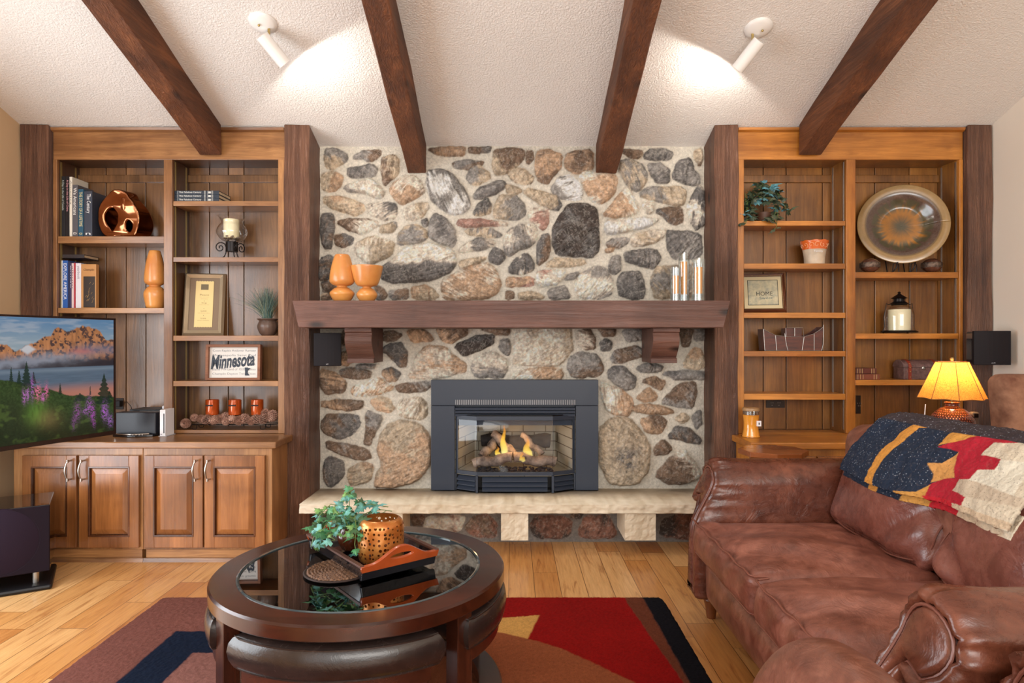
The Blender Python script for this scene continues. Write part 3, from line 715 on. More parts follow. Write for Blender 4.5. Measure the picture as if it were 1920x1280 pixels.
NF = NT('gas_flame'); tcz = NF.n('ShaderNodeSeparateXYZ', Vector=NF.n('ShaderNodeTexCoord').outputs['Generated']).outputs[2]
cf = NF.ramp(tcz, [(0, (255, 244, 150)), (.45, (255, 206, 70)), (1, (255, 120, 20))])
em = NF.n('ShaderNodeEmission', Color=cf, Strength=1.6).outputs[0]; trn = NF.n('ShaderNodeBsdfTransparent').outputs[0]
lw = NF.n('ShaderNodeLayerWeight', Blend=.4).outputs['Facing']
ff = NF.math('MULTIPLY', NF.math('SUBTRACT', 1.0, lw), NF.ramp(tcz, [(0, (200, 200, 200)), (.6, (170, 170, 170)), (1, (20, 20, 20))]))
NF.t.links.new(NF.n('ShaderNodeMixShader', _0=ff, _1=trn, _2=em).outputs[0], NF.out.inputs[0]); M['flame'] = NF.m
for (x, y, z, h, r) in ((-.052, 4.10, .50, .215, .022), (.095, 4.09, .49, .14, .030), (-.09, 4.09, .50, .07, .018), (.06, 4.06, .48, .06, .024)):
    bm = new_bm(); tube(bm, [(x+.006*math.sin(k*1.3), y, z+h*k/8) for k in range(9)], [r*q for q in (.6, 1, 1, .85, .65, .5, .35, .2, .03)], 12)
    obj('flame', bm, M['flame'], t, smooth=True, angle=180)
light('fire_glow', 'POINT', (.02, 4.06, .60), (0, 0, 0), 1.2, (1, .55, .2), shadow_soft_size=.06)

# ================================================================ bookcases and cabinets
YF, YK = 3.92, 4.12
def bookcase(side, label):
    p = 'l' if side < 0 else 'r'; mx, my, mz = M[p+'cx'], M[p+'cy'], M[p+'cz']
    if side < 0: xs = (-2.743, -1.357); ops = [(-2.719, -2.081), (-2.030, -1.398)]; back = M['lback']; zcount = .669
    else: xs = (1.347, 2.695); ops = [(1.386, 1.999), (2.053, 2.675)]; back = M['rback']
    t = thing('bookcase', label, 'bookcase', ((xs[0]+xs[1])/2, 4.02, .669), 0, 'built-in bookcases')
    ztop = 2.307; zc = 2.489
    bm = new_bm(); zb = .67
    e = [xs[0]]+[v for o_ in ops for v in o_]+[xs[1]]
    for i in range(0, 6, 2): box(bm, e[i], e[i+1], YF, YF+.02, zb, ztop)
    obj('stile_frame', bm, mz, t, bev=.002)
    bm = new_bm(); box(bm, xs[0], xs[1], YF+.002, YF+.02, ztop, 2.486); obj('frieze_board', bm, mx, t, bev=.002)
    bm = new_bm(); prism(bm, [(YF, 2.47), (YF-.02, 2.478), (YF-.024, 2.492), (YF, 2.492)], 'yz', xs[0], xs[1]); obj('crown_moulding', bm, mx, t)
    bm = new_bm()
    for o_ in ops:
        for x in (o_[0]-.012, o_[1]-.002): box(bm, x, x+.014, YF+.02, YK, zb, 2.48)
    obj('side_panel', bm, M['lside'] if side < 0 else M['rback'], t)
    bm = new_bm(); box(bm, xs[0], xs[1], YF+.02, YK, ztop+.002, ztop+.016); obj('top_panel', bm, M['lside'] if side < 0 else M['rback'], t)
    cuts = [[-2.72, -2.55, -2.424, -2.3, -2.08], [-2.03, -1.90, -1.782, -1.684, -1.398]] if side < 0 else [[1.386, 1.578, 1.722, 1.95, 2.0], [2.053, 2.278, 2.495, 2.675]]
    for c in cuts:
        bm = new_bm()
        for a, b in zip(c, c[1:]): box(bm, a+.0025, b-.0025, YK, YK+.012, zb, 2.48)
        obj('back_board', bm, back, t, bev=.002)
        bm = new_bm(); box(bm, c[0], c[-1], YK-.014, YK, 2.215, 2.262); obj('top_cleat', bm, back, t, bev=.003)
    bm = new_bm(); box(bm, xs[0], xs[1], YK+.012, YK+.02, zb, 2.48); obj('backing', bm, M['black'], t)
    sh = [[(443, 456), (577, 587)], [(377, 386), (482, 491), (629, 639), (714, 724), (806, 816)]] if side < 0 else [[(414, 423), (494, 504), (586, 596), (658, 668), (738, 749)], [(510, 521), (625, 635), (712, 722)]]
    for o_, L in zip(ops, sh):
        for a, b in L:
            bm = new_bm(); box(bm, o_[0]+.002, o_[1]-.002, YF+.006, YK-.002, max(.6705, Zp(b, YF+.01)), Zp(a, YF+.01)); obj('shelf', bm, mx, t, bev=.0015)
    for o_ in ops:
        for y in (YF+.035, YK-.035):
            for x, s in ((o_[0]+.002, 1), (o_[1]-.002, -1)):
                bm = new_bm(); box(bm, min(x, x+.002*s), max(x, x+.002*s), y-.006, y+.006, zb+.02, 2.30)
                for k in range(0):
                    pass
                obj('shelf_standard', bm, M['brass'] if side < 0 else M['steel'], t)
    return t
bookcase(-1, 'left built-in wooden bookcase with two columns of shelves above the door cabinets')
bookcase(1, 'right built-in orange-brown wooden bookcase with two columns of shelves behind the sofa')

M['glaze_wood'] = wood('dark_glazed_moulding', (58, 30, 16), (120, 70, 38), 'z', .25, .5, .8, .08)
def door(bm, x0, x1, z0, z1, Y):
    w_ = .055
    box(bm, x0, x0+w_, Y, Y+.02, z0, z1); box(bm, x1-w_, x1, Y, Y+.02, z0, z1)
    box(bm, x0+w_, x1-w_, Y, Y+.02, z0, z0+w_+.01); box(bm, x0+w_, x1-w_, Y, Y+.02, z1-w_-.01, z1)
    a, b, c, d = x0+w_, x1-w_, z0+w_+.01, z1-w_-.01; i = .035
    vs = [(a, Y+.014, c), (b, Y+.014, c), (b, Y+.014, d), (a, Y+.014, d), (a+.008, Y+.012, c+.008), (b-.008, Y+.012, c+.008), (b-.008, Y+.012, d-.008), (a+.008, Y+.012, d-.008),
          (a+i, Y+.002, c+i), (b-i, Y+.002, c+i), (b-i, Y+.002, d-i), (a+i, Y+.002, d-i)]
    fs = [(8, 9, 10, 11)]
    for k in range(4):
        l = (k+1) % 4; fs += [(k, l, 4+l, 4+k), (4+k, 4+l, 8+l, 8+k)]
    raw(bm, vs, fs[:1]+fs[2::2]); box(bm, a, b, Y+.016, Y+.02, c, d)
    g = new_bm(); raw(g, vs[:8], fs[1::2])
    for (e0, e1, g0, g1) in ((a-.005, b+.005, c-.005, c+.004), (a-.005, b+.005, d-.004, d+.005)): box(g, e0, e1, Y-.003, Y+.013, g0, g1)
    for e0 in (a-.005, b-.004): box(g, e0, e0+.009, Y-.003, Y+.013, c, d)
    return g
def pull(x, z0, z1, Y, parent):
    bm = new_bm(); n = 14; pts = []
    for i in range(n+1):
        k = i/n; pts.append((x-.006*math.sin(k*PI)*1.5, Y-.028-.008*math.sin(k*PI), z0+(z1-z0)*k))
    tube(bm, pts, [.0035+.0028*math.sin(i/n*PI)**2 for i in range(n+1)], 10)
    for z in (z0+.004, z1-.004): tube(bm, [(x, Y, z), (x, Y-.03, z)], .005, 10); lathe(bm, [(0, -.012), (.006, -.012), (.006, .004), (0, .004)], (x, Y-.028, z+.004), 12)
    obj('handle', bm, M['nickel'], parent, smooth=True)
def cabinet(x0, x1, doors, label, frame, Y=3.63, hz=(0, 0)):
    t = thing('base_cabinet', label, 'cabinet', ((x0+x1)/2, 3.85, 0), 0, 'base cabinets under the bookcases')
    mf = frame
    bm = new_bm(); box(bm, x0, x1, Y, 3.88, .07, .631)
    obj('cabinet_body', bm, mf, t, bev=.002)
    bm = new_bm(); box(bm, x0+.01, x1-.01, Y+.012, 3.88, 0, .07); prism(bm, [(Y-.004, 0), (Y+.012, 0), (Y+.012, .022), (Y+.002, .02)], 'yz', x0, x1)
    obj('toe_kick', bm, M['lcx'], t)
    for k, (a, b) in enumerate(doors):
        bm = new_bm(); g = door(bm, a, b, .085, .592, Y-.02)
        d = obj('cabinet_door', bm, M['door'], t, bev=.002)
        obj('panel_moulding', g, M['glaze_wood'], d, bev=.0015)
        pull(b-.03 if k % 2 == 0 else a+.03, .46, .57, Y-.02, d)
    return t
L = lambda px: Xp(px, 3.61)
cabinet(-2.757, L(264), [(L(41), L(143)), (L(148), L(260))], 'left base cabinet with two raised-panel doors beside the subwoofer', M['lcz'])
cabinet(L(264)+.002, -1.328, [(L(270), L(380)), (L(383), L(496))], 'base cabinet with two raised-panel doors next to the left chimney post', M['lcz'])
bm = new_bm()
prism(bm, [(-2.80, 3.60), (-1.297, 3.60), (-1.297, 3.884), (-1.354, 3.884), (-1.354, YK), (-2.748, YK), (-2.748, 3.884), (-2.80, 3.884)], 'xy', .632, .669)
obj('worktop', bm, M['lcx'], bev=.006, label='long wooden countertop over the left base cabinets under the television', cat='countertop')
R_ = lambda px: Xp(px, 3.58)
cabinet(1.325, 2.0, [(R_(1400)+.02, 1.66), (1.67, 1.98)], 'right base cabinet behind the octagonal side table', M['rcz'], 3.60)
cabinet(2.002, 2.80, [(2.02, 2.39), (2.40, 2.78)], 'right base cabinet hidden behind the sofa and lamp', M['rcz'], 3.60)
bm = new_bm()
prism(bm, [(1.30, 3.57), (2.82, 3.57), (2.82, 3.884), (2.70, 3.884), (2.70, YK), (1.343, YK), (1.343, 3.884), (1.30, 3.884)], 'xy', .632, .669)
obj('worktop', bm, M['rcx'], bev=.006, label='orange-brown wooden countertop under the right bookcase with the jar candle', cat='countertop')
# ================================================================ lettering and small helpers
def text(s, c, w_, h_, m, parent, yaw=0, spin=0, pitch=0, label=None, name='lettering', italic=0, bold=0, n=(0, 0, 0)):
    """flat lettering centred at world point c, fitted to w_ x h_ (after spin), facing -Y turned by yaw"""
    cu = bpy.data.curves.new('t', 'FONT'); cu.body = s; cu.align_x = 'CENTER'; cu.shear = italic; cu.offset = bold; cu.extrude = 0.0
    cu.resolution_u = 3
    ob = bpy.data.objects.new('t', cu); COL.objects.link(ob); bpy.context.view_layer.update()
    me = bpy.data.meshes.new_from_object(ob.evaluated_get(bpy.context.evaluated_depsgraph_get())); bpy.data.objects.remove(ob)
    co = [v.co for v in me.vertices]
    if not co: return
    x0, x1 = min(v.x for v in co), max(v.x for v in co); y0, y1 = min(v.y for v in co), max(v.y for v in co)
    if spin: tw, th = h_, w_
    else: tw, th = w_, h_
    Mx = Matrix.Diagonal((tw/(x1-x0), th/(y1-y0), 1, 1)) @ Matrix.Translation((-(x0+x1)/2, -(y0+y1)/2, 0))
    Mx = Matrix.Translation(c) @ Matrix.Rotation(yaw, 4, 'Z') @ Matrix.Rotation(pitch, 4, 'X') @ Matrix.Rotation(PI/2, 4, 'X') @ Matrix.Rotation(spin, 4, 'Z') @ Mx
    me.transform(Mx)
    off = Vector((0, 0, 0)); q = parent
    chain = []
    while q is not None: chain.append(q); q = q.parent
    W = Matrix.Identity(4)
    for q in reversed(chain): W = W @ Matrix.LocRotScale(q.location, q.rotation_euler, None)
    me.transform(W.inverted())
    me.name = name; o = bpy.data.objects.new(name, me); COL.objects.link(o); o.parent = parent; me.materials.append(m)
    if label: o['label'] = label
    return o
def wobj(name, bm, m, parent, **k):
    """like obj with world vertices but for parents that may be turned"""
    W = Matrix.Identity(4); chain = []; q = parent
    while q is not None: chain.append(q); q = q.parent
    for q in reversed(chain): W = W @ Matrix.LocRotScale(q.location, q.rotation_euler, None)
    bm.transform(W.inverted()); return obj(name, bm, m, parent, world=False, **k)
def cmat(c, rough=.5, **k):
    key = 'c%d_%d_%d_%d' % (*[int(v) for v in c], int(rough*100))
    if key not in M: M[key] = plain('paint_'+'_'.join(str(int(v)) for v in c), c, rough, **k)
    return M[key]

# ---- upright books
def book(x0, x1, z0, h, depth, cover, label, title=None, tc=(230, 226, 216), th=.7, y=3.955, group='upright books on the left bookcase', small=None, front=None, rot=0):
    t = thing('book', label, 'book', ((x0+x1)/2, y+depth/2, z0), 0, group)
    c = .0022
    bm = new_bm(); box(bm, x0, x0+c, y, y+depth, z0, z0+h); box(bm, x1-c, x1, y, y+depth, z0, z0+h); box(bm, x0, x1, y-.001, y+c, z0, z0+h)
    obj('cover', bm, cmat(cover, .35), t, bev=.001)
    bm = new_bm(); box(bm, x0+c, x1-c, y+c, y+depth-.004, z0+.003, z0+h-.003); obj('pages', bm, M['page'], t)
    cx = (x0+x1)/2
    if title: text(title, (cx, y-.0018, z0+h*(1-th/2-.06)), (x1-x0)*.62, h*th, cmat(tc, .5), t, spin=-PI/2)
    if small: text(small, (cx, y-.0018, z0+h*.07), (x1-x0)*.6, .012, cmat(tc, .5), t)
    return t
z = Zp(443, 3.93)
K = 3.95
for a, b, top, cov, ti, tcol, th, lab, sm in (
    (107.5, 112.5, 330, (26, 26, 30), 'A Day in the Life of the Soviet Union', (214, 120, 120), .62, 'tall black book at the far left of the top shelf, Soviet Union title', None),
    (113, 121, 330, (24, 25, 30), 'A Day in the Life of Canada', (190, 200, 190), .5, 'tall black book with white spine title Canada', None),
    (121.5, 129, 330, (26, 24, 28), 'A Day in the Life of China', (222, 160, 170), .52, 'tall black book with pinkish spine title China', None),
    (129.5, 134.5, 331, (226, 220, 206), 'America', (120, 116, 110), .4, 'tall white book with wooden-toned pages sticking up behind the grey book', None),
    (135, 145, 346, (88, 86, 92), 'We Americans', (240, 238, 232), .52, 'grey book titled We Americans', 'D'),
    (146, 155.5, 354, (40, 84, 108), 'THE STORY OF A LIFETIME', (220, 206, 150), .72, 'teal blue book with gold spine title', 'o'),
    (157, 172, 358, (56, 62, 76), 'The Century', (240, 240, 240), .42, 'thick dark slate book titled The Century beside the bronze sculpture', 'n')):
    x0, x1 = Xp(a, K), Xp(b, K); book(x0, x1, z, Zp(top, K)-z, .150, cov, lab, ti, tcol, th, small=sm)
z = Zp(577, 3.93)
for a, b, top, cov, ti, tcol, th, lab in (
    (109, 116.5, 488, (204, 206, 212), None, None, 0, 'pale grey book at the far left of the second shelf'),
    (117, 126, 488, (44, 92, 168), 'EXPLORE AMERICA', (240, 240, 244), .76, 'bright blue book titled Explore America'),
    (126.5, 129.5, 490, (34, 44, 84), None, None, 0, 'thin navy book beside the bright blue one'),
    (130, 133, 492, (60, 52, 90), 'guide', (220, 220, 230), .5, 'thin purple-navy book in the second shelf row'),
    (133.5, 137.5, 493, (220, 196, 196), 'album', (120, 60, 70), .5, 'thin pale pink book between navy and red ones'),
    (138, 140.5, 492, (178, 40, 56), None, None, 0, 'thin red book on the second shelf'),
    (141, 151, 493, (222, 216, 222), 'yearbook', (140, 130, 140), .3, 'white book beside the tan Champlin book')):
    x0, x1 = Xp(a, K), Xp(b, K); book(x0, x1, z, Zp(top, K)-z, .15, cov, lab, ti, tcol, th, group='books on the second shelf')
# tan book turned to show its cover
x0 = Xp(152.5, 3.97); w_ = .115
t = thing('book', 'tan book with a dark picture panel titled Champlin turned to show its cover', 'book', (x0+.05, 3.97, z), 0)
bm = new_bm(); box(bm, x0, x0+.098, 3.956, 3.985, z, Zp(495, 3.956)); wobj('cover', bm, cmat((186, 132, 76), .4), t, bev=.002)
bm = new_bm(); box(bm, x0+.022, x0+.092, 3.9545, 3.957, z+.004, Zp(518, 3.956)); wobj('picture_panel', bm, cmat((44, 28, 18), .4), t, bev=.006)
bm = new_bm()
for i in range(16):
    a = x0+.032+random.random()*.048; zz = z+.03+random.random()*.13; tube(bm, [(a, 3.954, zz), (a+.008, 3.954, zz+.012)], .0007, 4)
wobj('picture_lines', bm, cmat((190, 150, 90)), t)
text('Champlin', (x0+.055, 3.9543, Zp(506, 3.956)), .062, .016, cmat((90, 58, 30)), t, italic=.2)
# dark book lying on the row
x0 = Xp(108, 3.96)
t = thing('book', 'dark book lying flat on top of the second shelf book row', 'book', (x0+.08, 4.02, z+.29), 0)
zt_ = Zp(487, 3.95)
bm = new_bm(); box(bm, x0, x0+.16, 3.962, 4.10, zt_+.012, zt_+.016); box(bm, x0, x0+.16, 3.962, 4.10, zt_+.03, zt_+.034); box(bm, x0, x0+.16, 3.96, 3.964, zt_+.012, zt_+.034)
obj('cover', bm, cmat((46, 38, 40), .4), t, bev=.001)
bm = new_bm(); box(bm, x0+.002, x0+.158, 3.966, 4.097, zt_+.0165, zt_+.0295); obj('pages', bm, M['page'], t)
# three flat books, column B
z = Zp(377, 3.93); x0, x1 = Xp(325, 3.95), Xp(411.5, 3.95)
for i in range(3):
    zz = z+i*.0222
    t = thing('book', ['bottom', 'middle', 'topmost'][i]+' of three dark blue books lying stacked on the upper shelf', 'book', ((x0+x1)/2, 4.02, zz), 0, 'stack of matching books')
    bm = new_bm(); box(bm, x0, x1, 3.945, 4.11, zz+.0002, zz+.0028); box(bm, x0, x1, 3.945, 4.11, zz+.019, zz+.0216); box(bm, x0, x1, 3.943, 3.9465, zz+.0002, zz+.0216)
    obj('cover', bm, cmat((28, 40, 54), .35), t, bev=.0012)
    bm = new_bm(); box(bm, x0+.004, x1-.003, 3.947, 4.105, zz+.003, zz+.0188); obj('pages', bm, M['page'], t)
    text('This Fabulous Century', (x0+.105, 3.9422, zz+.0112), .135, .0135, cmat((206, 206, 200)), t, italic=.1, bold=.01)
    bm = new_bm()
    for q in (.03, .19, .195, .21, .235, .24): box(bm, x0+q, x0+q+.0018, 3.9418, 3.9432, zz+.001, zz+.021)
    box(bm, x0+.214, x0+.230, 3.9418, 3.9432, zz+.005, zz+.017); wobj('spine_bands', bm, cmat((190, 190, 184)), t)

# ---- bronze sculpture
def shape2d(outer, holes, ext, bevel, res=4):
    cu = bpy.data.curves.new('s', 'CURVE'); cu.dimensions = '2D'; cu.fill_mode = 'BOTH'; cu.extrude = ext; cu.bevel_depth = bevel; cu.bevel_resolution = res; cu.resolution_u = 10
    for pts in [outer]+holes:
        sp_ = cu.splines.new('BEZIER'); sp_.bezier_points.add(len(pts)-1); sp_.use_cyclic_u = True
        for bp, p_ in zip(sp_.bezier_points, pts): bp.co = (p_[0], p_[1], 0); bp.handle_left_type = bp.handle_right_type = 'AUTO'
    ob = bpy.data.objects.new('s', cu); COL.objects.link(ob); bpy.context.view_layer.update()
    me = bpy.data.meshes.new_from_object(ob.evaluated_get(bpy.context.evaluated_depsgraph_get())); bpy.data.objects.remove(ob)
    bm = bmesh.new(); bm.from_mesh(me); bpy.data.meshes.remove(me); bmesh.ops.remove_doubles(bm, verts=bm.verts, dist=1e-5); return bm
z = Zp(443, 3.93); cx0 = Xp(232, 4.0); k_ = 4.0/F
P_ = lambda L_: [((x/9.145+100-232)*k_, (443-(y/9.145+320))*k_) for x, y in L_]
outer = P_([(940, 1110), (860, 960), (835, 780), (880, 600), (1010, 430), (1150, 372), (1250, 400), (1310, 480), (1380, 560), (1450, 700), (1480, 880), (1460, 1040), (1430, 1110), (1200, 1115)])
hl = [P_([(1050, 625), (1130, 700), (1165, 850), (1130, 1000), (1070, 1070), (985, 1000), (920, 880), (930, 740)]), P_([(1340, 835), (1400, 880), (1430, 960), (1400, 1050), (1340, 1085), (1275, 1050), (1258, 960), (1285, 870)])]
bm = shape2d(outer, hl, .030, .011, 5)
bm.transform(Matrix.Translation((cx0, 4.01, z+.012)) @ Matrix.Rotation(PI/2, 4, 'X'))
for v_ in bm.verts:
    k = (v_.co.y-3.98); v_.co.x += max(0, k)*.55*(1+.4*math.sin((v_.co.z-z)*20)); v_.co.y += .010*math.sin((v_.co.x-cx0)*45)*math.cos((v_.co.z-z)*22)
    v_.co.z = max(z+.001, v_.co.z)
t = thing('sculpture', 'polished bronze abstract sculpture with two oval holes', 'sculpture', (cx0, 4.01, z))
obj('body', bm, M['copper'], t, smooth=True, angle=180)
bm = new_bm(); ball(bm, (cx0+.012, 3.985, z+.205), .03, .95, .6, 1.5)
obj('polished_lobe', bm, M['copper'], t, smooth=True)

# ---- amber glass
def amber(prof, c, lab, s=1, nm='vase', m='amber'):
    bm = new_bm(); lathe(bm, prof, c, 40); return obj(nm, bm, M[m], smooth=True, angle=80, label=lab, cat='vase', group='frosted amber glass')
def prof_interp(P, n=6):
    out = []
    for i in range(len(P)-1):
        p0, p1, p2, p3 = P[max(i-1, 0)], P[i], P[i+1], P[min(i+2, len(P)-1)]
        for j in range(n):
            t = j/n
            out.append(tuple(.5*((2*p1[k])+(-p0[k]+p2[k])*t+(2*p0[k]-5*p1[k]+4*p2[k]-p3[k])*t*t+(-p0[k]+3*p1[k]-3*p2[k]+p3[k])*t**3) for k in (0, 1)))
    return out+[P[-1]]
Ym = 3.80; zm_ = 1.4505; s_ = Ym/F
pr = prof_interp([(.0, .0), (13*s_, 0), (21*s_, 10*s_), (22.5*s_, 17*s_), (15*s_, 24.5*s_), (10*s_, 27*s_), (10*s_, 29*s_), (18*s_, 32*s_), (23*s_, 39*s_), (21*s_, 60*s_), (16*s_, 80*s_), (13*s_, 87*s_), (11*s_, 87.5*s_), (11*s_, 80*s_), (0, 60*s_)], 4)
amber([(max(0, a), b) for a, b in pr], (Xp(641.5, Ym), Ym, zm_), 'tall frosted amber double-bulb vase on the mantel')
pr = prof_interp([(0, 0), (11*s_, 0), (18*s_, 8*s_), (19*s_, 15*s_), (13*s_, 23*s_), (8.5*s_, 25.5*s_), (8.5*s_, 27.5*s_), (19*s_, 31*s_), (25*s_, 44*s_), (29.5*s_, 64*s_), (28.5*s_, 64.5*s_), (23*s_, 46*s_), (12*s_, 38*s_), (0, 36*s_)], 4)
amber([(max(0, a), b) for a, b in pr], (Xp(688, Ym), Ym, zm_), 'frosted amber footed bowl beside the tall vase on the mantel')
z = Zp(577, 3.93); s_ = 4.0/F
pr = prof_interp([(0, 0), (13*s_, 0), (17*s_, 12*s_), (19*s_, 28*s_), (14*s_, 38*s_), (10*s_, 41*s_), (10*s_, 43*s_), (17*s_, 48*s_), (18*s_, 60*s_), (15*s_, 85*s_), (10*s_, 106*s_), (8*s_, 107*s_), (8*s_, 100*s_), (0, 80*s_)], 4)
amber([(max(0, a), b) for a, b in pr], (Xp(292, 4.0)-.005, 4.0, z), 'frosted amber hourglass vase on the second shelf of the left bookcase')

# ---- glass cylinders with orange candles
for a, b, top, wt, Y, lab in ((1257, 1277, 501, 517, 3.78, 'shortest of three clear glass cylinders with an orange candle on the mantel'), (1272, 1292.5, 474, 491, 3.83, 'tallest glass cylinder with an orange candle on the mantel'),
                          (1297, 1322, 485, 501, 3.79, 'widest glass cylinder with an orange candle at the right mantel end')):
    c = Xp((a+b)/2, Y); r = (b-a)/2*Y/F; zt_ = Zp(top, Y); zw = Zp(wt, Y)
    t = thing('candle_holder', lab, 'candle holder', (c, Y, zm_), 0, 'glass cylinder candles')
    bm = new_bm(); lathe(bm, [(0, 0), (r, 0), (r, zt_-zm_), (r*.93, zt_-zm_), (r*.93, .006), (0, .006)], (c, Y, zm_), 32); obj('glass_cylinder', bm, M['glass'], t, smooth=True, angle=60)
    bm = new_bm(); lathe(bm, [(0, .045), (r*.55, .045), (r*.6, zw-zm_), (0, zw-zm_-.004)], (c, Y, zm_), 24); cd = obj('candle', bm, M['owax'], t, smooth=True, angle=60)
    bm = new_bm(); lathe(bm, [(0, .007), (r*.9, .007), (r*.9, .043), (0, .043)], (c, Y, zm_), 24); obj('glass_beads', bm, M['glass'], t, smooth=True)
    bm = new_bm(); tube(bm, [(c, Y, zw-.006), (c, Y, zw+.008)], .0012, 5); obj('wick', bm, M['ink'], cd)

# ---- candle holder on scroll feet (column B)
z = Zp(482, 3.93); Y = 4.0; c = Xp(435, Y); s_ = Y/F
t = thing('hurricane_candle_holder', 'round clear glass hurricane with an ivory candle on a black iron scroll stand', 'candle holder', (c, Y, z))
bm = new_bm(); lathe(bm, [(0, 13*s_), (11*s_, 13*s_), (11*s_, 31*s_), (10.5*s_, 31*s_), (10.5*s_, 14*s_), (0, 14*s_)], (c, Y, z), 28)
obj('cup', bm, M['iron'], t, smooth=True)
def spiral(cx_, cy_, r0, turns, a0, n=40, dirn=1, rmin=.1): return [(cx_+(r0*(1-(1-rmin)*i/n))*math.cos(a0+dirn*turns*2*PI*i/n), cy_+(r0*(1-(1-rmin)*i/n))*math.sin(a0+dirn*turns*2*PI*i/n)) for i in range(n+1)]
for ang in (PI, -PI/3.2, PI/3):
    p2 = [(4*s_, 1*s_), (12*s_, 5*s_), (15.5*s_, 12*s_)]+spiral(22*s_, 19*s_, 9.5*s_, 1.6, -2.4, 40, -1)
    p2 = [(17*s_, 1*s_+.001), (14*s_, 4*s_), (11.5*s_, 10*s_), (11.2*s_, 20*s_), (14*s_, 27*s_)]+spiral(22*s_, 20*s_, 10*s_, 1.5, 2.3, 40, -1)
    bm = new_bm(); tube(bm, [(c+a*math.cos(ang), Y+a*math.sin(ang)*.8, z+b+.003) for a, b in p2], .0032, 8); obj('scroll_foot', bm, M['iron'], t, smooth=True)
bm = new_bm(); pr = prof_interp([(10*s_, 30*s_), (20*s_, 35*s_), (27.5*s_, 48*s_), (24*s_, 60*s_), (19*s_, 67*s_), (22*s_, 74*s_), (27*s_, 79*s_)], 6); lathe(bm, pr, (c, Y, z), 36)
obj('glass_globe', bm, M['glass'], t, smooth=True, angle=180)
bm = new_bm(); lathe(bm, [(0, 38*s_), (13.5*s_, 38*s_), (14*s_, 73*s_), (12.5*s_, 73*s_), (8*s_, 69*s_), (0, 68*s_)], (c-1*s_, Y, z), 28); cd = obj('candle', bm, M['wax'], t, smooth=True, angle=60)
bm = new_bm(); lathe(bm, [(0, 0), (.004, .003), (.003, .010), (0, .021)], (c-1*s_, Y, z+68*s_), 10); obj('flame_tip', bm, M['wax'], cd, smooth=True)
bm = new_bm()
for i in range(26): a = random.random()*6.28; r = random.uniform(.2, .9)*20*s_; ball(bm, (c+r*math.cos(a), Y+r*math.sin(a), z+random.uniform(36, 40)*s_), random.uniform(.006, .010), 1.2, 1, .7, 8, 5)
obj('pebbles', bm, [cmat((120, 104, 90))], t, smooth=True, kind='stuff')

# ---- picture frames
def frame(name, lab, W_, H_, fw, fd, mf, loc, yaw, lean, art, cat='picture frame', roll=0):
    t = thing(name, lab, cat, loc); t.rotation_euler = (lean, roll, yaw)
    bm = new_bm()
    o4 = [(-W_/2, 0), (W_/2, 0), (W_/2, H_), (-W_/2, H_)]; i4 = [(-W_/2+fw, fw), (W_/2-fw, fw), (W_/2-fw, H_-fw), (-W_/2+fw, H_-fw)]; m4 = [((a[0]*.6+b[0]*.4), (a[1]*.6+b[1]*.4)) for a, b in zip(o4, i4)]
    vs = [(x, 0, z_) for x, z_ in o4]+[(x, -fd, z_) for x, z_ in m4]+[(x, -fd*.35, z_) for x, z_ in i4]+[(x, .006, z_) for x, z_ in o4]
    fs = [(12, 13, 14, 15)]
    for k in range(4):
        l = (k+1) % 4; fs += [(k, l, 4+l, 4+k), (4+k, 4+l, 8+l, 8+k), (12+k, 12+l, l, k)]
    raw(bm, vs, fs); obj('moulding', bm, mf, t, world=False, bev=.001)
    art(t, W_-2*fw, H_-2*fw, fw)
    return t
def lbox(name, p, m, x0, x1, y0, y1, z0, z1, bev=0, label=None):
    bm = new_bm(); box(bm, x0, x1, y0, y1, z0, z1); return obj(name, bm, m, p, world=False, bev=bev, label=label)
def ltext(s, p, x, y, z_, w_, h_, m, **k):
    W = Matrix.LocRotScale(p.location, p.rotation_euler, None)
    cu = text(s, (x, y, z_), w_, h_, m, None, **k)
    if cu: cu.parent = p
    return cu
M['mat'] = plain('taupe_mat_board', (132, 112, 92), .8); M['pewter'] = plain('champagne_frame', (176, 158, 132), .35, metal=.35)
def art1(t, w_, h_, fw):
    lbox('mat_board', t, M['mat'], -w_/2, w_/2, -.003, .002, fw, fw+h_)
    a, b = w_*.30, h_*.44; cz = fw+h_/2
    bm = new_bm(); n = 14; pts = []
    for i in range(n+1): pts.append((-a+2*a*i/n, cz-b+(.0015 if i % 2 else -.0015)))
    for i in range(n+1): pts.append((a-2*a*i/n, cz+b+(.0015 if i % 2 else -.0015)))
    prism(bm, pts, 'xz', -.006, -.003); obj('certificate', bm, cmat((224, 200, 140), .6), t, world=False)
    lbox('emblem', t, cmat((110, 96, 70)), -a*.42, a*.42, -.0068, -.006, cz+b*.62, cz+b*.86)
    for s, zz, ww, hh in (('Peace', .40, 1.0, .052), ('be with you', .30, 1.0, .02), ('always', .22, .8, .026), ('Sing', .04, .55, .05), ('while you can', -.04, 1.1, .02), ('Love', -.30, .62, .045), ('with all your heart', -.40, 1.3, .02), ('Live', -.62, .55, .045), ('every moment', -.72, 1.3, .02)):
        ltext(s, t, 0, -.0065, cz+b*zz, a*ww, hh*b*1.4, cmat((130, 100, 60)))
    for zz in (.13, -.19, -.5): lbox('dot', t, M['ink'], -.0015, .0015, -.007, -.006, cz+b*zz-.0015, cz+b*zz+.0015)
z = Zp(629, 3.93)
frame('picture_frame', 'tall champagne frame with a taupe mat around a narrow gold certificate', .236, .395, .032, .02, M['pewter'], (Xp(378, 4.0), 4.015, z+.001), math.radians(12), math.radians(-11), art1)
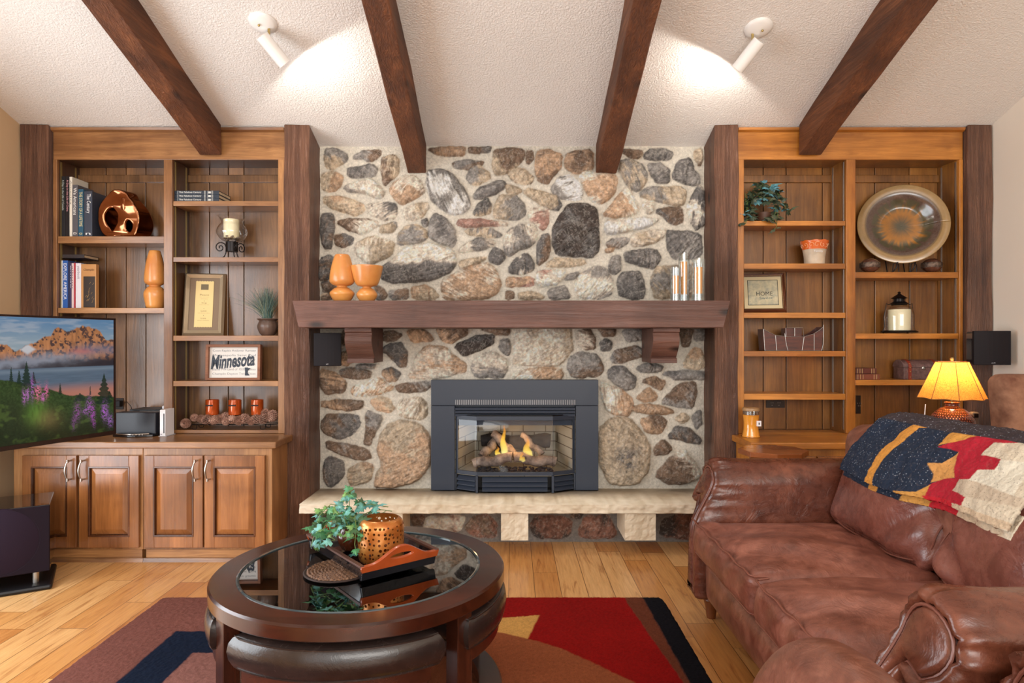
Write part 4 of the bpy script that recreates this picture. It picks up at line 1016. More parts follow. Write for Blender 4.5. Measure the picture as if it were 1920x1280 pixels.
def art2(t, w_, h_, fw):
    lbox('sign_board', t, cmat((226, 224, 220), .7), -w_/2, w_/2, -.004, .003, fw, fw+h_)
    g = cmat((120, 122, 126)); d = cmat((34, 46, 62)); cz = fw+h_/2; y = -.0045
    for i, s in enumerate(('Coon Rapids Andover Ramsey', 'Minneapolis Saint Paul', 'Anoka Rogers Elk River', 'Osseo Brooklyn Park', 'Blaine MN Land of 10,000 Lakes', 'Champlin Dayton Twin Cities')):
        ltext(s, t, 0, y, cz+h_*(.38-.152*i), w_*.88, h_*.088, g)
    k = ltext('Minnesota', t, 0, -.006, cz+h_*.06, w_*.90, h_*.46, d, italic=.35, bold=.028)
    k.rotation_euler = (0, -.09, 0); k.location = (0, 0, 0); k.location.x = .0
    bm = new_bm(); q = [(-.3, .5), (-.05, .5), (0, .56), (.04, .46), (.42, .4), (.1, .12), (.06, -.15), (.28, -.5), (-.26, -.5), (-.26, 0)]
    prism(bm, [(w_*.27+a*w_*.17, cz-h_*.30+b*h_*.26) for a, b in q], 'xz', -.0066, -.0048); obj('state_shape', bm, d, t, world=False)
M['ply'] = wood('rustic_sign_wood', (112, 66, 44), (178, 122, 90), 'x', .6, 0, 1.5, .3)
z = Zp(714, 3.93); Y = 3.985; s_ = Y/F
W_, H_ = 100*s_, 67*s_
t = thing('wooden_sign', 'wood-framed white sign reading Minnesota over grey town names', 'sign', (Xp(439, Y), Y, z+.001)); t.rotation_euler = (math.radians(-3), 0, math.radians(3))
for a in ((-W_/2, -W_/2+.016, -.028, .014, 0, H_), (W_/2-.016, W_/2, -.028, .014, 0, H_), (-W_/2+.016, W_/2-.016, -.028, .014, 0, .016), (-W_/2+.016, W_/2-.016, -.028, .014, H_-.016, H_)): lbox('frame_board', t, M['ply'], *a, bev=.001)
art2(t, W_-.032, H_-.032, .016)
M['dfr'] = plain('dark_red_wood_frame', (84, 44, 26), .35, var=.2)
def art3(t, w_, h_, fw):
    lbox('mat_board', t, cmat((206, 190, 152), .7), -w_/2, w_/2, -.002, .004, fw, fw+h_)
    a, b, cz = w_*.39, h_*.38, fw+h_/2
    bm = new_bm()
    for (x0, x1, z0, z1) in ((-a-.003, a+.003, cz-b-.003, cz-b), (-a-.003, a+.003, cz+b, cz+b+.003), (-a-.003, -a, cz-b, cz+b), (a, a+.003, cz-b, cz+b)): box(bm, x0, x1, -.0035, -.002, z0, z1)
    obj('border_line', bm, M['ink'], t, world=False)
    lbox('print', t, M['print'], -a, a, -.003, -.002, cz-b, cz+b)
    ltext('HOME', t, a*.1, -.0036, cz-b*.1, a*1.1, b*.34, cmat((70, 66, 60))); ltext('Sweet', t, a*.2, -.0036, cz-b*.45, a*.9, b*.22, cmat((90, 110, 110)))
M['print'] = plain('sepia_print', (206, 196, 160), .6, c2=(150, 152, 138), vs=30)
z = Zp(586, 3.93); Y = 3.99
fr_ = frame('picture_frame', 'dark beaded wooden frame with an antique print leaning against the case side', .262, .262, .022, .014, M['dfr'], (Xp(1431, Y)+.004, Y, z+.006), math.radians(-14), math.radians(-22), art3)
bm = new_bm()
for i in range(44):
    k = -.262/2+.02+.222*i/43
    for q in ((k, .019), (k, .243)): ball(bm, (q[0], -.012, q[1]), .0022, 1, 1, 1, 6, 4)
    for q in ((-.112, k+.131), (.112, k+.131)): ball(bm, (q[0], -.012, q[1]), .0022, 1, 1, 1, 6, 4)
obj('beading', bm, cmat((170, 140, 100)), fr_, world=False, kind='stuff')

# ---- foliage
def leafmesh(bm, lay, p, d, up, size, c, lobes=True):
    d = Vector(d).normalized(); n = Vector(up); n = (n-d*n.dot(d)); n = n.normalized() if n.length > 1e-4 else d.orthogonal().normalized(); s = d.cross(n)
    L_ = [(0, 0), (.30, -.10), (.52, .22), (.28, .34), (.40, .62), (.16, .60), (0, 1.05), (-.16, .60), (-.40, .62), (-.28, .34), (-.52, .22), (-.30, -.10)] if lobes else [(0, 0), (.16, .3), (.12, .7), (0, 1), (-.12, .7), (-.16, .3)]
    ctr = bm.verts.new(Vector(p)+(d*.38+n*.06)*size); ring = [bm.verts.new(Vector(p)+(s*a+d*b-n*(.12*abs(a)*2+.16*b*b))*size) for a, b in L_]
    for v_ in [ctr]+ring: v_[lay] = (*[min(1, q*random.uniform(.85, 1.15)) for q in c], 1)
    ctr[lay] = (*[min(1, q*1.35) for q in c], 1)
    for i in range(len(ring)): bm.faces.new((ctr, ring[i], ring[(i+1) % len(ring)]))
def finish(name, bm, m, parent):
    return wobj(name, bm, m, parent)
def ivy(parent, paths, size, cols, dens=1, stemc=(96, 120, 60)):
    bm = new_bm(); lay = bm.verts.layers.float_color.new('Col'); st_ = new_bm()
    for pts in paths:
        P = [Vector(p) for p in pts]; fine = []
        for i in range(len(P)-1):
            for j in range(6): fine.append(P[i].lerp(P[i+1], j/6))
        fine.append(P[-1]); tube(st_, fine, .0014, 5)
        for i, q in enumerate(fine):
            if random.random() > dens: continue
            for _ in range(random.choice((1, 1, 2))):
                a = random.uniform(0, 2*PI); out = Vector((math.cos(a), math.sin(a)-.35, random.uniform(-.7, .5)))
                pp = q+out*size*.35
                tube(st_, [q, pp], .0008, 4)
                leafmesh(bm, lay, pp, out, Vector((0, -.6, .8))+Vector([random.uniform(-.6, .6) for _ in range(3)]), size*random.uniform(.7, 1.25), lin(random.choice(cols)))
    finish('foliage', bm, M['leaf'], parent)
    wobj('stems', st_, cmat(stemc), parent)
greens = [(70, 130, 84), (52, 108, 66), (96, 160, 150), (120, 184, 176), (84, 146, 100), (60, 92, 56), (104, 166, 158), (118, 160, 90)]
# grass pot
z = Zp(629, 3.93); Y = 4.02; c = Xp(502, Y); s_ = Y/F
t = thing('potted_grass', 'spiky blue-green artificial grass in a ribbed brown pot', 'plant', (c, Y, z))
bm = new_bm(); pr = prof_interp([(10*s_, 0), (15*s_, 6*s_), (18.5*s_, 17*s_), (16*s_, 26*s_), (15*s_, 28*s_), (19*s_, 31*s_), (17*s_, 32*s_), (14*s_, 28*s_), (0, 26*s_)], 3); lathe(bm, [(0, 0)]+[(max(0, a), b) for a, b in pr], (c, Y, z), 40)
for v_ in bm.verts:
    a = math.atan2(v_.co.y-Y, v_.co.x-c); k = 1+.025*math.cos(a*16); v_.co.x = c+(v_.co.x-c)*k; v_.co.y = Y+(v_.co.y-Y)*k
obj('pot', bm, plain('ribbed_brown_pot', (92, 72, 62), .35, var=.2), t, smooth=True, angle=80)
bm = new_bm(); lay = bm.verts.layers.float_color.new('Col')
for i in range(420):
    a = random.uniform(0, 2*PI); sp_ = abs(random.gauss(0, .34)); ln = random.uniform(.12, .215)
    dx, dy = math.cos(a)*sp_*(1.15 if math.cos(a) < 0 else .55), math.sin(a)*sp_*.4-.05; p0 = Vector((c+random.uniform(-.02, .02), Y+random.uniform(-.02, .02), z+30*s_))
    cc = lin(random.choice([(56, 84, 76), (70, 104, 100), (96, 112, 90), (44, 66, 60), (130, 134, 104)])); pv = []
    for k in range(4):
        q = k/3; p = p0+Vector((dx*ln*q*(1+q*.7), dy*ln*q, ln*q*(1-.35*sp_*q)+.0)); w2 = .0019*(1-q*.85)
        p.x = min(p.x, -1.404); p.y = min(p.y, 4.11)
        for s in (-1, 1):
            v_ = bm.verts.new(p+Vector((w2*s, random.uniform(-.0004, .0004), 0))); v_[lay] = (*cc, 1); pv.append(v_)
    for k in range(3): bm.faces.new((pv[2*k], pv[2*k+1], pv[2*k+3], pv[2*k+2]))
wobj('grass_blades', bm, M['leaf'], t, kind='stuff')

# ---- pine cone tray
z = Zp(806, 3.93); Y = 4.0; s_ = Y/F
t = thing('candle_tray', 'long wire and twig tray holding copper candle cups among pine cones', 'tray', (Xp(443, Y), Y, z))
bm = new_bm(); xa_, xb_ = Xp(366, Y), Xp(520, Y); zt_ = z+9*s_
for y in (Y-.045, Y+.045): tube(bm, [(xa_, y, zt_), (xb_, y, zt_)], .0022, 6)
for i in range(24): x = xa_+(xb_-xa_)*i/23; tube(bm, [(x, Y-.045, zt_), (x+.01, Y+.045, zt_)], .0014, 5)
obj('wire_rack', bm, M['iron'], t)
for x in (Xp(366, Y), Xp(493, Y)):
    for y in (Y-.045, Y+.045):
        bm = new_bm(); tube(bm, [(x, y, zt_), (x+.002, y, z+.006), (x+.008, y, z+.002), (x+.024, y, z+.002), (x+.03, y, z+.006), (x+.032, y, zt_)], .002, 6); obj('wire_leg', bm, M['iron'], t)
bm = new_bm()
for i in range(60):
    x = random.uniform(xa_, xb_-.04); y = Y+random.uniform(-.05, .05); tube(bm, [(x, y, zt_+.004), (x+.03, y+random.uniform(-.02, .02), zt_+random.uniform(.002, .008)), (x+random.uniform(.04, .07), y+random.uniform(-.02, .02), zt_+random.uniform(0, .01))], .0012, 4)
obj('twigs', bm, cmat((120, 100, 84)), t, kind='stuff')
def pinecone(lab):
    bm = new_bm(); lathe(bm, prof_interp([(0, -.024), (.012, -.018), (.015, 0), (.010, .018), (0, .026)], 4), (0, 0, 0), 12)
    t = thing('pine_cone', lab, 'pine cone', (0, 0, 0), 0, 'pine cones around the copper candle cups')
    obj('core', bm, cmat((70, 44, 32)), t, world=False)
    bm = new_bm(); n = 84
    for i in range(n):
        k = i/n; a = i*2.39996; zz = -.024+.05*k; r = .023*math.sin(PI*(.12+.84*k))**.7
        o_ = Vector((math.cos(a), math.sin(a), .3)).normalized(); s = Vector((-math.sin(a), math.cos(a), 0)); p = Vector((0, 0, zz))
        w2 = .0052
        vs = [p+o_*r*.4-s*w2*.5, p+o_*r*.4+s*w2*.5, p+o_*r+s*w2+Vector((0, 0, .001)), p+o_*(r+.0035)+Vector((0, 0, .003)), p+o_*r-s*w2+Vector((0, 0, .001))]
        V = [bm.verts.new(q) for q in vs]+[bm.verts.new(q-Vector((0, 0, .0022))) for q in vs]
        bm.faces.new(V[:5]); bm.faces.new(V[5:][::-1])
        for e in range(5): bm.faces.new((V[e], V[5+e], V[5+(e+1) % 5], V[(e+1) % 5]))
    obj('scales', bm, plain('pine_cone_scale', (196, 154, 134), .6, c2=(120, 80, 64), vs=60), t, world=False)
    return t
pc0 = pinecone('pine cone lying end-on at the left end of the copper cup tray')
pcs = [(352, 793, 0, 1.0, (PI/2, 0, 0)), (364, 783, .02, .8, (1.2, .8, .3)), (376, 785, .01, .85, (1.5, .4, .8)), (387, 787, -.03, 1.0, (1.1, .3, 1.4)), (400, 788, -.03, .95, (1.3, .1, 2.4)), (411, 786, .0, 1.0, (1.0, 1.2, .5)), (421, 783, .01, 1.0, (.9, .7, 1.9)),
       (424, 790, -.04, .8, (1.4, .2, .1)), (434, 787, -.03, .9, (1.2, .9, 2.9)), (447, 788, -.02, 1.0, (1.5, .2, .9)), (456, 786, -.01, 1.05, (1.1, .1, 2.1)), (470, 790, -.03, .8, (1.0, .9, .4)), (478, 786, -.02, 1.0, (1.3, .5, 1.6)), (494, 786, -.02, 1.0, (.3, .1, .9)), (497, 776, .02, .9, (.6, .3, .2)), (510, 781, .0, 1.1, (.4, .2, 2.2))]
plab = ['', 'small pine cone at the left behind the end-on one', 'pine cone left of the first copper cup', 'pine cone below the left edge of the first copper cup', 'pine cone below the right edge of the first copper cup',
        'pine cone just right of the first copper cup', 'pine cone peaking between the first and second cups', 'small pine cone at the front between the first and second cups', 'pine cone below the second copper cup, left side', 'pine cone below the second copper cup, right side',
        'large pine cone between second and third copper cups', 'small pine cone at the front below the third copper cup', 'pine cone under the third copper cup', 'upright pine cone at the front near the right tray end', 'upper pine cone at the back near the right tray end', 'largest reddish pine cone at the right end of the tray']
for i, (px, py, dy, sc_, rt) in enumerate(pcs):
    o = pc0 if i == 0 else dup(pc0, label=plab[i])
    yy = Y-.02+dy*.8; zz = max(Zp(py, yy), zt_+.012 if i else z+.024)
    o.location = (Xp(px, yy), yy, zz); o.rotation_euler = rt; o.scale = (sc_*1.25,)*3
pc0.location.z = Zp(793, Y-.02); pc0.location.x = Xp(352, Y)+.002
for i, (a, b) in enumerate(((386, 410), (429, 452), (471, 493.5))):
    Yc = 4.0; c = Xp((a+b)/2, Yc); r = (b-a)/2*Yc/F; z0 = Zp(777, Yc); h = Zp(749, Yc)-z0
    t2 = thing('candle_cup', ['left', 'middle', 'right'][i]+' copper-orange glass candle cup among the pine cones', 'candle cup', (c, Yc, z0-.004), 0, 'copper candle cups')
    bm = new_bm(); lathe(bm, [(0, 0), (r*.96, 0), (r, .006), (r, h), (r*.93, h), (r*.93, .008), (0, .008)], (c, Yc, z0), 32); obj('glass_cup', bm, M['cupglass'] if 'cupglass' in M else M.setdefault('cupglass', plain('copper_luster_glass', (206, 92, 34), .12, metal=.35, coat=.6, c2=(170, 70, 24), vs=18)), t2, smooth=True, angle=60)
    bm = new_bm(); lathe(bm, [(0, .0), (r*.6, .0), (r*.9, .004), (0, .004)], (c, Yc, z0-.0065), 24); tube(bm, [(c, Yc, zt_), (c, Yc, z0-.004)], .006, 8); obj('stem', bm, M['iron'], t2, smooth=True)
    bm = new_bm(); box(bm, c-.022, c+.022, Yc-r-.004, Yc-r, z0+h*.60, z0+h*.69); 
    obj('dragonfly_ornament', bm, M['iron'], t2, bev=.002)
    bm = new_bm(); lathe(bm, [(0, h*.4), (r*.9, h*.4), (r*.9, h*.42), (0, h*.42)], (c, Yc, z0), 24); obj('wax', bm, M['owax'], t2)
# ================================================================ right bookcase contents
# ivy garland on the top shelf
z = Zp(414, 3.93)
t = thing('ivy_garland', 'dark green artificial ivy with blue-green leaves drooping over the right bookcase top shelf', 'plant', (Xp(1438, 3.98), 3.98, z))
bm = new_bm(); lathe(bm, [(0, 0), (.035, 0), (.045, .03), (.05, .06), (.04, .06), (0, .04)], (Xp(1432, 4.0), 4.0, z), 20); wobj('pot', bm, cmat((80, 50, 34)), t, smooth=True)
arc = lambda L_, Y=3.96: [(Xp(a, Y+d), Y+d, Zp(b, Y+d)) for a, b, d in L_]
cols = [(66, 78, 60), (52, 66, 48), (84, 92, 72), (96, 150, 160), (46, 60, 44), (76, 124, 134), (60, 70, 52)]
ivy(t, [arc([(1400, 400, 0), (1402, 375, .0), (1415, 352, .02), (1435, 346, .03), (1455, 358, .02), (1470, 385, 0), (1476, 396, -.02)]), arc([(1404, 405, 0), (1410, 370, 0), (1425, 358, .0), (1445, 362, .0), (1462, 380, -.01), (1458, 402, -.02), (1456, 426, -.05)]),
        arc([(1397, 362, .02), (1400, 385, 0), (1402, 405, -.03), (1398, 420, -.05)]), arc([(1415, 365, -.02), (1430, 370, -.03), (1445, 372, -.04), (1455, 392, -.04), (1450, 415, -.05)]), arc([(1408, 350, .03), (1425, 345, .04), (1448, 350, .04), (1462, 366, .03)])], .050, cols, .8)
# family pot
z = Zp(494, 3.93); Y = 4.0; c = Xp(1527, Y); s_ = Y/F
t = thing('ceramic_pot', 'beige ceramic pot lettered Family with an orange scroll rim', 'pot', (c, Y, z))
bm = new_bm(); lathe(bm, prof_interp([(0, 0), (17*s_, 0), (18*s_, 4*s_), (18.5*s_, 14*s_), (21*s_, 29*s_)], 4), (c, Y, z), 36); obj('body', bm, plain('beige_crackle_glaze', (186, 168, 146), .45, var=.12), t, smooth=True, angle=80)
bm = new_bm(); lathe(bm, prof_interp([(21*s_, 28*s_), (22.5*s_, 34*s_), (25*s_, 43*s_), (23.5*s_, 43.5*s_), (20*s_, 34*s_), (17*s_, 20*s_)], 4), (c, Y, z), 48)
for v_ in bm.verts: v_.co.z += .002*math.sin(math.atan2(v_.co.y-Y, v_.co.x-c)*9)*(v_.co.z > z+35*s_)
rim = obj('rim', bm, plain('orange_glaze', (204, 96, 36), .3, coat=.4), t, smooth=True, angle=80)
bm = new_bm()
for i in range(14):
    a = i*2*PI/14; n_ = 16; pts = []
    for (u_, v2) in spiral(0, 0, 5.5*s_, 1.0, a*3, n_): aa = a+u_/(23.5*s_); rr = 23.2*s_+v2*.28; pts.append((c+rr*math.cos(aa), Y+rr*math.sin(aa), z+35.5*s_+v2))
    tube(bm, pts, .0011, 4)
obj('scrollwork', bm, cmat((236, 190, 150)), rim)
text('Family', (c-.006, Y-20.6*s_, z+23*s_), .054, .015, M['whitep'], t, pitch=-.12)
# ark shaped basket
z = Zp(658, 3.93); Y = 3.99; s_ = Y/F; X0 = Xp(1426, Y)
t = thing('boat_basket', 'dark red capiz and wire boat-shaped basket with a small cabin', 'basket', (X0+56*s_, Y, z))
fx = lambda u_: X0+(u_-212)/3.765*s_; fz = lambda v2: z+(444-v2)/3.765*s_
top = [(212, 290), (255, 315), (300, 334), (370, 342), (430, 346), (490, 345), (560, 325), (600, 300), (630, 275)]
M['capiz'] = plain('dark_red_capiz', (92, 44, 34), .35, c2=(56, 30, 30), vs=10, stretch=(1, 1, 6), coat=.3)
for yy, nm in ((Y-.045, 'front_panel'), (Y+.045, 'rear_panel')):
    bm = new_bm(); P2 = [(fx(a), fz(b)) for a, b in top]+[(fx(618), fz(441)), (fx(222), fz(441))]; prism(bm, P2, 'xz', yy, yy+.002); obj(nm, bm, M['capiz'], t)
bm = new_bm(); raw(bm, [(fx(222), Y-.045, z+.003), (fx(618), Y-.045, z+.003), (fx(618), Y+.045, z+.003), (fx(222), Y+.045, z+.003)], [(0, 1, 2, 3)])
for (a, b, c2, d2) in ((212, 290, 222, 441), (630, 275, 618, 441)): raw(bm, [(fx(a), Y-.045, fz(b)), (fx(a), Y+.045, fz(b)), (fx(c2), Y+.045, fz(d2)), (fx(c2), Y-.045, fz(d2))], [(0, 1, 2, 3)])
obj('hull', bm, M['capiz'], t)
bm = new_bm(); box(bm, fx(372), fx(488), Y-.03, Y+.03, fz(346), fz(284)); obj('cabin', bm, M['capiz'], t)
bm = new_bm(); Yf = Y-.046
for L_ in (top, [(222, 441), (618, 441)], [(212, 290), (222, 441)], [(630, 262), (632, 300), (628, 400), (618, 441)], [(296, 334), (305, 441)], [(360, 320), (372, 400), (384, 441)], [(495, 346), (488, 400), (482, 441)], [(566, 325), (566, 441)], [(370, 344), (368, 284), (488, 282), (494, 346)], [(430, 284), (430, 340)]):
    tube(bm, [(fx(a), Yf, fz(b)) for a, b in L_], .0013, 5)
obj('wire_trim', bm, M['steel'], t)
# outlets
def outlet(x0, x1, z0, z1, lab, plug=False):
    t = thing('wall_outlet', lab, 'outlet', ((x0+x1)/2, YK, z0), 0)
    bm = new_bm(); box(bm, x0, x1, YK-.006, YK, z0, z1); obj('plate', bm, cmat((34, 20, 12), .35), t, bev=.001)
    bm = new_bm()
    for k in (.25, .62): 
        xx = x0+(x1-x0)*k
        for q in (0, .012): box(bm, xx+q, xx+q+.002, YK-.0075, YK-.006, (z0+z1)/2+.004, (z0+z1)/2+.012)
        box(bm, xx+.005, xx+.009, YK-.0075, YK-.006, (z0+z1)/2-.01, (z0+z1)/2-.006)
    obj('slots', bm, cmat((150, 140, 130)), t); return t
Yk = YK
outlet(Xp(1436, Yk), Xp(1471, Yk), Zp(764, Yk), Zp(750, Yk), 'dark horizontal outlet on the back panel above the jar candle')
outlet(Xp(1604, Yk), Xp(1613, Yk), Zp(775, Yk), Zp(741, Yk), 'dark vertical outlet low in the rightmost bookcase column')
# jar candle
Y = 3.80; z = .6695; c = Xp(1408, Y); s_ = Y/F
t = thing('jar_candle', 'amber jar candle with a flat lid on the right countertop', 'candle', (c, Y, z))
bm = new_bm(); lathe(bm, prof_interp([(0, 0), (15*s_, 0), (15.5*s_, 3*s_), (13.6*s_, 14*s_), (13.2*s_, 26*s_), (14.6*s_, 40*s_), (14.6*s_, 41*s_), (0, 41*s_)], 4), (c, Y, z), 36); obj('wax_body', bm, plain('amber_wax', (222, 148, 52), .12, coat=.6, var=.06), t, smooth=True, angle=60)
bm = new_bm(); lathe(bm, [(14.5*s_, 41*s_), (15*s_, 48*s_), (14*s_, 48*s_), (14*s_, 41*s_)], (c, Y, z), 36); obj('glass_neck', bm, M['glass'], t, smooth=True)
bm = new_bm(); lathe(bm, [(0, 49*s_), (15.8*s_, 49*s_), (16*s_, 51*s_), (15*s_, 54*s_), (0, 54.5*s_)], (c, Y, z), 36); obj('lid', bm, cmat((160, 124, 84), .4), t, smooth=True, angle=50)
bm = new_bm(); box(bm, c+6*s_, c+14*s_, Y-14.2*s_, Y-10*s_, z+21*s_, z+31*s_); obj('label', bm, M['whitep'], t)
bm = new_bm(); box(bm, c+9*s_, c+11*s_, Y-14.35*s_, Y-14.2*s_, z+24*s_, z+28*s_); obj('label_mark', bm, M['ink'], t)
# platter
z = Zp(510, 3.93); Y = 4.0; s_ = Y/F; c = Xp(1688, Y); R = 76*s_; cz_ = Zp(421, Y)
t = thing('decorative_platter', 'large round brown and gold platter standing on an iron easel', 'platter', (c, Y, z))
def dish():
    nr, na = 60, 200; r = np.linspace(0.0005, 1, nr)[:, None]*np.ones((1, na+1)); a = np.linspace(0, 2*PI, na+1)[None]*np.ones((nr, 1))
    d = np.where(r < .62, .055, np.where(r < .82, .055*(1-sstep(.62, .82, r))+.004, .004*(1-r)/.18)); d = .05*(1-sstep(.45, .83, r))+.003*np.sin(np.clip((r-.83)/.17, 0, 1)*PI)*-1
    X = r*np.cos(a)*R; Z = r*np.sin(a)*R
    gold = np.array(lin((176, 144, 96))); tanr = np.array(lin((158, 128, 84))); dk = np.array(lin((78, 54, 40))); oc = np.array(lin((164, 108, 40))); gy = np.array(lin((88, 82, 62)))
    n = fbm(np.cos(a)*4+r*.5, np.sin(a)*4+r*.5, 4, 3)
    petal = np.abs(np.sin(a*8+2*n)); streak = fbm(a*9, r*1.2, 3, 8)
    C = np.ones(r.shape+(3,))*oc
    f = lambda m, c_: C*(1-m[..., None])+m[..., None]*c_
    C = f(sstep(.45, .1, r+.12*streak), gy*.8); C = f(sstep(.35, .6, streak)*sstep(.3, .5, r), gy)
    C = f(sstep(.45, .62, r+.12*petal-.06), gy*.9)
    spike = sstep(0, .04, (r-.5)-.26*(1-np.abs(((a*13/(2*PI)) % 1)-.5)*6).clip(0, 1)*0-.16+.16*np.maximum(0, 1-np.abs(((a*11/(2*PI)) % 1)-.5)*9))
    C = f(spike, dk+.06*fbm(X*300, Z*300, 3)[..., None]); C = f(sstep(.80, .82, r), tanr*.55); C = f(sstep(.835, .85, r), tanr)
    P = np.stack([X, d, Z], -1); return P, C
P, C = dish()
yaw, tl = math.radians(-20), math.radians(-10)
Rm = np.array((Matrix.Rotation(yaw, 3, 'Z') @ Matrix.Rotation(tl, 3, 'X')))
M['glaze'] = attrmat('glossy_platter_glaze', .16, .1, 30, .0, spec=.8)
P2 = P @ Rm.T+np.array([c, 3.975, cz_]); o = gridmesh('dish', P2, C, M['glaze'], parent=t, origin=(c, Y, z))
sol = o.modifiers.new('solid', 'SOLIDIFY'); sol.thickness = .006; sol.offset = -1
bm = new_bm()
for x in (c-.062, c+.045):
    tube(bm, [(x, 4.07, z+.16), (x, 4.03, z+.004), (x-.01, 3.985, z+.002), (x-.012, 3.945, z+.006), (x, 3.932, z+.03), (x+.004, 3.935, z+.055), (x+.012, 3.94, z+.06)], .0035, 7)
    tube(bm, [(x-.02, 3.94, z+.003), (x-.016, 3.938, z+.05), (x, 3.936, z+.058), (x+.016, 3.938, z+.045), (x+.018, 3.94, z+.003)], .003, 7)
tube(bm, [(c-.062, 4.06, z+.10), (c+.045, 4.06, z+.10)], .003, 6)
obj('easel', bm, M['iron'], t, smooth=True)
for px, yaw_, lab in ((1631, .3, 'brown decorative ball with a carved band left of the platter'), (1747, -.3, 'brown decorative ball with a carved band right of the platter')):
    cb = Xp(px, 3.97); rb = 18.5*3.97/F*.92
    t = thing('decorative_ball', lab, 'ball', (cb, 3.97, z), 0, 'banded balls beside the platter')
    bm = new_bm(); ball(bm, (cb, 3.97, z+rb*.80), rb, 1, 1, .8, 28, 18); obj('ball', bm, M.setdefault('bwood', plain('polished_dark_brown', (84, 52, 40), .15, coat=.5, var=.2)), t, smooth=True)
    bm = new_bm(); 
    lathe(bm, [(rb*.98, -.016), (rb*1.03, -.012), (rb*1.04, .012), (rb*.99, .016)], (cb, 3.97, z+rb*.82), 32); 
    bd = obj('carved_band', bm, plain('carved_band_metal', (130, 110, 96), .35, metal=.6, c2=(60, 46, 40), vs=70, bump=.8, bsc=200), t, smooth=True)
# lantern
z = Zp(625, 3.93); Y = 3.99; s_ = Y/F; c = Xp(1686, Y)
t = thing('lantern', 'bronze wire lantern with a glass dome and an ivory pillar candle', 'lantern', (c, Y, z))
bm = new_bm(); lathe(bm, [(0, 2*s_), (30*s_, 2*s_), (31*s_, 4*s_), (27*s_, 6*s_), (0, 6*s_)], (c, Y, z), 36)
for k in range(3): a = k*2.1+.5; ball(bm, (c+26*s_*math.cos(a), Y+26*s_*math.sin(a), z+.004), .005, u=8, v=6)
obj('base', bm, M['iron'], t, smooth=True, angle=50)
bm = new_bm(); lathe(bm, prof_interp([(25*s_, 6*s_), (25.5*s_, 20*s_), (25*s_, 38*s_), (20*s_, 49*s_), (12*s_, 54*s_)], 5), (c, Y, z), 36); obj('glass_dome', bm, M['glass'], t, smooth=True, angle=180)
bm = new_bm(); lathe(bm, [(0, 6*s_), (18.5*s_, 6*s_), (19*s_, 45*s_), (16*s_, 44*s_), (8*s_, 41*s_), (0, 41*s_)], (c, Y, z), 36); obj('candle', bm, M['wax'], t, smooth=True, angle=50)
bm = new_bm(); lathe(bm, [(13*s_, 54*s_), (15*s_, 56*s_), (12*s_, 59*s_), (9*s_, 60*s_), (9*s_, 65*s_), (14*s_, 66*s_), (10*s_, 69*s_), (4*s_, 73*s_), (2*s_, 75*s_), (3*s_, 77*s_), (0, 79*s_)], (c, Y, z), 24)
for k in range(12): a = k*PI/6; tube(bm, [(c+10*s_*math.cos(a), Y+10*s_*math.sin(a), z+58*s_), (c+10*s_*math.cos(a), Y+10*s_*math.sin(a), z+66*s_)], .0014, 4)
obj('roof', bm, M['iron'], t, smooth=True, angle=50)
bm = new_bm()
for s in (-1, 1): tube(bm, [(c+s*31*s_, Y, z+4*s_), (c+s*27*s_, Y, z+14*s_), (c+s*29*s_, Y, z+30*s_), (c+s*25*s_, Y, z+50*s_), (c+s*24*s_, Y, z+57*s_), (c+s*21*s_, Y, z+54*s_), (c+s*12*s_, Y, z+57*s_)], .0022, 6)
obj('wire_handle', bm, M['iron'], t, smooth=True)
# two small books and the chest
z = Zp(712, 3.93); Y = 3.95
for (a, b, zt0, zt1, cov, lab) in ((1605.5, 1650, 711, 700.5, (120, 66, 48), 'lower brown leather-bound book by the lantern column'), (1605.5, 1644, 700, 689.5, (92, 44, 34), 'upper dark brown leather-bound book with ribbed spine on the small stack')):
    x0, x1, z0, z1 = Xp(a, Y), Xp(b, Y), z+(711-zt0)*Y/F+.0003, z+(711-zt1)*Y/F
    t = thing('book', lab, 'book', ((x0+x1)/2, 4.0, z0), 0, 'small leather-bound books')
    bm = new_bm(); box(bm, x0, x1, 3.955, 4.07, z0, z0+.003); box(bm, x0, x1, 3.955, 4.07, z1-.003, z1); box(bm, x0, x1, 3.951, 3.956, z0, z1); obj('cover', bm, cmat(cov, .4), t, bev=.0015)
    bm = new_bm(); box(bm, x0+.003, x1-.003, 3.957, 4.066, z0+.003, z1-.003); obj('pages', bm, M['page'], t)
    bm = new_bm()
    for k in range(5): x = x0+(x1-x0)*(.06+.11*k+(.35 if k > 2 else 0)); box(bm, x, x+.003, 3.9495, 3.9515, z0+.002, z1-.002)
    obj('spine_gilding', bm, cmat((190, 160, 110)), t)
Y = 3.97; x0, x1 = Xp(1693.5, Y), Xp(1764, Y); h = 37*Y/F
t = thing('treasure_chest', 'small embossed wooden chest with red straps behind the lamp shade', 'box', ((x0+x1)/2, Y+.05, z))
M['chest'] = plain('embossed_grey_brown_leather', (120, 92, 88), .4, c2=(80, 54, 50), vs=50, bump=.8, bsc=120)
bm = new_bm(); box(bm, x0+.004, x1-.004, Y, Y+.11, z, z+h*.62); obj('body', bm, M['chest'], t, bev=.003)
pf = [(Y-.003, z+h*.62)]+[(Y+.055-.058*math.cos(k*PI/10), z+h*.62+h*.38*math.sin(k*PI/10)) for k in range(11)]
bm = new_bm(); prism(bm, pf, 'yz', x0, x1); obj('lid', bm, M['chest'], t, smooth=True, bev=.002)
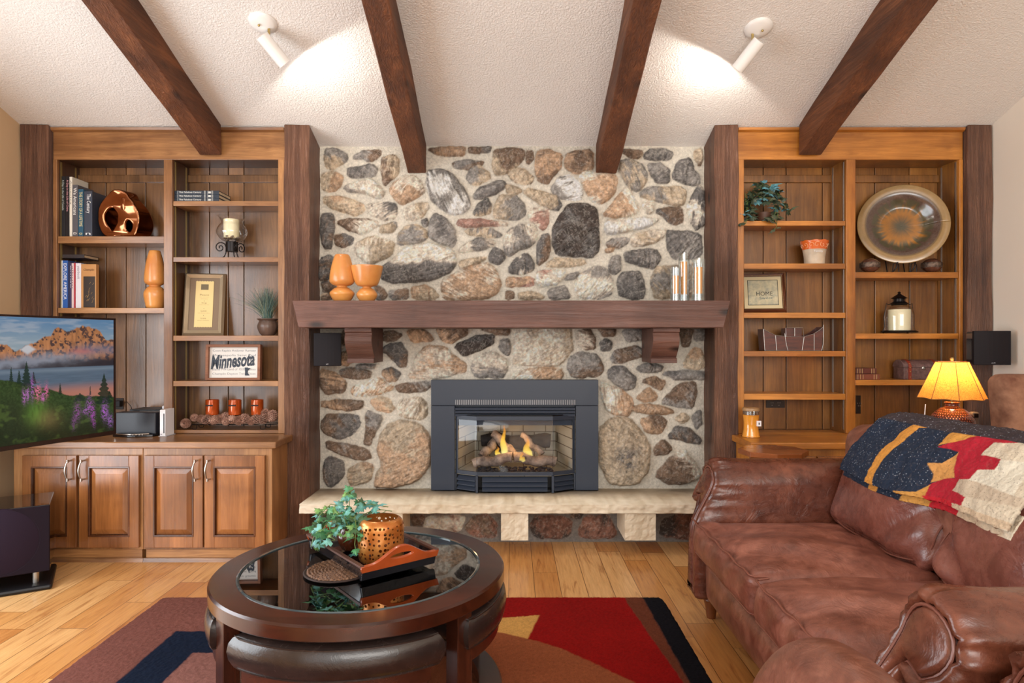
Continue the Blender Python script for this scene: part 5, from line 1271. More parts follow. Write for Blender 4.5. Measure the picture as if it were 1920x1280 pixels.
for px in (1703, 1752):
    a = Xp(px, Y); bm = new_bm(); pf2 = [(Y-.006, z+.001)]+[(Y+.055-.062*math.cos(k*PI/10), z+h*.62+h*.40*math.sin(k*PI/10)) for k in range(11)]+[(Y+.116, z+.001)]
    prism(bm, pf2, 'yz', a, a+.016); so = obj('strap', bm, cmat((136, 52, 34), .35), t)
    bm = new_bm()
    for q in (.15, .45, .62): lathe(bm, [(0, 0), (.004, 0), (.003, .003), (0, .004)], (0, 0, 0), 10); bm.transform(Matrix.Identity(4))
    for v_ in bm.verts: pass
    bm.free(); bm = new_bm()
    for q in (.12, .40, .60, .8): ball(bm, (a+.008, Y-.007-(.0 if q < .62 else -.008), z+h*q), .0035, u=8, v=6)
    obj('stud', bm, M['brass'], so)
bm = new_bm(); ball(bm, (Xp(1731, Y), Y-.004, z+h*.58), .011, 1, .4, 1.1); obj('clasp', bm, M['steel'], t, smooth=True)

# ================================================================ speakers, electronics, television
def speaker(name, lab, c, w_, h_, d_, yaw, logo=None, lw_=.02):
    t = thing(name, lab, 'speaker', c, yaw)
    bm = new_bm(); box(bm, -w_/2+.006, w_/2-.006, .018, d_, .004, h_-.004); obj('cabinet', bm, M['gloss'], t, world=False, bev=.01)
    bm = new_bm(); n = 8; pts = [(-w_/2+w_*k/n, -.010*math.sin(k/n*PI)) for k in range(n+1)]+[(w_/2, .02), (-w_/2, .02)]; prism(bm, pts, 'xy', 0, h_)
    obj('grille', bm, plain('dark_grille', (26, 22, 26), .6, spec=.2, bump=.1, bsc=800), t, world=False, bev=.003)
    if logo:
        W = Matrix.LocRotScale(t.location, t.rotation_euler, None); k = text(logo, (0, -.0115, h_*.06), lw_, .006, M['whitep'], None); k.parent = t
    bm = new_bm(); box(bm, -.02, .02, d_-.01, d_+.045, h_*.3, h_*.7); obj('bracket', bm, M['black'], t, world=False)
    return t
speaker('wall_speaker', 'black bookshelf speaker mounted under the left end of the mantel', (Xp(614, 3.86), 3.86, Zp(686, 3.86)), 50*3.86/F, 62*3.86/F, .12, math.radians(12), 'polk', .014)
speaker('wall_speaker', 'black bookshelf speaker mounted on the right wall above the suede chair', (Xp(1861, 3.7), 3.70, Zp(684, 3.70)), 64*3.7/F, 64*3.7/F, .10, math.radians(-8), 'polk', .02)
# subwoofer
t = thing('subwoofer', 'large glossy black subwoofer on a raised plinth by the left cabinet', 'subwoofer', (-2.29, 3.25, 0), math.radians(31.8))
w_, d_ = .40, .34
lbox('cabinet', t, M['gloss'], -w_, 0, .012, d_, .088, .411, bev=.004)
lbox('grille', t, M['blackm'], -w_, 0, 0, .012, .086, .409, bev=.004)
bm = new_bm(); lathe(bm, [(0, 0), (.155, 0), (.158, -.002), (.162, 0)], (0, 0, 0), 64); bm.transform(Matrix.Translation((-w_/2, -.0005, .255)) @ Matrix.Rotation(PI/2, 4, 'X'))
obj('driver_bulge', bm, plain('woofer_cloth', (38, 28, 40), .85, spec=.1), t, world=False, smooth=True)
lbox('plinth', t, M['black'], -w_-.02, .012, -.03, d_, .0, .026, bev=.012)
for x in (-w_+.06, -.06):
    for y in (.05, d_-.05): bm = new_bm(); lathe(bm, [(0, .026), (.014, .026), (.014, .088), (0, .088)], (x, y, 0), 16); obj('foot', bm, M['steel'], t, world=False)
bm = new_bm(); lathe(bm, [(0, 0), (.022, 0), (.022, .0015), (0, .0015)], (0, 0, 0), 24, 1.3, .38); bm.transform(Matrix.Translation((-.235, -.001, .118)) @ Matrix.Rotation(PI/2, 4, 'X')); obj('badge', bm, cmat((170, 36, 34), .3), t, world=False)
k = text('polkaudio', (-.232, -.0035, .118), .06, .012, M['whitep'], None, italic=.2); k.parent = t
# cable box, dock, white console, outlet behind the television
z = .6695
t = thing('speaker_dock', 'glossy black speaker dock with a silver curved front lip on the left countertop', 'speaker dock', (Xp(260, 3.83), 3.83, z))
x0, x1 = Xp(222, 3.83), Xp(297, 3.83)
bm = new_bm(); box(bm, x0, x1, 3.80, 3.88, z+.012, Zp(773, 3.8)); wobj('body', bm, plain('navy_black_grille', (22, 24, 34), .4), t, bev=.006)
bm = new_bm(); n = 16; prism(bm, [(x0-.01+(x1-x0+.0)*k/n, 3.79-.03*math.sin(k/n*PI)) for k in range(n+1)]+[(x1, 3.88), (x0, 3.88)], 'xy', z, z+.014); wobj('base', bm, M['gloss'], t, bev=.003)
bm = new_bm(); tube(bm, [(x0+.01+(x1-x0-.04)*k/n, 3.786-.03*math.sin(k/n*PI), z+.018) for k in range(n+1)], .004, 8); wobj('silver_trim', bm, M['nickel'], t, smooth=True)
bm = new_bm()
for k in range(5): ball(bm, (x0+.11+.018*k, 3.755, z+.016), .0028, u=8, v=6)
wobj('buttons', bm, M['whitep'], t)
bm = new_bm(); box(bm, x0-.004, x0+.001, 3.80, 3.87, z+.02, Zp(776, 3.8)); wobj('side_trim', bm, M['nickel'], t)
t = thing('media_box', 'slim black media box lying behind the speaker dock', 'media box', (Xp(272, 4.0), 4.0, z))
bm = new_bm(); box(bm, Xp(250, 3.97), Xp(306, 3.97), 3.93, 4.08, z, Zp(766, 3.97)); wobj('case', bm, M['black'], t, bev=.003)
bm = new_bm(); box(bm, Xp(262, 3.93), Xp(303, 3.93), 3.9285, 3.931, Zp(771.5, 3.93), Zp(770, 3.93)); wobj('front_strip', bm, M['nickel'], t)
bm = new_bm(); lathe(bm, [(0, 0), (.009, 0), (.008, .016), (0, .02)], (Xp(307, 3.97), 3.97, Zp(766, 3.97)), 12); wobj('white_knob', bm, M['whitep'], t, smooth=True)
t = thing('game_console', 'white upright game console beside the bookcase divider', 'game console', (Xp(305, 3.86), 3.86, z))
bm = new_bm(); box(bm, Xp(299.5, 3.80), Xp(310, 3.80), 3.80, 3.90, z+.002, Zp(768, 3.8)); wobj('case', bm, M['whitep'], t, bev=.002)
bm = new_bm(); box(bm, Xp(306.5, 3.8), Xp(308.3, 3.8), 3.7985, 3.8005, Zp(812, 3.8), Zp(775, 3.8)); wobj('disc_slot', bm, M['ink'], t)
bm = new_bm(); box(bm, Xp(301, 3.8), Xp(303.5, 3.8), 3.7985, 3.8005, Zp(815, 3.8), Zp(813, 3.8)); wobj('button', bm, cmat((150, 150, 156)), t)
bm = new_bm(); box(bm, Xp(299, 3.8)-.006, Xp(310.5, 3.8)+.006, 3.80, 3.90, z, z+.003); wobj('stand', bm, cmat((170, 170, 176)), t)
t = outlet(Xp(215, YK), Xp(232, YK), Zp(767, YK), Zp(746, YK), 'dark outlet with a black plug at the right edge of the television')
bm = new_bm(); box(bm, Xp(216, 4.1), Xp(228, 4.1), YK-.04, YK-.007, Zp(762, 4.1), Zp(751, 4.1)); wobj('power_adapter', bm, M['black'], t, bev=.003)
bm = new_bm(); tube(bm, [(Xp(229, 4.09), 4.09, Zp(756, 4.09)), (Xp(238, 4.07), 4.07, Zp(753, 4.07)), (Xp(246, 4.08), 4.08, Zp(762, 4.08)), (Xp(248, 4.09), 4.09, Zp(773, 4.09)), (Xp(248, 4.1), 4.1, Zp(800, 4.1))], .0018, 5); wobj('cord', bm, M['black'], t)

# television: seen edge-on from the left wall, on a swing arm
P0 = np.array([-2.21, 3.65]); dT = np.array([-.311, -.950]); dT = dT/np.linalg.norm(dT); TW = 1.11; zt0, zt1 = .705, 1.348
t = thing('television', 'flat screen television angled from the left corner showing a mountain lake', 'television', (P0[0]+dT[0]*TW/2, P0[1]+dT[1]*TW/2, zt0))
nv, nu = 250, 430
U, V = np.meshgrid(np.linspace(0, TW, nu), np.linspace(0, 1, nv), indexing='ij')   # metres from right edge, 0 bottom..1 top
bz = .012
Xw = P0[0]+dT[0]*(bz+U*(TW-2*bz)/TW); Yw = P0[1]+dT[1]*(bz+U*(TW-2*bz)/TW); Zw = zt0+.022+V*(zt1-zt0-.032)
px = 960+F*Xw/Yw; u_full = 1-U/TW
# picture coordinates: cx grows to the right 0..800 over the right 58 percent of the screen, cy downward 100..1010
cx = 800-(1-u_full)/.55*800*(1+.0*U); 
cx = (px)*3.764; ytop = 100+cx*(33/800); ybot = 1035-cx*(105/800)
cy = ytop+(1-V)*(ybot-ytop); cyn = 100+(1-V)*880
def pictv(cx, cy):
    def L(c): return np.array(lin(c))
    def mixc(C, m, c): m = np.clip(m, 0, 1)[..., None]; return C*(1-m)+m*c
    n1 = fbm(cx/60, cy/40, 4, 1); n2 = fbm(cx/9, cy/9, 4, 2); n3 = fbm(cx/14, cy/50, 4, 3)
    C = np.ones(cx.shape+(3,))*L((104, 142, 178)); C = mixc(C, sstep(100, 330, cy), L((160, 176, 186))); C = mixc(C, sstep(.5, .75, fbm(cx/160, cy/30, 4, 6))*.4, L((206, 206, 210)))
    def below(pts, soft=6, rough=12):
        xs = [p[0] for p in pts]; ys = [p[1] for p in pts]; yy = np.interp(cx, xs, ys)+(fbm(cx/22, cy*0, 4, 9)-.5)*rough*2; return sstep(-soft, soft, cy-yy), cy-yy
    m, d = below([(-900, 330), (-500, 250), (-200, 300), (0, 288), (40, 290), (100, 335), (150, 322), (165, 302), (230, 287), (300, 235), (355, 230), (380, 180), (410, 170), (470, 192), (530, 172), (590, 150), (640, 165), (700, 190), (722, 232), (740, 262), (820, 258)])
    rock = L((196, 132, 88))*(.55+.9*n3[..., None]); rock = mixc(rock, sstep(.52, .62, fbm(cx/16, cy/20, 4, 12)), L((92, 70, 66)))
    C = mixc(C, m, rock)
    C = mixc(C, m*sstep(150, 60, np.abs(cx-190)*2+np.abs(cy-325)*3)*1.2, L((214, 212, 216)))
    C = mixc(C, sstep(370, 440, cy+30*n1)*m, L((58, 52, 58)))
    C = mixc(C, np.exp(-((cy-395+.09*(cx-300)+60*(n1-.5))/42)**2)*.85*sstep(820, 350, cx), L((156, 160, 174)))
    C = mixc(C, np.exp(-((cy-320-20*n1)/40)**2)*.7*sstep(430, 640, cx), L((128, 124, 142)))
    C = mixc(C, np.exp(-((cx-570)/80)**2-((cy-345)/22)**2)*.6, L((214, 120, 110)))
    lake = sstep(456, 464, cy); lk = L((98, 114, 132))*(.85+.3*fbm(cx/90, cy/6, 3, 21)[..., None]); lk = mixc(lk, sstep(560, 660, cy)*sstep(220, 420, cx)*.8, L((210, 132, 104))); lk = mixc(lk, np.exp(-((cy-480)/14)**2)*.4, L((150, 164, 178)))
    C = mixc(C, lake, lk)
    m, d = below([(-900, 500), (-300, 515), (0, 528), (110, 545), (250, 590), (330, 605), (420, 650), (500, 672), (560, 676), (640, 690), (820, 720)], 5, 8)
    gr = L((58, 76, 42))*(.4+1.2*n2[..., None]); gr = mixc(gr, sstep(60, 240, d)*.6, L((44, 46, 36))); gr = mixc(gr, sstep(.55, .75, n1)*.5, L((96, 118, 58)))
    C = mixc(C, m, gr)
    for (tx, ty, hh, ww) in ((182, 580, 170, 44), (74, 545, 100, 16), (130, 560, 90, 20), (232, 570, 90, 22), (420, 655, 80, 14), (730, 760, 240, 66), (632, 680, 70, 6), (770, 720, 60, 26), (560, 720, 60, 60), (-160, 560, 200, 60), (-400, 600, 260, 90)):
        k = (cy-(ty-hh))/hh; inside = (k > 0) & (k < 1) & (np.abs(cx-tx) < ww*k*(.55+.45*np.abs(np.sin(k*22)))+2*n2)
        C = mixc(C, inside*.92, L((34, 52, 38))*(.6+.9*n2[..., None]))
    C = mixc(C, np.exp(-((cx-250)/75)**2-((cy-770)/85)**2)*.8, L((88, 128, 52))*(.5+1.1*n3[..., None]))
    for (fx_, fy_, hh, ww, c) in ((165, 650, 45, 12, (190, 120, 190)), (192, 640, 40, 10, (200, 130, 200)), (222, 600, 70, 11, (180, 110, 190)), (262, 630, 50, 22, (236, 130, 160)), (322, 625, 45, 14, (226, 120, 160)), (300, 665, 30, 14, (220, 120, 190)), (625, 760, 60, 18, (170, 100, 180)), (650, 820, 60, 14, (176, 90, 180)), (735, 820, 60, 20, (180, 110, 200)), (540, 800, 60, 20, (150, 90, 150)), (600, 800, 20, 20, (170, 110, 180)), (775, 900, 40, 18, (176, 120, 200)), (516, 880, 50, 14, (130, 84, 130)), (660, 890, 40, 10, (170, 90, 170)), (-200, 800, 80, 60, (170, 100, 170))):
        m = np.exp(-((cx-fx_)/ww)**2-((cy-fy_)/hh)**2)*sstep(.40, .55, fbm(cx/6, cy/6, 2, 33)); C = mixc(C, m*1.3, L(c))
    C = C*(1-.35*sstep(820, 1000, cy)[..., None])
    return C
C = pictv(np.where(cx < -50, cx, cx), cyn)
P = np.stack([Xw, Yw, Zw], -1)+np.array([.0045*.95, -.0045*.311, 0])
M['tv'] = attrmat('television_picture', .12, emit=.62)
b_ = M['tv'].node_tree.nodes['Principled BSDF']; b_.inputs['Specular IOR Level'].default_value = .35
gridmesh('screen', P, C, M['tv'], parent=t, origin=tuple(t.location), smooth=False)
bm = new_bm(); q = P0; e = P0+dT*TW; nn = np.array([.95, -.311]); nn = nn/np.linalg.norm(nn)
def tvslab(bm, a, b, f0, f1, z0, z1):
    p = P0+dT*a; r = P0+dT*b; prism(bm, [tuple(p+nn*f0), tuple(r+nn*f0), tuple(r+nn*f1), tuple(p+nn*f1)], 'xy', z0, z1)
tvslab(bm, 0, TW, -.03, .003, zt0, zt1); obj('housing', bm, M['black'], t)
bm = new_bm(); tvslab(bm, 0, TW, .003, .009, zt0, zt0+.022); tvslab(bm, 0, TW, .003, .007, zt1-.010, zt1); tvslab(bm, 0, .010, .003, .007, zt0, zt1); tvslab(bm, TW-.01, TW, .003, .007, zt0, zt1); obj('bezel', bm, cmat((40, 26, 24), .25), t)
bm = new_bm(); m_ = P0+dT*TW*.5; tube(bm, [(m_[0]-.02, m_[1], 1.02), (m_[0]-.25, m_[1]+.05, 1.02), (XL+.02, m_[1]+.25, 1.02)], .022, 8); box(bm, XL, XL+.02, m_[1]+.15, m_[1]+.35, .9, 1.14); tvslab(bm, TW*.4, TW*.6, -.04, -.03, .9, 1.15); obj('swing_arm', bm, M['black'], t)

# ================================================================ ceiling spotlights
def spot(px, py, tx, ty, lab, sx):
    # ceiling point seen at (px, py)
    a = (640-py)/F; Yc = (2.437+4.1/3-H)/(a+1/3); Xc = Xp(px, Yc); zc = ceil_z(Yc)
    t = thing('ceiling_spotlight', lab, 'spotlight', (Xc, Yc, zc), 0, 'white ceiling spotlights')
    tilt = Matrix.Rotation(-math.atan(1/3), 4, 'X')
    bm = new_bm(); lathe(bm, [(.066, 0), (.066, -.006), (.05, -.016), (.02, -.022), (0, -.023)], (0, 0, 0), 36); bm.transform(tilt); obj('canopy', bm, M['white'], t, world=False, smooth=True, angle=60)
    bm = new_bm(); ball(bm, (-.012*sx, -.02, -.024), .006, u=10, v=8); obj('screw', bm, M['brass'], t, world=False)
    A0 = Vector((.024*sx, .012, -.027)); Bd = Vector((tx, .46, ty)).normalized(); st_ = A0+Vector((-.006*sx, .01, -.045))-Bd*.02
    bm = new_bm(); box(bm, A0.x-.006, A0.x+.006, A0.y-.003, A0.y+.003, -.075, -.018); obj('swivel_arm', bm, M['brass'], t, world=False, bev=.001)
    R_m = Bd.to_track_quat('Z', 'Y').to_matrix().to_4x4()
    st_ = A0+Vector((-.03*sx, -.01, -.035)); r = .032; l = .155
    bm = new_bm(); lathe(bm, [(0, 0), (r, 0), (r, l), (r*.93, l), (r*.9, .03), (0, .03)], (0, 0, 0), 32); bm.transform(Matrix.Translation(st_) @ R_m); obj('lamp_tube', bm, M['white'], t, world=False, smooth=True, angle=50)
    bm = new_bm(); lathe(bm, [(0, .12), (r*.85, .12), (r*.85, .125), (0, .125)], (0, 0, 0), 24); bm.transform(Matrix.Translation(st_) @ R_m); obj('bulb', bm, M.setdefault('bulb', emis('warm_white_bulb', (255, 240, 220), 6)), t, world=False)
    e = Vector(t.location)+st_+Bd*(l+.004)
    light('spotlight_beam', 'SPOT', e, Bd.to_track_quat('-Z', 'Y').to_euler(), 11, (1, .93, .84), spot_size=3.05, spot_blend=.15, shadow_soft_size=.025)
spot(493, 42, .50, -.62, 'white cylinder ceiling spotlight on the left side', 1)
spot(1422, 52, -.42, -.55, 'white cylinder ceiling spotlight on the right side', -1)

# ================================================================ rug
RX0, RX1, RY0, RY1 = -1.655, .716, .9, 3.105
nx_, ny_ = 480, 440
X, Y_ = np.meshgrid(np.linspace(RX0, RX1, nx_), np.linspace(RY0, RY1, ny_), indexing='ij')
L = lambda c: np.array(lin(c))
C = np.ones(X.shape+(3,))*L((134, 84, 74))
def paint(m, c):
    global C
    C = C*(1-m[..., None])+m[..., None]*L(c)
soft = lambda d: sstep(-.004, .004, d)
wb = (fbm(X*30, Y_*30, 2, 3)-.5)*.008
ps = lambda pts: soft(poly_sd(X+wb, Y_+wb, pts))
paint(ps([(-1.40, 0), (-1.40, 2.73), (-.2, 2.73), (-.2, 2.54), (-1.235, 2.54), (-1.235, 0)]), (20, 32, 54))
paint(ps([(-1.235, 0), (-1.235, 2.54), (-.35, 2.54), (-.35, 0)]), (154, 104, 94))
paint(ps([(-.35, 3.3), (.53, 3.3), (.535, 3.0), (.605, 2.33), (.75, 0), (-.35, 0)]), (158, 20, 18))
paint(ps([(-.5, 2.95), (-.053, 2.86), (.12, 2.89), (.065, 2.66), (-.10, 2.74), (-.5, 2.85)]), (232, 176, 98))
paint(ps([(-.6, 2.80), (-.10, 2.745), (.07, 2.66), (.19, 2.58), (.30, 2.47), (.43, 2.32), (.60, 2.0), (.7, 1.5), (.7, .5), (-.6, .5)]), (164, 92, 58))
paint(ps([(-.42, 2.2), (-.25, 2.3), (-.1, 1.9), (-.3, 1.5)]), (216, 150, 70)); paint(ps([(-.40, 2.0), (-.28, 2.12), (-.24, 1.9)]), (190, 60, 30))
paint(ps([(.53, 3.3), (.612, 3.3), (.628, 2.33), (.64, 0), (.60, 0), (.605, 2.33), (.535, 3.0)]), (118, 64, 44))
paint(ps([(.612, 3.3), (.9, 3.3), (.9, 0), (.628, 0), (.628, 2.33)]), (22, 22, 30))
C = C*(.86+.28*fbm(X*3, Y_*5, 4, 7)[..., None]); pile = fbm(X*160, Y_*120, 2, 8)
C = C*(.80+.4*pile[..., None])
ed = np.minimum(np.minimum(X-RX0, RX1-X), np.minimum(Y_-RY0, RY1-Y_)); hh = .014*sstep(0, .014, ed)+(pile-.5)*.004*sstep(0, .01, ed)+.001
rr = .05; cxr = np.clip(X, RX0+rr, RX1-rr); cyr = np.clip(Y_, RY0+rr, RY1-rr); dd = np.hypot(X-cxr, Y_-cyr); kk = np.minimum(1, rr/np.maximum(dd, 1e-6)); Xr = cxr+(X-cxr)*kk; Yr = cyr+(Y_-cyr)*kk
Xr += (fbm(Yr*60, Xr*0, 2, 4)-.5)*.006*(ed < .02)
hh = np.where(dd > rr-.006, .001, hh)
g = gridmesh('area_rug', np.stack([Xr, Yr, hh], -1), C, attrmat('wool_pile', .95, .25, 260, .7, 420, dist=.006, spec=.1), origin=((RX0+RX1)/2, (RY0+RY1)/2, 0))
tag(g, 'thick wool rug with maroon, navy, red, gold and rust shapes under the coffee table', 'rug')

# ================================================================ coffee table with ottomans
TX, TY, TR, TZ = -.4946, 2.173, .468, .48
t = thing('coffee_table', 'round espresso wood coffee table with a glass inset top', 'table', (TX, TY, .014))
def ringp(r0, r1, z0, z1, bm, seg=96, dx=0): lathe(bm, [(r0, z0), (r0, z1), (r1-.006, z1), (r1, z1-.006), (r1, z0+.004), (r1-.004, z0), (r0, z0)], (TX, TY, 0), seg)
bm = new_bm(); ringp(.379, TR, TZ-.045, TZ, bm); obj('top_rim', bm, wood('espresso_table_top', (36, 13, 8), (84, 36, 20), 'x', .2, .4, .7, .04), t, smooth=True, angle=40)
bm = new_bm(); lathe(bm, [(0, TZ-.012), (.384, TZ-.012), (.384, TZ-.002), (0, TZ-.002)], (TX, TY, 0), 96); obj('glass_inset', bm, M['tglass'], t)
bm = new_bm(); lathe(bm, [(.378, TZ-.012), (.388, TZ-.012), (.388, TZ+.001), (.383, TZ+.003), (.378, TZ+.001), (.378, TZ-.012)], (TX, TY, 0), 96); obj('glass_edge', bm, plain('glass_rim', (70, 84, 88), .1, coat=.8, metal=.3), t, smooth=True)
bm = new_bm(); ringp(.385, .462, .05, .09, bm); obj('lower_ring', bm, M['dkx'], t, smooth=True, angle=40)
for a in (-38, -138, 40, 140):
    a = math.radians(a); bm = new_bm(); lx, ly = TX+.432*math.cos(a), TY+.432*math.sin(a)
    box(bm, lx-.030, lx+.030, ly-.024, ly+.024, .014, TZ-.045, rot=a+PI/2, c=(lx, ly)); obj('leg', bm, M['dkz'], t, bev=.003)
def ottoman(ang, lab, half=38):
    t = thing('ottoman', lab, 'ottoman', (TX+.27*math.cos(ang), TY+.27*math.sin(ang), .014), 0, 'wedge ottomans tucked under the coffee table')
    r0, r1 = .10, .470; n = 28
    def arcp(r, hf, m=n): return [(r*math.cos(ang+hf*(2*k/m-1)), r*math.sin(ang+hf*(2*k/m-1))) for k in range(m+1)]
    def outline(ins):
        hf = math.radians(half)-ins/.35; o = [(x, y) for x, y in arcp(r1-ins, hf)]; i_ = [(x, y) for x, y in arcp(r0+ins, max(.05, hf-.35*ins/.1), 8)][::-1]; return o+i_
    prof = [(.012, .328), (.004, .334), (-.003, .350), (-.006, .372), (-.003, .395), (.004, .410), (.012, .418), (.03, .424), (.07, .428)]
    bm = new_bm(); rings = []
    for ins, z_ in prof: rings.append([bm.verts.new((TX+x, TY+y, z_)) for x, y in outline(ins)])
    for A_, B_ in zip(rings, rings[1:]):
        m = len(A_)
        for k in range(m): bm.faces.new((A_[k], A_[(k+1) % m], B_[(k+1) % m], B_[k]))
    bm.faces.new(rings[-1]); bm.faces.new(rings[0][::-1])
    obj('cushion', bm, M['leather2'], t, smooth=True, angle=50)
    for ins, z_ in ((.006, .333), (.008, .413)):
        bm = new_bm(); tube(bm, [(TX+x, TY+y, z_) for x, y in outline(ins)], .0038, 6, True); obj('piping', bm, M['leather2'], t, smooth=True)
    bm = new_bm(); prism(bm, [(TX+x, TY+y) for x, y in outline(.018)], 'xy', .285, .329); obj('apron', bm, M['dkx'], t, bev=.002)
    hf = math.radians(half)-.09
    for (r, h_) in ((r1-.045, hf), (r1-.045, -hf), (r0+.06, 0)):
        x, y = TX+r*math.cos(ang+h_), TY+r*math.sin(ang+h_); bm = new_bm(); box(bm, x-.018, x+.018, y-.018, y+.018, .014, .287, rot=ang, c=(x, y)); obj('leg', bm, M['dkz'], t, bev=.002)
for ang, lab in ((-PI/2+.035, 'dark brown leather ottoman tucked under the front of the round table'), (0, 'dark brown leather ottoman on the red side of the round table'), (PI, 'dark leather ottoman at the left of the round table, bluish shine'), (PI/2, 'dark leather ottoman at the far side under the glass, nearest the hearth')):
    ottoman(ang, lab)
# trivet
t = thing('woven_trivet', 'round brown woven trivet on the glass table partly under the tray', 'trivet', (-.556, 2.112, TZ+.001))
bm = new_bm()
for k in range(9):
    r = .012+.0105*k; n = max(12, int(r*2*PI/.004)); pts = []
    for i in range(n): a = 2*PI*i/n; q = r+.0012*math.sin(i*2.1+k*2); pts.append((-.556+q*math.cos(a), 2.112+q*math.sin(a), TZ+.006+.0015*math.sin(i*1.57+k*PI)))
    tube(bm, pts, .0048, 5, True)
obj('woven_coils', bm, plain('seagrass_weave', (128, 92, 66), .7, c2=(60, 38, 26), vs=120), t)
bm = new_bm(); lathe(bm, [(0, 0), (.108, 0), (.112, .003), (.108, .006), (.10, .004), (0, .004)], (-.556, 2.112, TZ+.001), 48); obj('rim', bm, cmat((44, 30, 26), .5), t, smooth=True)
# tray
ta = math.radians(-51.5)
t = thing('serving_tray', 'dark serving tray with arched red-brown wooden handles on the glass table', 'tray', (-.486, 2.245, TZ+.008), ta)
hl_, hw = .205, .125
bm = new_bm(); box(bm, -hl_+.012, hl_-.012, -hw+.012, hw-.012, .006, .010); obj('tray_floor', bm, M['gloss'], t, world=False)
M['hand'] = plain('red_brown_lacquer', (152, 66, 26), .22, coat=.5, var=.12); M['bllac'] = plain('black_lacquer', (26, 26, 30), .12, coat=.5)
for s in (-1, 1):
    bm = new_bm(); prism(bm, [(-hw*s*1.0+.0, 0)]*0+[(s*(hw-.012), 0), (s*(hw-.004), 0), (s*(hw+.012), .042), (s*(hw+.002), .042)], 'yz', -hl_-.0, hl_+.0); sd = obj('side_rail', bm, M['bllac'], t, world=False, bev=.001)
    bm = new_bm(); prism(bm, [(s*(hw+.001), .042), (s*(hw+.014), .042), (s*(hw+.016), .050), (s*(hw+.001), .050)], 'yz', -hl_-.012, hl_+.012); obj('rail_cap', bm, M['mantel'], sd, world=False, bev=.001)
for s in (-1, 1):
    n = 24; top_ = []
    for k in range(n+1):
        y = -hw-.012+(2*hw+.024)*k/n; u_ = y/(hw+.012); top_.append((y, .048+.045*(.5+.5*math.cos(PI*min(1, abs(u_)*1.25)))))
    bm = new_bm()
    # arched board with an oval hand hole, as a strip between hole and outline
    hole = [(.042*math.cos(a), .062+.010*math.sin(a)) for a in [2*PI*k/32 for k in range(32)]]
    cu = bpy.data.curves.new('s', 'CURVE'); cu.dimensions = '2D'; cu.fill_mode = 'BOTH'; cu.extrude = .005; cu.bevel_depth = .001
    for pts in ([(-hw-.008, .030)]+top_+[(hw+.008, .030)], hole):
        sp_ = cu.splines.new('POLY'); sp_.points.add(len(pts)-1); sp_.use_cyclic_u = True
        for a_, b_2 in zip(sp_.points, pts): a_.co = (b_2[0], b_2[1], 0, 1)
    ob = bpy.data.objects.new('s', cu); COL.objects.link(ob); bpy.context.view_layer.update(); me = bpy.data.meshes.new_from_object(ob.evaluated_get(bpy.context.evaluated_depsgraph_get())); bpy.data.objects.remove(ob)
    bm = bmesh.new(); bm.from_mesh(me); bpy.data.meshes.remove(me)
    bm.transform(Matrix.Translation((s*hl_, 0, 0)) @ Matrix.Rotation(s*.22, 4, 'Y') @ Matrix(((0, 0, 1, 0), (1, 0, 0, 0), (0, 1, 0, 0), (0, 0, 0, 1))))
    hd = obj('handle_board', bm, M['hand'], t, world=False)
    bm = new_bm(); prism(bm, [(s*(hl_-.012), 0), (s*(hl_+.0), 0), (s*(hl_+.011), .034), (s*(hl_+.001), .034)], 'xz', -hw-.006, hw+.006); obj('end_panel', bm, M['bllac'], t, world=False, bev=.001)
# perforated candle holder
cc_ = (-.434, 2.175, TZ+.019)
t = thing('perforated_candle_holder', 'amber-bronze metal candle holder punched all over with round holes', 'candle holder', cc_)
NP = NT('punched_bronze'); tc = NP.n('ShaderNodeTexCoord').outputs['Object']; sp = NP.n('ShaderNodeSeparateXYZ', Vector=tc)
ang = NP.math('ARCTAN2', sp.outputs[1], sp.outputs[0]); uv = NP.n('ShaderNodeCombineXYZ', X=NP.math('MULTIPLY', ang, .074), Y=sp.outputs[2], Z=0.0).outputs[0]
vv = NP.n('ShaderNodeTexVoronoi', {'voronoi_dimensions': '2D'}, Vector=uv, Scale=62.0, Randomness=.6); 
rad = NP.math('ADD', NP.math('MULTIPLY', NP.n('ShaderNodeSeparateColor', Color=vv.outputs['Color']).outputs[0], .16), .17)
hole = NP.math('LESS_THAN', vv.outputs['Distance'], rad)
hole = NP.math('MULTIPLY', hole, NP.math('LESS_THAN', sp.outputs[2], .122))
basec = NP.ramp(NP.noise(NP.coords(), 14, 4, .6), [(.35, (176, 96, 36)), (.6, (206, 140, 70)), (.8, (196, 150, 110))])
NP.bs(Base_Color=basec, Roughness=.28, Metallic=.55, Coat_Weight=.3)
NP.t.links.new(NP.n('ShaderNodeMixShader', _0=hole, _1=NP.b.outputs[0], _2=NP.n('ShaderNodeBsdfTransparent').outputs[0]).outputs[0], NP.out.inputs[0])
bm = new_bm(); pr = prof_interp([(.066, 0), (.072, .006), (.0755, .03), (.0755, .09), (.074, .118), (.066, .133), (.058, .138)], 6)
lathe(bm, pr+[(r-.0015, z_) for r, z_ in pr[::-1]], (0, 0, 0), 64); obj('punched_shell', bm, NP.m, t, world=False, smooth=True, angle=80)
bm = new_bm(); lathe(bm, [(0, 0), (.068, 0), (.068, .003), (0, .003)], (0, 0, 0), 40); lathe(bm, [(0, .003), (.03, .003), (.032, .05), (0, .05)], (0, 0, 0), 24); obj('inner_cup', bm, cmat((120, 60, 26), .3), t, world=False)
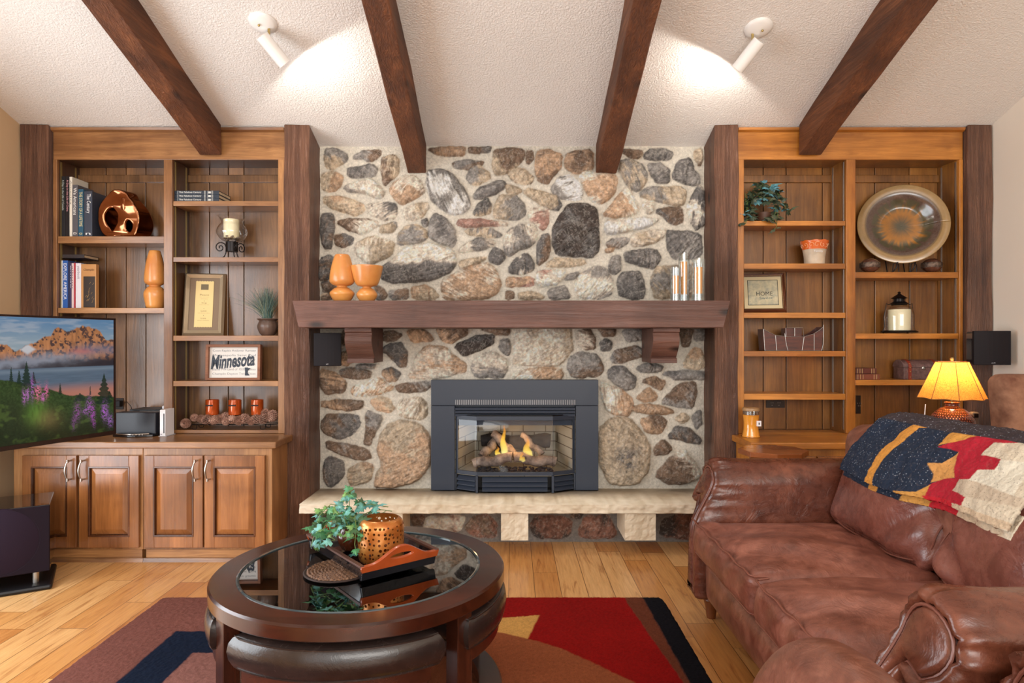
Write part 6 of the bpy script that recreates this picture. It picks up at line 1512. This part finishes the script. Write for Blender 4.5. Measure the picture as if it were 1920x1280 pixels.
# vase with ivy on the tray
vc = Vector((-.560, 2.265, TZ+.0185))
t = thing('potted_ivy', 'trailing green and teal ivy in a round brown wooden vase on the tray', 'plant', vc)
bm = new_bm(); lathe(bm, [(0, 0)]+[(max(0, a), b) for a, b in prof_interp([(.012, 0), (.026, .008), (.040, .035), (.040, .06), (.028, .085), (.016, .096), (.018, .104), (.014, .104), (.010, .09)], 4)], vc, 36); obj('vase', bm, wood('turned_wood_vase', (74, 34, 20), (150, 84, 50), 'z', .2, .5, 1.2, .04), t, smooth=True, angle=80)
tp = vc+Vector((0, 0, .098))
def W3(px, py, Y): return Vector((Xp(px, Y), Y, Zp(py, Y)))
ivy(t, [[tp, W3(650, 950, 2.25), W3(620, 945, 2.22), W3(600, 965, 2.2), W3(590, 1000, 2.18), W3(583, 1025, 2.16)], [tp, W3(655, 935, 2.27), W3(658, 920, 2.27), W3(648, 926, 2.25)], [tp, W3(670, 950, 2.28), W3(695, 945, 2.28), W3(728, 950, 2.27)],
        [tp, W3(640, 960, 2.2), W3(620, 975, 2.17), W3(605, 990, 2.15), W3(592, 1010, 2.13)], [tp, W3(665, 965, 2.17), W3(668, 990, 2.13), W3(665, 1020, 2.10), W3(668, 1038, 2.08)], [tp, W3(645, 970, 2.16), W3(655, 990, 2.13), W3(662, 1005, 2.1)],
        [tp, W3(690, 960, 2.26), W3(715, 955, 2.3), W3(735, 958, 2.3)], [tp, W3(630, 950, 2.28), W3(615, 955, 2.3), W3(600, 975, 2.28)], [tp, W3(675, 940, 2.3), W3(690, 938, 2.3)], [tp, W3(635, 985, 2.15), W3(615, 1000, 2.12), W3(628, 1012, 2.1)]], .034, greens, .62)
# ================================================================ leather sofa
def arm_profile(yin, sgn, ztop=.698, zb=.12, r=.105, sc=1.0):
    """outline (y, z); yin is the seat side, sgn points outward; outward rolled top"""
    cy_ = yin+sgn*.125; cz_ = ztop-r; P = [(yin, zb), (yin, .30), (yin+sgn*.0, .45), (yin+sgn*.008, cz_-.06)]
    for k in range(0, 19):
        a = PI*1.02-k*(PI*1.42)/18; P.append((cy_+sgn*r*math.cos(a)*1.08, cz_+r*math.sin(a)))
    P += [(yin+sgn*.118, cz_-.085), (yin+sgn*.105, cz_-.11), (yin+sgn*.108, .40), (yin+sgn*.125, .28), (yin+sgn*.135, zb)]
    return P
def build_arm(t, yin, sgn, xf, xb, pleats=30):
    P = arm_profile(yin, sgn); cy_, cz_ = yin+sgn*.085, .44
    rake = lambda x, z_: -.095*float(sstep(.64, .40, z_))*max(0, 1-max(0, x-xf)/.35)
    # resample outline evenly
    pts = []; 
    for a, b in zip(P, P[1:]+P[:1]):
        d = math.hypot(b[0]-a[0], b[1]-a[1]); m = max(1, int(d/.012))
        for k in range(m): pts.append((a[0]+(b[0]-a[0])*k/m, a[1]+(b[1]-a[1])*k/m))
    n = len(pts)
    nrm = []
    for i in range(n):
        a, b = pts[i-3], pts[(i+3) % n]; dx, dz = b[0]-a[0], b[1]-a[1]; l = math.hypot(dx, dz) or 1; nrm.append((sgn*-dz/l, sgn*dx/l))
    # inward normal must point to the centre line
    bm = new_bm(); rings = []
    secs = [(0.012, .034), (.0, .030), (-.010, .020), (-.006, .008), (.010, .0), (.035, -.004), (.075, -.002), (.13, 0), (.3, .0), (.6, .0), (1, 0)]
    for k, (fx_, ins) in enumerate(secs):
        x = xf+fx_ if fx_ < .2 else xf+(xb-xf)*fx_
        ring = []
        for i, (y, z_) in enumerate(pts):
            s_ = i/n*pleats*2*PI; up = 1 if z_ > .36 else .15
            w2 = (.0125*abs(math.sin(s_*.5))**.6+.003*math.sin(s_*1.3+1)-.006)*up*{0: 0, 1: .5, 2: 1, 3: 1.3, 4: 1.2, 5: .9, 6: .4}.get(k, 0)
            q = ins+w2
            ring.append(bm.verts.new((x+rake(x, z_), y+nrm[i][0]*-q, max(.12, z_+nrm[i][1]*-q))))
        rings.append(ring)
    for A_, B_ in zip(rings, rings[1:]):
        for i in range(n): bm.faces.new((A_[i], A_[(i+1) % n], B_[(i+1) % n], B_[i]))
    bm.faces.new(rings[-1]); bm.faces.new(rings[0][::-1])
    arm = obj('arm', bm, M['leatherd'], t, smooth=True, angle=180)
    # front panel and its piping
    pin = [(y-nrm[i][0]*.036, max(.12, z_-nrm[i][1]*.036)) for i, (y, z_) in enumerate(pts)]
    bm = new_bm(); c0 = [bm.verts.new((xf+.004+rake(xf, z_), y, z_)) for y, z_ in pin]; c1 = [bm.verts.new((xf-.010+rake(xf, z_), y-nrm[i][0]*.006, z_-nrm[i][1]*.006)) for i, (y, z_) in enumerate(pin)]
    c2 = [bm.verts.new((xf-.016+rake(xf, z_), y-nrm[i][0]*.016, z_-nrm[i][1]*.016)) for i, (y, z_) in enumerate(pin)]
    for A_, B_ in ((c0, c1), (c1, c2)):
        for i in range(n): bm.faces.new((A_[i], A_[(i+1) % n], B_[(i+1) % n], B_[i]))
    bm.faces.new(c2); obj('arm_panel', bm, M['leatherd'], arm, smooth=True, angle=180)
    bm = new_bm(); tube(bm, [(xf-.006+rake(xf, z_), y+nrm[i][0]*.002, z_+nrm[i][1]*.002) for i, (y, z_) in enumerate(pin)], .0042, 7, True); obj('piping', bm, M['pipe'], arm, smooth=True)
M['octwz'] = wood('walnut_leg', (96, 48, 24), (160, 94, 50), 'z', .3, .3, 1, .05)
def turned_leg(t, x, y, h=.125):
    z0_ = .015 if x < .7 else 0; bm = new_bm(); lathe(bm, prof_interp([(0, 0), (.017, 0), (.020, .006), (.026, .05), (.034, .08), (.030, .088), (.038, .098), (.040, .108), (.034, .116), (.034, h), (0, h)], 3)[0:], (x, y, z0_), 20)
    obj('leg', bm, M['octwz'], t, smooth=True, angle=50)
def welt(t, pts, r=.0035, par=None): bm = new_bm(); tube(bm, pts, r, 6, True); obj('piping', bm, M['pipe'], par or t, smooth=True)
SY0, SY1 = 1.50, 2.80; XF = .885
t = thing('leather_sofa', 'worn brown leather two-seat sofa with rolled arms on the right, quilt over its back', 'sofa', (1.3, 2.15, 0))
M['cush'] = leather('worn_seat_leather', (96, 50, 38), (164, 106, 88), .40, 1.2, .15)
M['backc'] = leather('back_cushion_leather', (96, 48, 38), (150, 94, 80), .27, 1.3, .4)
bm = new_bm(); cushion(bm, .815, 1.70, SY0+.0, SY1-.0, .13, .30, .03, (.02, 0, 0), 12); obj('front_rail', bm, M['leather'], t, smooth=True, angle=180)
bm = new_bm(); cushion(bm, 1.44, 1.74, SY0-.10, SY1+.10, .13, .86, .08, (.02, 0, .02), 14); obj('back_frame', bm, M['leather'], t, smooth=True, angle=180)
build_arm(t, SY1, 1, XF, 1.66); build_arm(t, SY0, -1, XF, 1.70)
def warp_seat(far):
    def f(p):
        # T-shaped front: the front corner runs out past the arm
        q = p.copy(); return q
    return f
for (y0, y1, yo0, yo1, sd) in ((2.152, SY1-.005, 2.152, SY1+.10, 1), (SY0+.005, 2.148, SY0-.04, 2.148, 2)):
    def f(p, y0=y0, y1=y1, yo0=yo0, yo1=yo1):
        q = p.copy(); k = 1-sstep(.845, .878, q[:, 0]); u_ = (q[:, 1]-y0)/(y1-y0); q[:, 1] = q[:, 1]*(1-k)+(yo0+u_*(yo1-yo0))*k
        q[:, 2] += .006*np.sin(q[:, 1]*24+q[:, 0]*13)*sstep(.30, .45, q[:, 2])
        q[:, 0] += .006*np.sin(q[:, 1]*45+q[:, 2]*30)*(q[:, 0] < .84)*sstep(.34, .44, q[:, 2])
        return q
    bm = new_bm(); cushion(bm, .785, 1.42, y0, y1, .305, .446, .032, (.014, .0, .052), 40, .0015, sd, f); c_o = obj('seat_cushion', bm, M['cush'], t, smooth=True, angle=180)
    n = 30; pts = []
    e = .0
    for k in range(n+1): pts.append((.788, yo0+.03+(yo1-yo0-.06)*k/n, .444+.004*math.sin(k*.9)))
    pts += [(.80, yo1-.012, .444), (.84, yo1-.004, .446)]; pts2 = [(.84, yo0+.004, .446), (.80, yo0+.012, .444)]
    bm = new_bm(); tube(bm, pts2+pts, .0036, 6); obj('piping', bm, M['pipe'], c_o, smooth=True)
    pts = [(x, y, .318) for x, y, z_ in pts]; pts2 = [(x, y, .318) for x, y, z_ in pts2]; bm = new_bm(); tube(bm, pts2+pts, .0036, 6); obj('piping', bm, M['pipe'], c_o, smooth=True)
def back_f(p):
    q = p.copy(); k = (q[:, 2]-.45)/.45; q[:, 0] += .16*k**1.1
    d = np.minimum(abs(q[:, 1]-2.15), 10); q[:, 0] += (.035*np.exp(-(d/.06)**2))*sstep(.5, .8, k+.3)
    for s_, ph in ((1, 0), (-1, 2)):
        q[:, 0] += .014*np.sin((q[:, 2]-.5)*38+s_*(q[:, 1]-2.15)*30+ph)*np.exp(-((q[:, 1]-2.15-.12*s_)/.12)**2)
    q[:, 0] -= .012*np.sin(q[:, 1]*11)*np.sin(k*PI); return q
for y0, y1 in ((2.155, SY1+.03), (SY0-.03, 2.145)):
    bm = new_bm(); cushion(bm, 1.335, 1.52, y0, y1, .455, .872, .06, (.045, .0, .025), 34, .002, 3, back_f); c_o = obj('back_cushion', bm, M['backc'], t, smooth=True, angle=180)
    c2 = []
    hw_, hh_ = (y1-y0)/2-.012, .200; cy_, cz_ = (y0+y1)/2, .662
    for k in range(80):
        a = 2*PI*k/80; ca, sa = math.cos(a), math.sin(a); e = 5; rr = (abs(ca)**e+abs(sa)**e)**(-1/e); c2.append([1.352, cy_+hw_*rr*ca, cz_+hh_*rr*sa])
    q = back_f(np.array(c2)); welt(t, [tuple(v_) for v_ in q], .0036, c_o)
turned_leg(t, .88, 2.90); turned_leg(t, .93, 1.40); turned_leg(t, 1.66, 2.88); turned_leg(t, 1.66, 1.42)

# ---- quilt draped over the back
def quilt():
    na, nb = 330, 260
    a = np.linspace(0, 1, na)[:, None]*np.ones((1, nb)); b = np.linspace(0, 1, nb)[None]*np.ones((na, 1))
    # path of the drape in (x, z): from bottom of the front face, over the top, down behind
    path = np.array([(1.392, .685), (1.42, .75), (1.452, .82), (1.475, .865), (1.500, .895), (1.535, .912), (1.58, .916), (1.64, .910), (1.70, .895), (1.755, .865), (1.775, .78), (1.785, .70)])
    seg = np.r_[0, np.cumsum(np.hypot(*np.diff(path, axis=0).T))]; seg /= seg[-1]
    x = np.interp(b, seg, path[:, 0]); z_ = np.interp(b, seg, path[:, 1])
    k = np.ones(9)/9
    ys = 2.735-a*.95; fr = sstep(.0, .45, b)
    ys = ys-.10*fr*(1-a)-.05*fr*a            # far edge slants in towards the top
    edge = .005*np.sin(a*9+1)*(1-b)
    wob = .010*np.sin(ys*26+b*5)*sstep(0, .15, b)+.006*np.sin(ys*61+b*17)+.006*(fbm(a*14, b*14, 3, 6)-.5)
    nx_ = -1.0
    q = fbm(a*40, b*55, 3, 9); puff = .0035*np.abs(np.sin(a*70+5*q))*np.abs(np.sin(b*80+4*q))
    x = x-.020-(wob*.6+puff)*sstep(.55, .35, b); z_ = z_+.014*sstep(.25, .45, b)+(wob*.5+puff)*sstep(.3, .5, b)
    x += .028*np.exp(-((ys-2.15)/.05)**2)*sstep(.35, .1, b)
    return a, b, np.stack([x, ys, z_+edge+.022*a*(1-b)], -1)
a, b, P = quilt()
_v = np.concatenate([np.array([tuple(v_.co+o_.parent.location) for v_ in o_.data.vertices]) for o_ in bpy.data.objects if o_.name.startswith('back_cushion')])
gy, gz = 72, 26; gx = np.full((gy, gz), 9.0)      # front-most x of the cushions on a coarse (y, z) grid
iy = np.clip(((_v[:, 1]-1.44)/1.42*gy).astype(int), 0, gy-1); iz = np.clip(((_v[:, 2]-.44)/.52*gz).astype(int), 0, gz-1)
np.minimum.at(gx, (iy, iz), _v[:, 0])
for _ in range(6):
    q_ = np.pad(gx, 1, mode='edge'); nb3 = np.minimum.reduce([q_[1:-1, :-2], q_[1:-1, 2:], q_[:-2, 1:-1], q_[2:, 1:-1]]); gx = np.where(gx > 8, nb3, gx)
q_ = np.pad(gx, 1, mode='edge'); gx = np.minimum(gx, .5*gx+.125*(q_[1:-1, :-2]+q_[1:-1, 2:]+q_[:-2, 1:-1]+q_[2:, 1:-1]))
fy_ = np.clip((P[..., 1]-1.44)/1.42*gy-.5, 0, gy-1.001); fz_ = np.clip((P[..., 2]-.44)/.52*gz-.5, 0, gz-1.001); i0 = fy_.astype(int); j0 = fz_.astype(int); ty = fy_-i0; tz = fz_-j0
hx = (gx[i0, j0]*(1-ty)+gx[i0+1, j0]*ty)*(1-tz)+(gx[i0, j0+1]*(1-ty)+gx[i0+1, j0+1]*ty)*tz
kk_ = 45; hp = np.pad(hx, ((kk_, kk_), (0, 0)), mode='edge'); hs = np.stack([hp[kk_+s_:kk_+s_+hx.shape[0]] for s_ in range(-kk_, kk_+1, 9)]); hx = .5*hs.min(0)+.5*np.minimum(hx, hs.mean(0))
lim = np.where(P[..., 2] < .865, hx-.026, 9); P[..., 0] = np.where(b < .45, np.minimum(P[..., 0], lim), P[..., 0])
for _ in range(9):
    q_ = np.pad(P[..., 0], ((2, 2), (2, 2)), mode='edge'); P[..., 0] = (q_[2:-2, 2:-2]*2+q_[:-4, 2:-2]+q_[4:, 2:-2]+q_[2:-2, :-4]+q_[2:-2, 4:])/6
P[..., 0] -= .003*np.abs(np.sin(a*70+5*fbm(a*40, b*55, 3, 9)))*(b < .4)
# patchwork drawn in quilt coordinates (u along the sofa back, v from the bottom edge upward)
qc = np.array([(140, 545), (1690, 1175), (2050, 420), (640, 150)], float); tgt = np.array([(0, 0), (.98, 0), (.98, .36), (0, .36)], float)
Am = []; bv = []
for (x, y), (u_, v2) in zip(qc, tgt): Am += [[x, y, 1, 0, 0, 0, -u_*x, -u_*y], [0, 0, 0, x, y, 1, -v2*x, -v2*y]]; bv += [u_, v2]
hm = np.append(np.linalg.solve(np.array(Am), np.array(bv)), 1).reshape(3, 3)
def toq(L_):
    out = []
    for i in range(0, len(L_), 2): v_ = hm @ np.array([L_[i], L_[i+1], 1]); out.append((v_[0]/v_[2], v_[1]/v_[2]))
    return out
C = np.ones(a.shape+(3,))*L((40, 50, 68)); wq = (fbm(a*60, b*60, 3, 4)-.5)*.004
def patch(L_, c):
    global C
    m = sstep(-.0015, .0015, poly_sd(a+wq, b+wq, toq(L_)))[..., None]; C = C*(1-m)+m*L(c)
patch([1110, 350, 1290, 300, 1450, 260, 1813, 290, 2200, 330, 2200, 1300, 1600, 1250, 1100, 980, 870, 890, 860, 800, 950, 690, 1100, 625, 1200, 640, 1200, 500, 1250, 400, 1180, 370], (184, 40, 56))
patch([1430, 430, 1520, 340, 1600, 350, 1813, 330, 2300, 340, 2300, 1400, 1680, 1300, 1100, 985, 1130, 960, 1160, 900, 1290, 935, 1345, 830, 1165, 760, 1260, 650, 1390, 650, 1430, 560, 1580, 560, 1620, 470], (222, 208, 184))
patch([1165, 760, 1260, 650, 1390, 660, 1813, 790, 2200, 900, 2200, 1010, 1813, 900, 1345, 830], (208, 190, 166)); patch([1140, 960, 1160, 900, 1290, 935, 1813, 1090, 1813, 1180, 1690, 1175], (214, 190, 160))
patch([1430, 560, 1580, 560, 1620, 470, 1813, 500, 1813, 790, 1390, 660], (228, 220, 200))
patch([400, 680, 480, 700, 640, 500, 760, 370, 950, 215, 1110, 190, 1300, 150, 1100, 140, 930, 180, 800, 250, 650, 400, 500, 580], (216, 150, 70)); patch([400, 680, 420, 760, 520, 790, 500, 700], (216, 150, 70))
patch([1010, 480, 1110, 490, 1250, 400, 1200, 500, 1200, 630, 1100, 640, 970, 670, 1020, 580], (220, 160, 92)); patch([665, 740, 830, 760, 960, 690, 900, 780, 870, 880, 980, 990, 780, 900, 700, 830], (216, 158, 82))
patch([1210, 215, 1400, 270, 1290, 310, 1110, 340], (218, 156, 76)); patch([860, 800, 1160, 880, 1140, 965, 870, 890], (200, 40, 52)); patch([970, 940, 1180, 1000, 1160, 1040, 980, 980], (96, 92, 92))
m = ((a > .90) & (b < .37))[..., None]; C = np.where(m & (C[..., 2:3] < .12) & (C[..., 0:1] < .1), L((222, 208, 184)), C)
C = np.where((b > .37)[..., None], C*.0+L((66, 58, 62)), C)
t = thing('quilt', 'folded patchwork quilt in navy, orange, red and cream draped over the sofa back', 'quilt', (1.5, 2.3, .72))
def qextra(N, c, co):
    v_ = N.n('ShaderNodeTexVoronoi', Vector=co, Scale=95.0).outputs['Distance']; dots = N.math('LESS_THAN', v_, .20)
    lum = N.n('ShaderNodeRGBToBW', Color=c).outputs[0]; isd = N.math('LESS_THAN', lum, .09)
    inkc = N.mix(isd, N.mix(.55, c, col4((70, 56, 50))), col4((150, 156, 166)))
    c = N.mix(N.math('MULTIPLY', dots, .62), c, inkc)
    w_ = N.n('ShaderNodeTexVoronoi', {'feature': 'DISTANCE_TO_EDGE'}, Vector=N.n('ShaderNodeVectorMath', {'operation': 'ADD'}, _0=co, _1=N.n('ShaderNodeVectorMath', {'operation': 'SCALE'}, _0=N.n('ShaderNodeTexNoise', Vector=co, Scale=18.0).outputs['Color'], Scale=.05).outputs[0]).outputs[0], Scale=34.0).outputs[0]
    return N.mix(N.math('MULTIPLY', N.math('LESS_THAN', w_, .02), .16), c, col4((120, 104, 96)))
M['quilt'] = attrmat('patchwork_cotton', .85, .12, 90, .5, 55, dist=.01, spec=.15, extra=qextra)
o = gridmesh('quilt_top', P, C, M['quilt'], parent=t, origin=(1.5, 2.3, .72)); so = o.modifiers.new('solid', 'SOLIDIFY'); so.thickness = .011; so.offset = 1
# folded second layer showing a finger's width below the first
nb2 = 30; P2 = P[:, :nb2].copy(); P2[..., 0] += .014; P2[..., 2] -= .026; P2[..., 0] -= .012*0; C2 = C[:, :1].repeat(nb2, 1)
o = gridmesh('folded_layer', P2, C2*1.0, M['quilt'], parent=t, origin=(1.5, 2.3, .72)); so = o.modifiers.new('solid', 'SOLIDIFY'); so.thickness = .010; so.offset = 1

# ---- leather footstool and armchair at the lower right edge
t = thing('leather_footstool', 'rounded worn brown leather footstool cropped by the bottom edge before the sofa', 'footstool', (.60, 1.20, 0))
def dome(p):
    q = p.copy(); return q
bm = new_bm(); cushion(bm, .435, .745, .86, 1.41, .30, .560, .15, (.02, .02, .088), 36, .002, 5); obj('cushion', bm, M['leather'], t, smooth=True, angle=180)
bm = new_bm(); cushion(bm, .44, .74, .90, 1.37, .11, .31, .04, (.01, .01, 0), 10); obj('base', bm, M['leatherd'], t, smooth=True, angle=180)
for x in (.48, .695):
    for y in (.95, 1.33): turned_leg(t, x, y)
t = thing('leather_armchair', 'brown leather armchair mostly outside the lower right corner, one rolled arm in view', 'armchair', (1.35, .7, 0))
build_arm(t, .98, 1, .92, 1.70); build_arm(t, .42, -1, .92, 1.70)
bm = new_bm(); cushion(bm, .87, 1.6, .43, .97, .13, .46, .05, (.01, 0, .03), 16); obj('seat_cushion', bm, M['leather'], t, smooth=True, angle=180)
bm = new_bm(); cushion(bm, 1.5, 1.78, .40, 1.0, .13, .92, .08, (.03, 0, .02), 16); obj('backrest', bm, M['leather'], t, smooth=True, angle=180)
for x, y in ((.95, 1.08), (.95, .33), (1.66, 1.08), (1.66, .33)): turned_leg(t, x, y)

# ---- suede wing chair behind
t = thing('suede_armchair', 'tan suede armchair with a tapered high back at the right wall', 'armchair', (2.45, 2.85, 0), 0)
M['suede'] = plain('brown_suede', (158, 114, 88), .9, c2=(98, 58, 40), vs=11, bump=.3, bsc=40)
bm = new_bm()
def taper(p):
    q = p.copy(); k = (q[:, 2]-.4)/.68; q[:, 0] = 2.49+(q[:, 0]-2.49)*(.66+.34*k**1.2); q[:, 1] += -.10*k; return q
cushion(bm, 2.145, 2.83, 2.96, 3.10, .40, 1.075, .05, (0, .02, .0), 26, .001, 2, taper); obj('backrest', bm, M['suede'], t, smooth=True, angle=180)
bm = new_bm(); cushion(bm, 2.24, 2.76, 2.46, 3.0, .24, .46, .05, (0, 0, .02), 14); obj('seat', bm, M['suede'], t, smooth=True, angle=180)
for x in (2.18, 2.72): bm = new_bm(); cushion(bm, x, x+.09, 2.46, 3.0, .24, .62, .04, (0, 0, .01), 10); obj('armrest', bm, M['suede'], t, smooth=True, angle=180)
for x in (2.27, 2.73):
    for y in (2.52, 2.98): bm = new_bm(); tube(bm, [(x, y, 0), (x, y, .26)], [.014, .024], 10); obj('leg', bm, M['dkz'], t)

# ---- lamp, end table, handset
LX, LY = Xp(1785, 3.25), 3.25; ZT = .735; s_ = LY/F
t = thing('end_table', 'dark wooden end table hidden behind the sofa under the copper lamp', 'table', (LX, LY, 0))
bm = new_bm(); box(bm, LX-.22, LX+.22, LY-.13, LY+.15, ZT-.03, ZT); obj('table_top', bm, M['dkx'], t, bev=.004)
bm = new_bm(); box(bm, LX-.20, LX+.20, LY-.11, LY+.13, ZT-.10, ZT-.031); obj('apron', bm, M['dkx'], t)
for sx_ in (-1, 1):
    for sy_ in (-1, 1): bm = new_bm(); box(bm, LX+sx_*.18-.018, LX+sx_*.18+.018, LY+.01+sy_*.10-.018, LY+.01+sy_*.10+.018, 0, ZT-.10); obj('leg', bm, M['dkz'], t)
t = thing('table_lamp', 'lit copper-coloured table lamp with a glowing orange parchment shade', 'lamp', (LX, LY, ZT))
bm = new_bm(); pr = prof_interp([(0, 0), (.055, 0), (.085, .025), (.098, .065), (.090, .10), (.055, .130), (.035, .138), (.030, .15), (.034, .158), (.02, .162), (0, .163)], 5); pr = [(max(0, a_), b_2*1.16) for a_, b_2 in pr]
lathe(bm, pr, (LX, LY, ZT), 56)
NB = NT('hammered_copper_glaze'); tc = NB.n('ShaderNodeTexCoord').outputs['Object']; sp = NB.n('ShaderNodeSeparateXYZ', Vector=tc); an = NB.math('ARCTAN2', sp.outputs[1], sp.outputs[0])
rows = NB.math('MULTIPLY', sp.outputs[2], 95.0); rf = NB.math('FLOOR', rows); uv = NB.n('ShaderNodeCombineXYZ', X=NB.math('MULTIPLY', NB.math('SINE', NB.math('ADD', NB.math('MULTIPLY', an, 44.0), NB.math('MULTIPLY', rf, 3.14159))), .5), Y=NB.math('SUBTRACT', NB.math('FRACT', rows), .5), Z=0.0).outputs[0]
dot = NB.ramp(NB.n('ShaderNodeVectorMath', {'operation': 'LENGTH'}, _0=NB.n('ShaderNodeVectorMath', {'operation': 'ADD'}, _0=uv, _1=(-.3, 0, 0)).outputs[0]).outputs['Value'], [(.2, (255, 255, 255)), (.45, (0, 0, 0))])
NB.bs(Base_Color=NB.mix(dot, col4((78, 34, 24)), col4((160, 88, 62))), Roughness=.18, Coat_Weight=.6, Metallic=.3, Normal=NB.bump(dot, .6, .004))
obj('base', bm, NB.m, t, smooth=True, angle=180)
bm = new_bm(); zs0, zs1 = Zp(746, LY)-ZT, Zp(678, LY)-ZT; tube(bm, [(LX, LY, ZT+.18), (LX, LY, ZT+zs1+.012)], .007, 10); ball(bm, (LX, LY, ZT+zs1+.014), .009, u=12, v=8); obj('stem', bm, M['brass'], t, smooth=True)
NS = NT('parchment_shade'); nz = NS.noise(NS.coords(), 42, 3, .6, 4); fib = NS.ramp(nz, [(.47, (236, 170, 84)), (.5, (120, 62, 22)), (.53, (236, 170, 84))])
tl_ = NS.n('ShaderNodeBsdfTranslucent', Color=fib).outputs[0]; df = NS.n('ShaderNodeBsdfDiffuse', Color=fib).outputs[0]; NS.t.links.new(NS.n('ShaderNodeMixShader', _0=.45, _1=tl_, _2=df).outputs[0], NS.out.inputs[0])
bm = new_bm(); rb_, rt_ = 57*s_, 27*s_; n8 = 8; ring0 = []; ring1 = []
for k in range(48):
    a_ = 2*PI*k/48+PI/8; fct = 1-.035*(1-abs(math.cos((k % 6)/6*PI))) if False else math.cos(PI/8)/math.cos(((k % 6)/6-.5)*PI/4)
    ring0.append((LX+rb_*fct*math.cos(a_), LY+rb_*fct*math.sin(a_), ZT+zs0-.002*math.cos((k % 6)/6*2*PI))); ring1.append((LX+rt_*fct*math.cos(a_), LY+rt_*fct*math.sin(a_), ZT+zs1))
raw(bm, ring0+ring1, [(k, (k+1) % 48, 48+(k+1) % 48, 48+k) for k in range(48)]); sh_ = obj('lamp_shade', bm, NS.m, t, smooth=True, angle=12)
bm = new_bm()
for k in range(0, 48, 6): tube(bm, [ring0[k], ring1[k]], .0016, 5)
tube(bm, ring0, .0022, 6, True); tube(bm, ring1, .0022, 6, True); obj('shade_seams', bm, cmat((110, 70, 36)), sh_)
light('lamp_bulb', 'POINT', (LX, LY, ZT+(zs0+zs1)/2+.03), (0, 0, 0), 5.5, (1, .62, .28), shadow_soft_size=.022)
bm = new_bm(); ball(bm, (LX, LY, ZT+(zs0+zs1)/2-.03), .012, 1, 1, 1.6); obj('socket', bm, M['brass'], t)
bm = new_bm(); tube(bm, [(LX-.10, LY+.05, ZT+.17), (LX-.102, LY+.06, ZT+.05), (LX-.10, LY+.06, ZT+.004), (LX-.03, LY+.05, ZT+.004)], .0022, 6); obj('cord', bm, M['whitep'], t)
hx = Xp(1820, 3.24)
t = thing('cordless_handset', 'grey cordless handset standing beside the copper lamp base', 'phone', (hx, 3.24, ZT))
bm = new_bm(); box(bm, hx-.016, hx+.016, 3.20, 3.235, ZT+.02, Zp(772, 3.22)); obj('handset', bm, cmat((120, 112, 104), .35), t, bev=.006)
bm = new_bm(); box(bm, hx-.012, hx+.010, 3.1975, 3.201, Zp(782, 3.22), Zp(774, 3.22)); obj('display', bm, M['black'], t, bev=.002)
bm = new_bm(); box(bm, hx-.03, hx+.03, 3.19, 3.28, ZT, ZT+.03); obj('cradle', bm, M['black'], t, bev=.008)
bm = new_bm(); tube(bm, [(hx+.03, 3.24, ZT+.05), (hx+.06, 3.25, ZT+.055), (hx+.10, 3.26, ZT+.03), (hx+.13, 3.28, ZT-.02)], .002, 5); obj('cord', bm, cmat((200, 180, 150)), t)

# ---- octagonal side table
t = thing('octagonal_side_table', 'small octagonal reddish wood side table behind the far sofa arm', 'table', (1.335, 3.355, 0))
M['octw'] = wood('cherry_table_wood', (126, 62, 26), (190, 112, 60), 'x', .28, .4, .8, .06)
R8 = .172; o8 = [(1.335+R8*math.cos(PI/8+k*PI/4+.16), 3.355+R8*.92*math.sin(PI/8+k*PI/4+.16)) for k in range(8)]
bm = new_bm(); prism(bm, o8, 'xy', .643, .669); obj('table_top', bm, M['octw'], t, bev=.002)
bm = new_bm(); lathe(bm, prof_interp([(.02, .06), (.03, .12), (.02, .3), (.028, .5), (.04, .6), (.06, .634)], 4), (1.335, 3.355, 0), 20); obj('pedestal', bm, M['dkz'], t, smooth=True)
for k in range(3):
    a_ = k*2*PI/3+.5; bm = new_bm(); tube(bm, [(1.335, 3.355, .12), (1.335+.08*math.cos(a_), 3.355+.08*math.sin(a_), .07), (1.335+.14*math.cos(a_), 3.355+.14*math.sin(a_), .012)], [.016, .015, .012], 8); obj('foot', bm, M['dkz'], t, smooth=True)
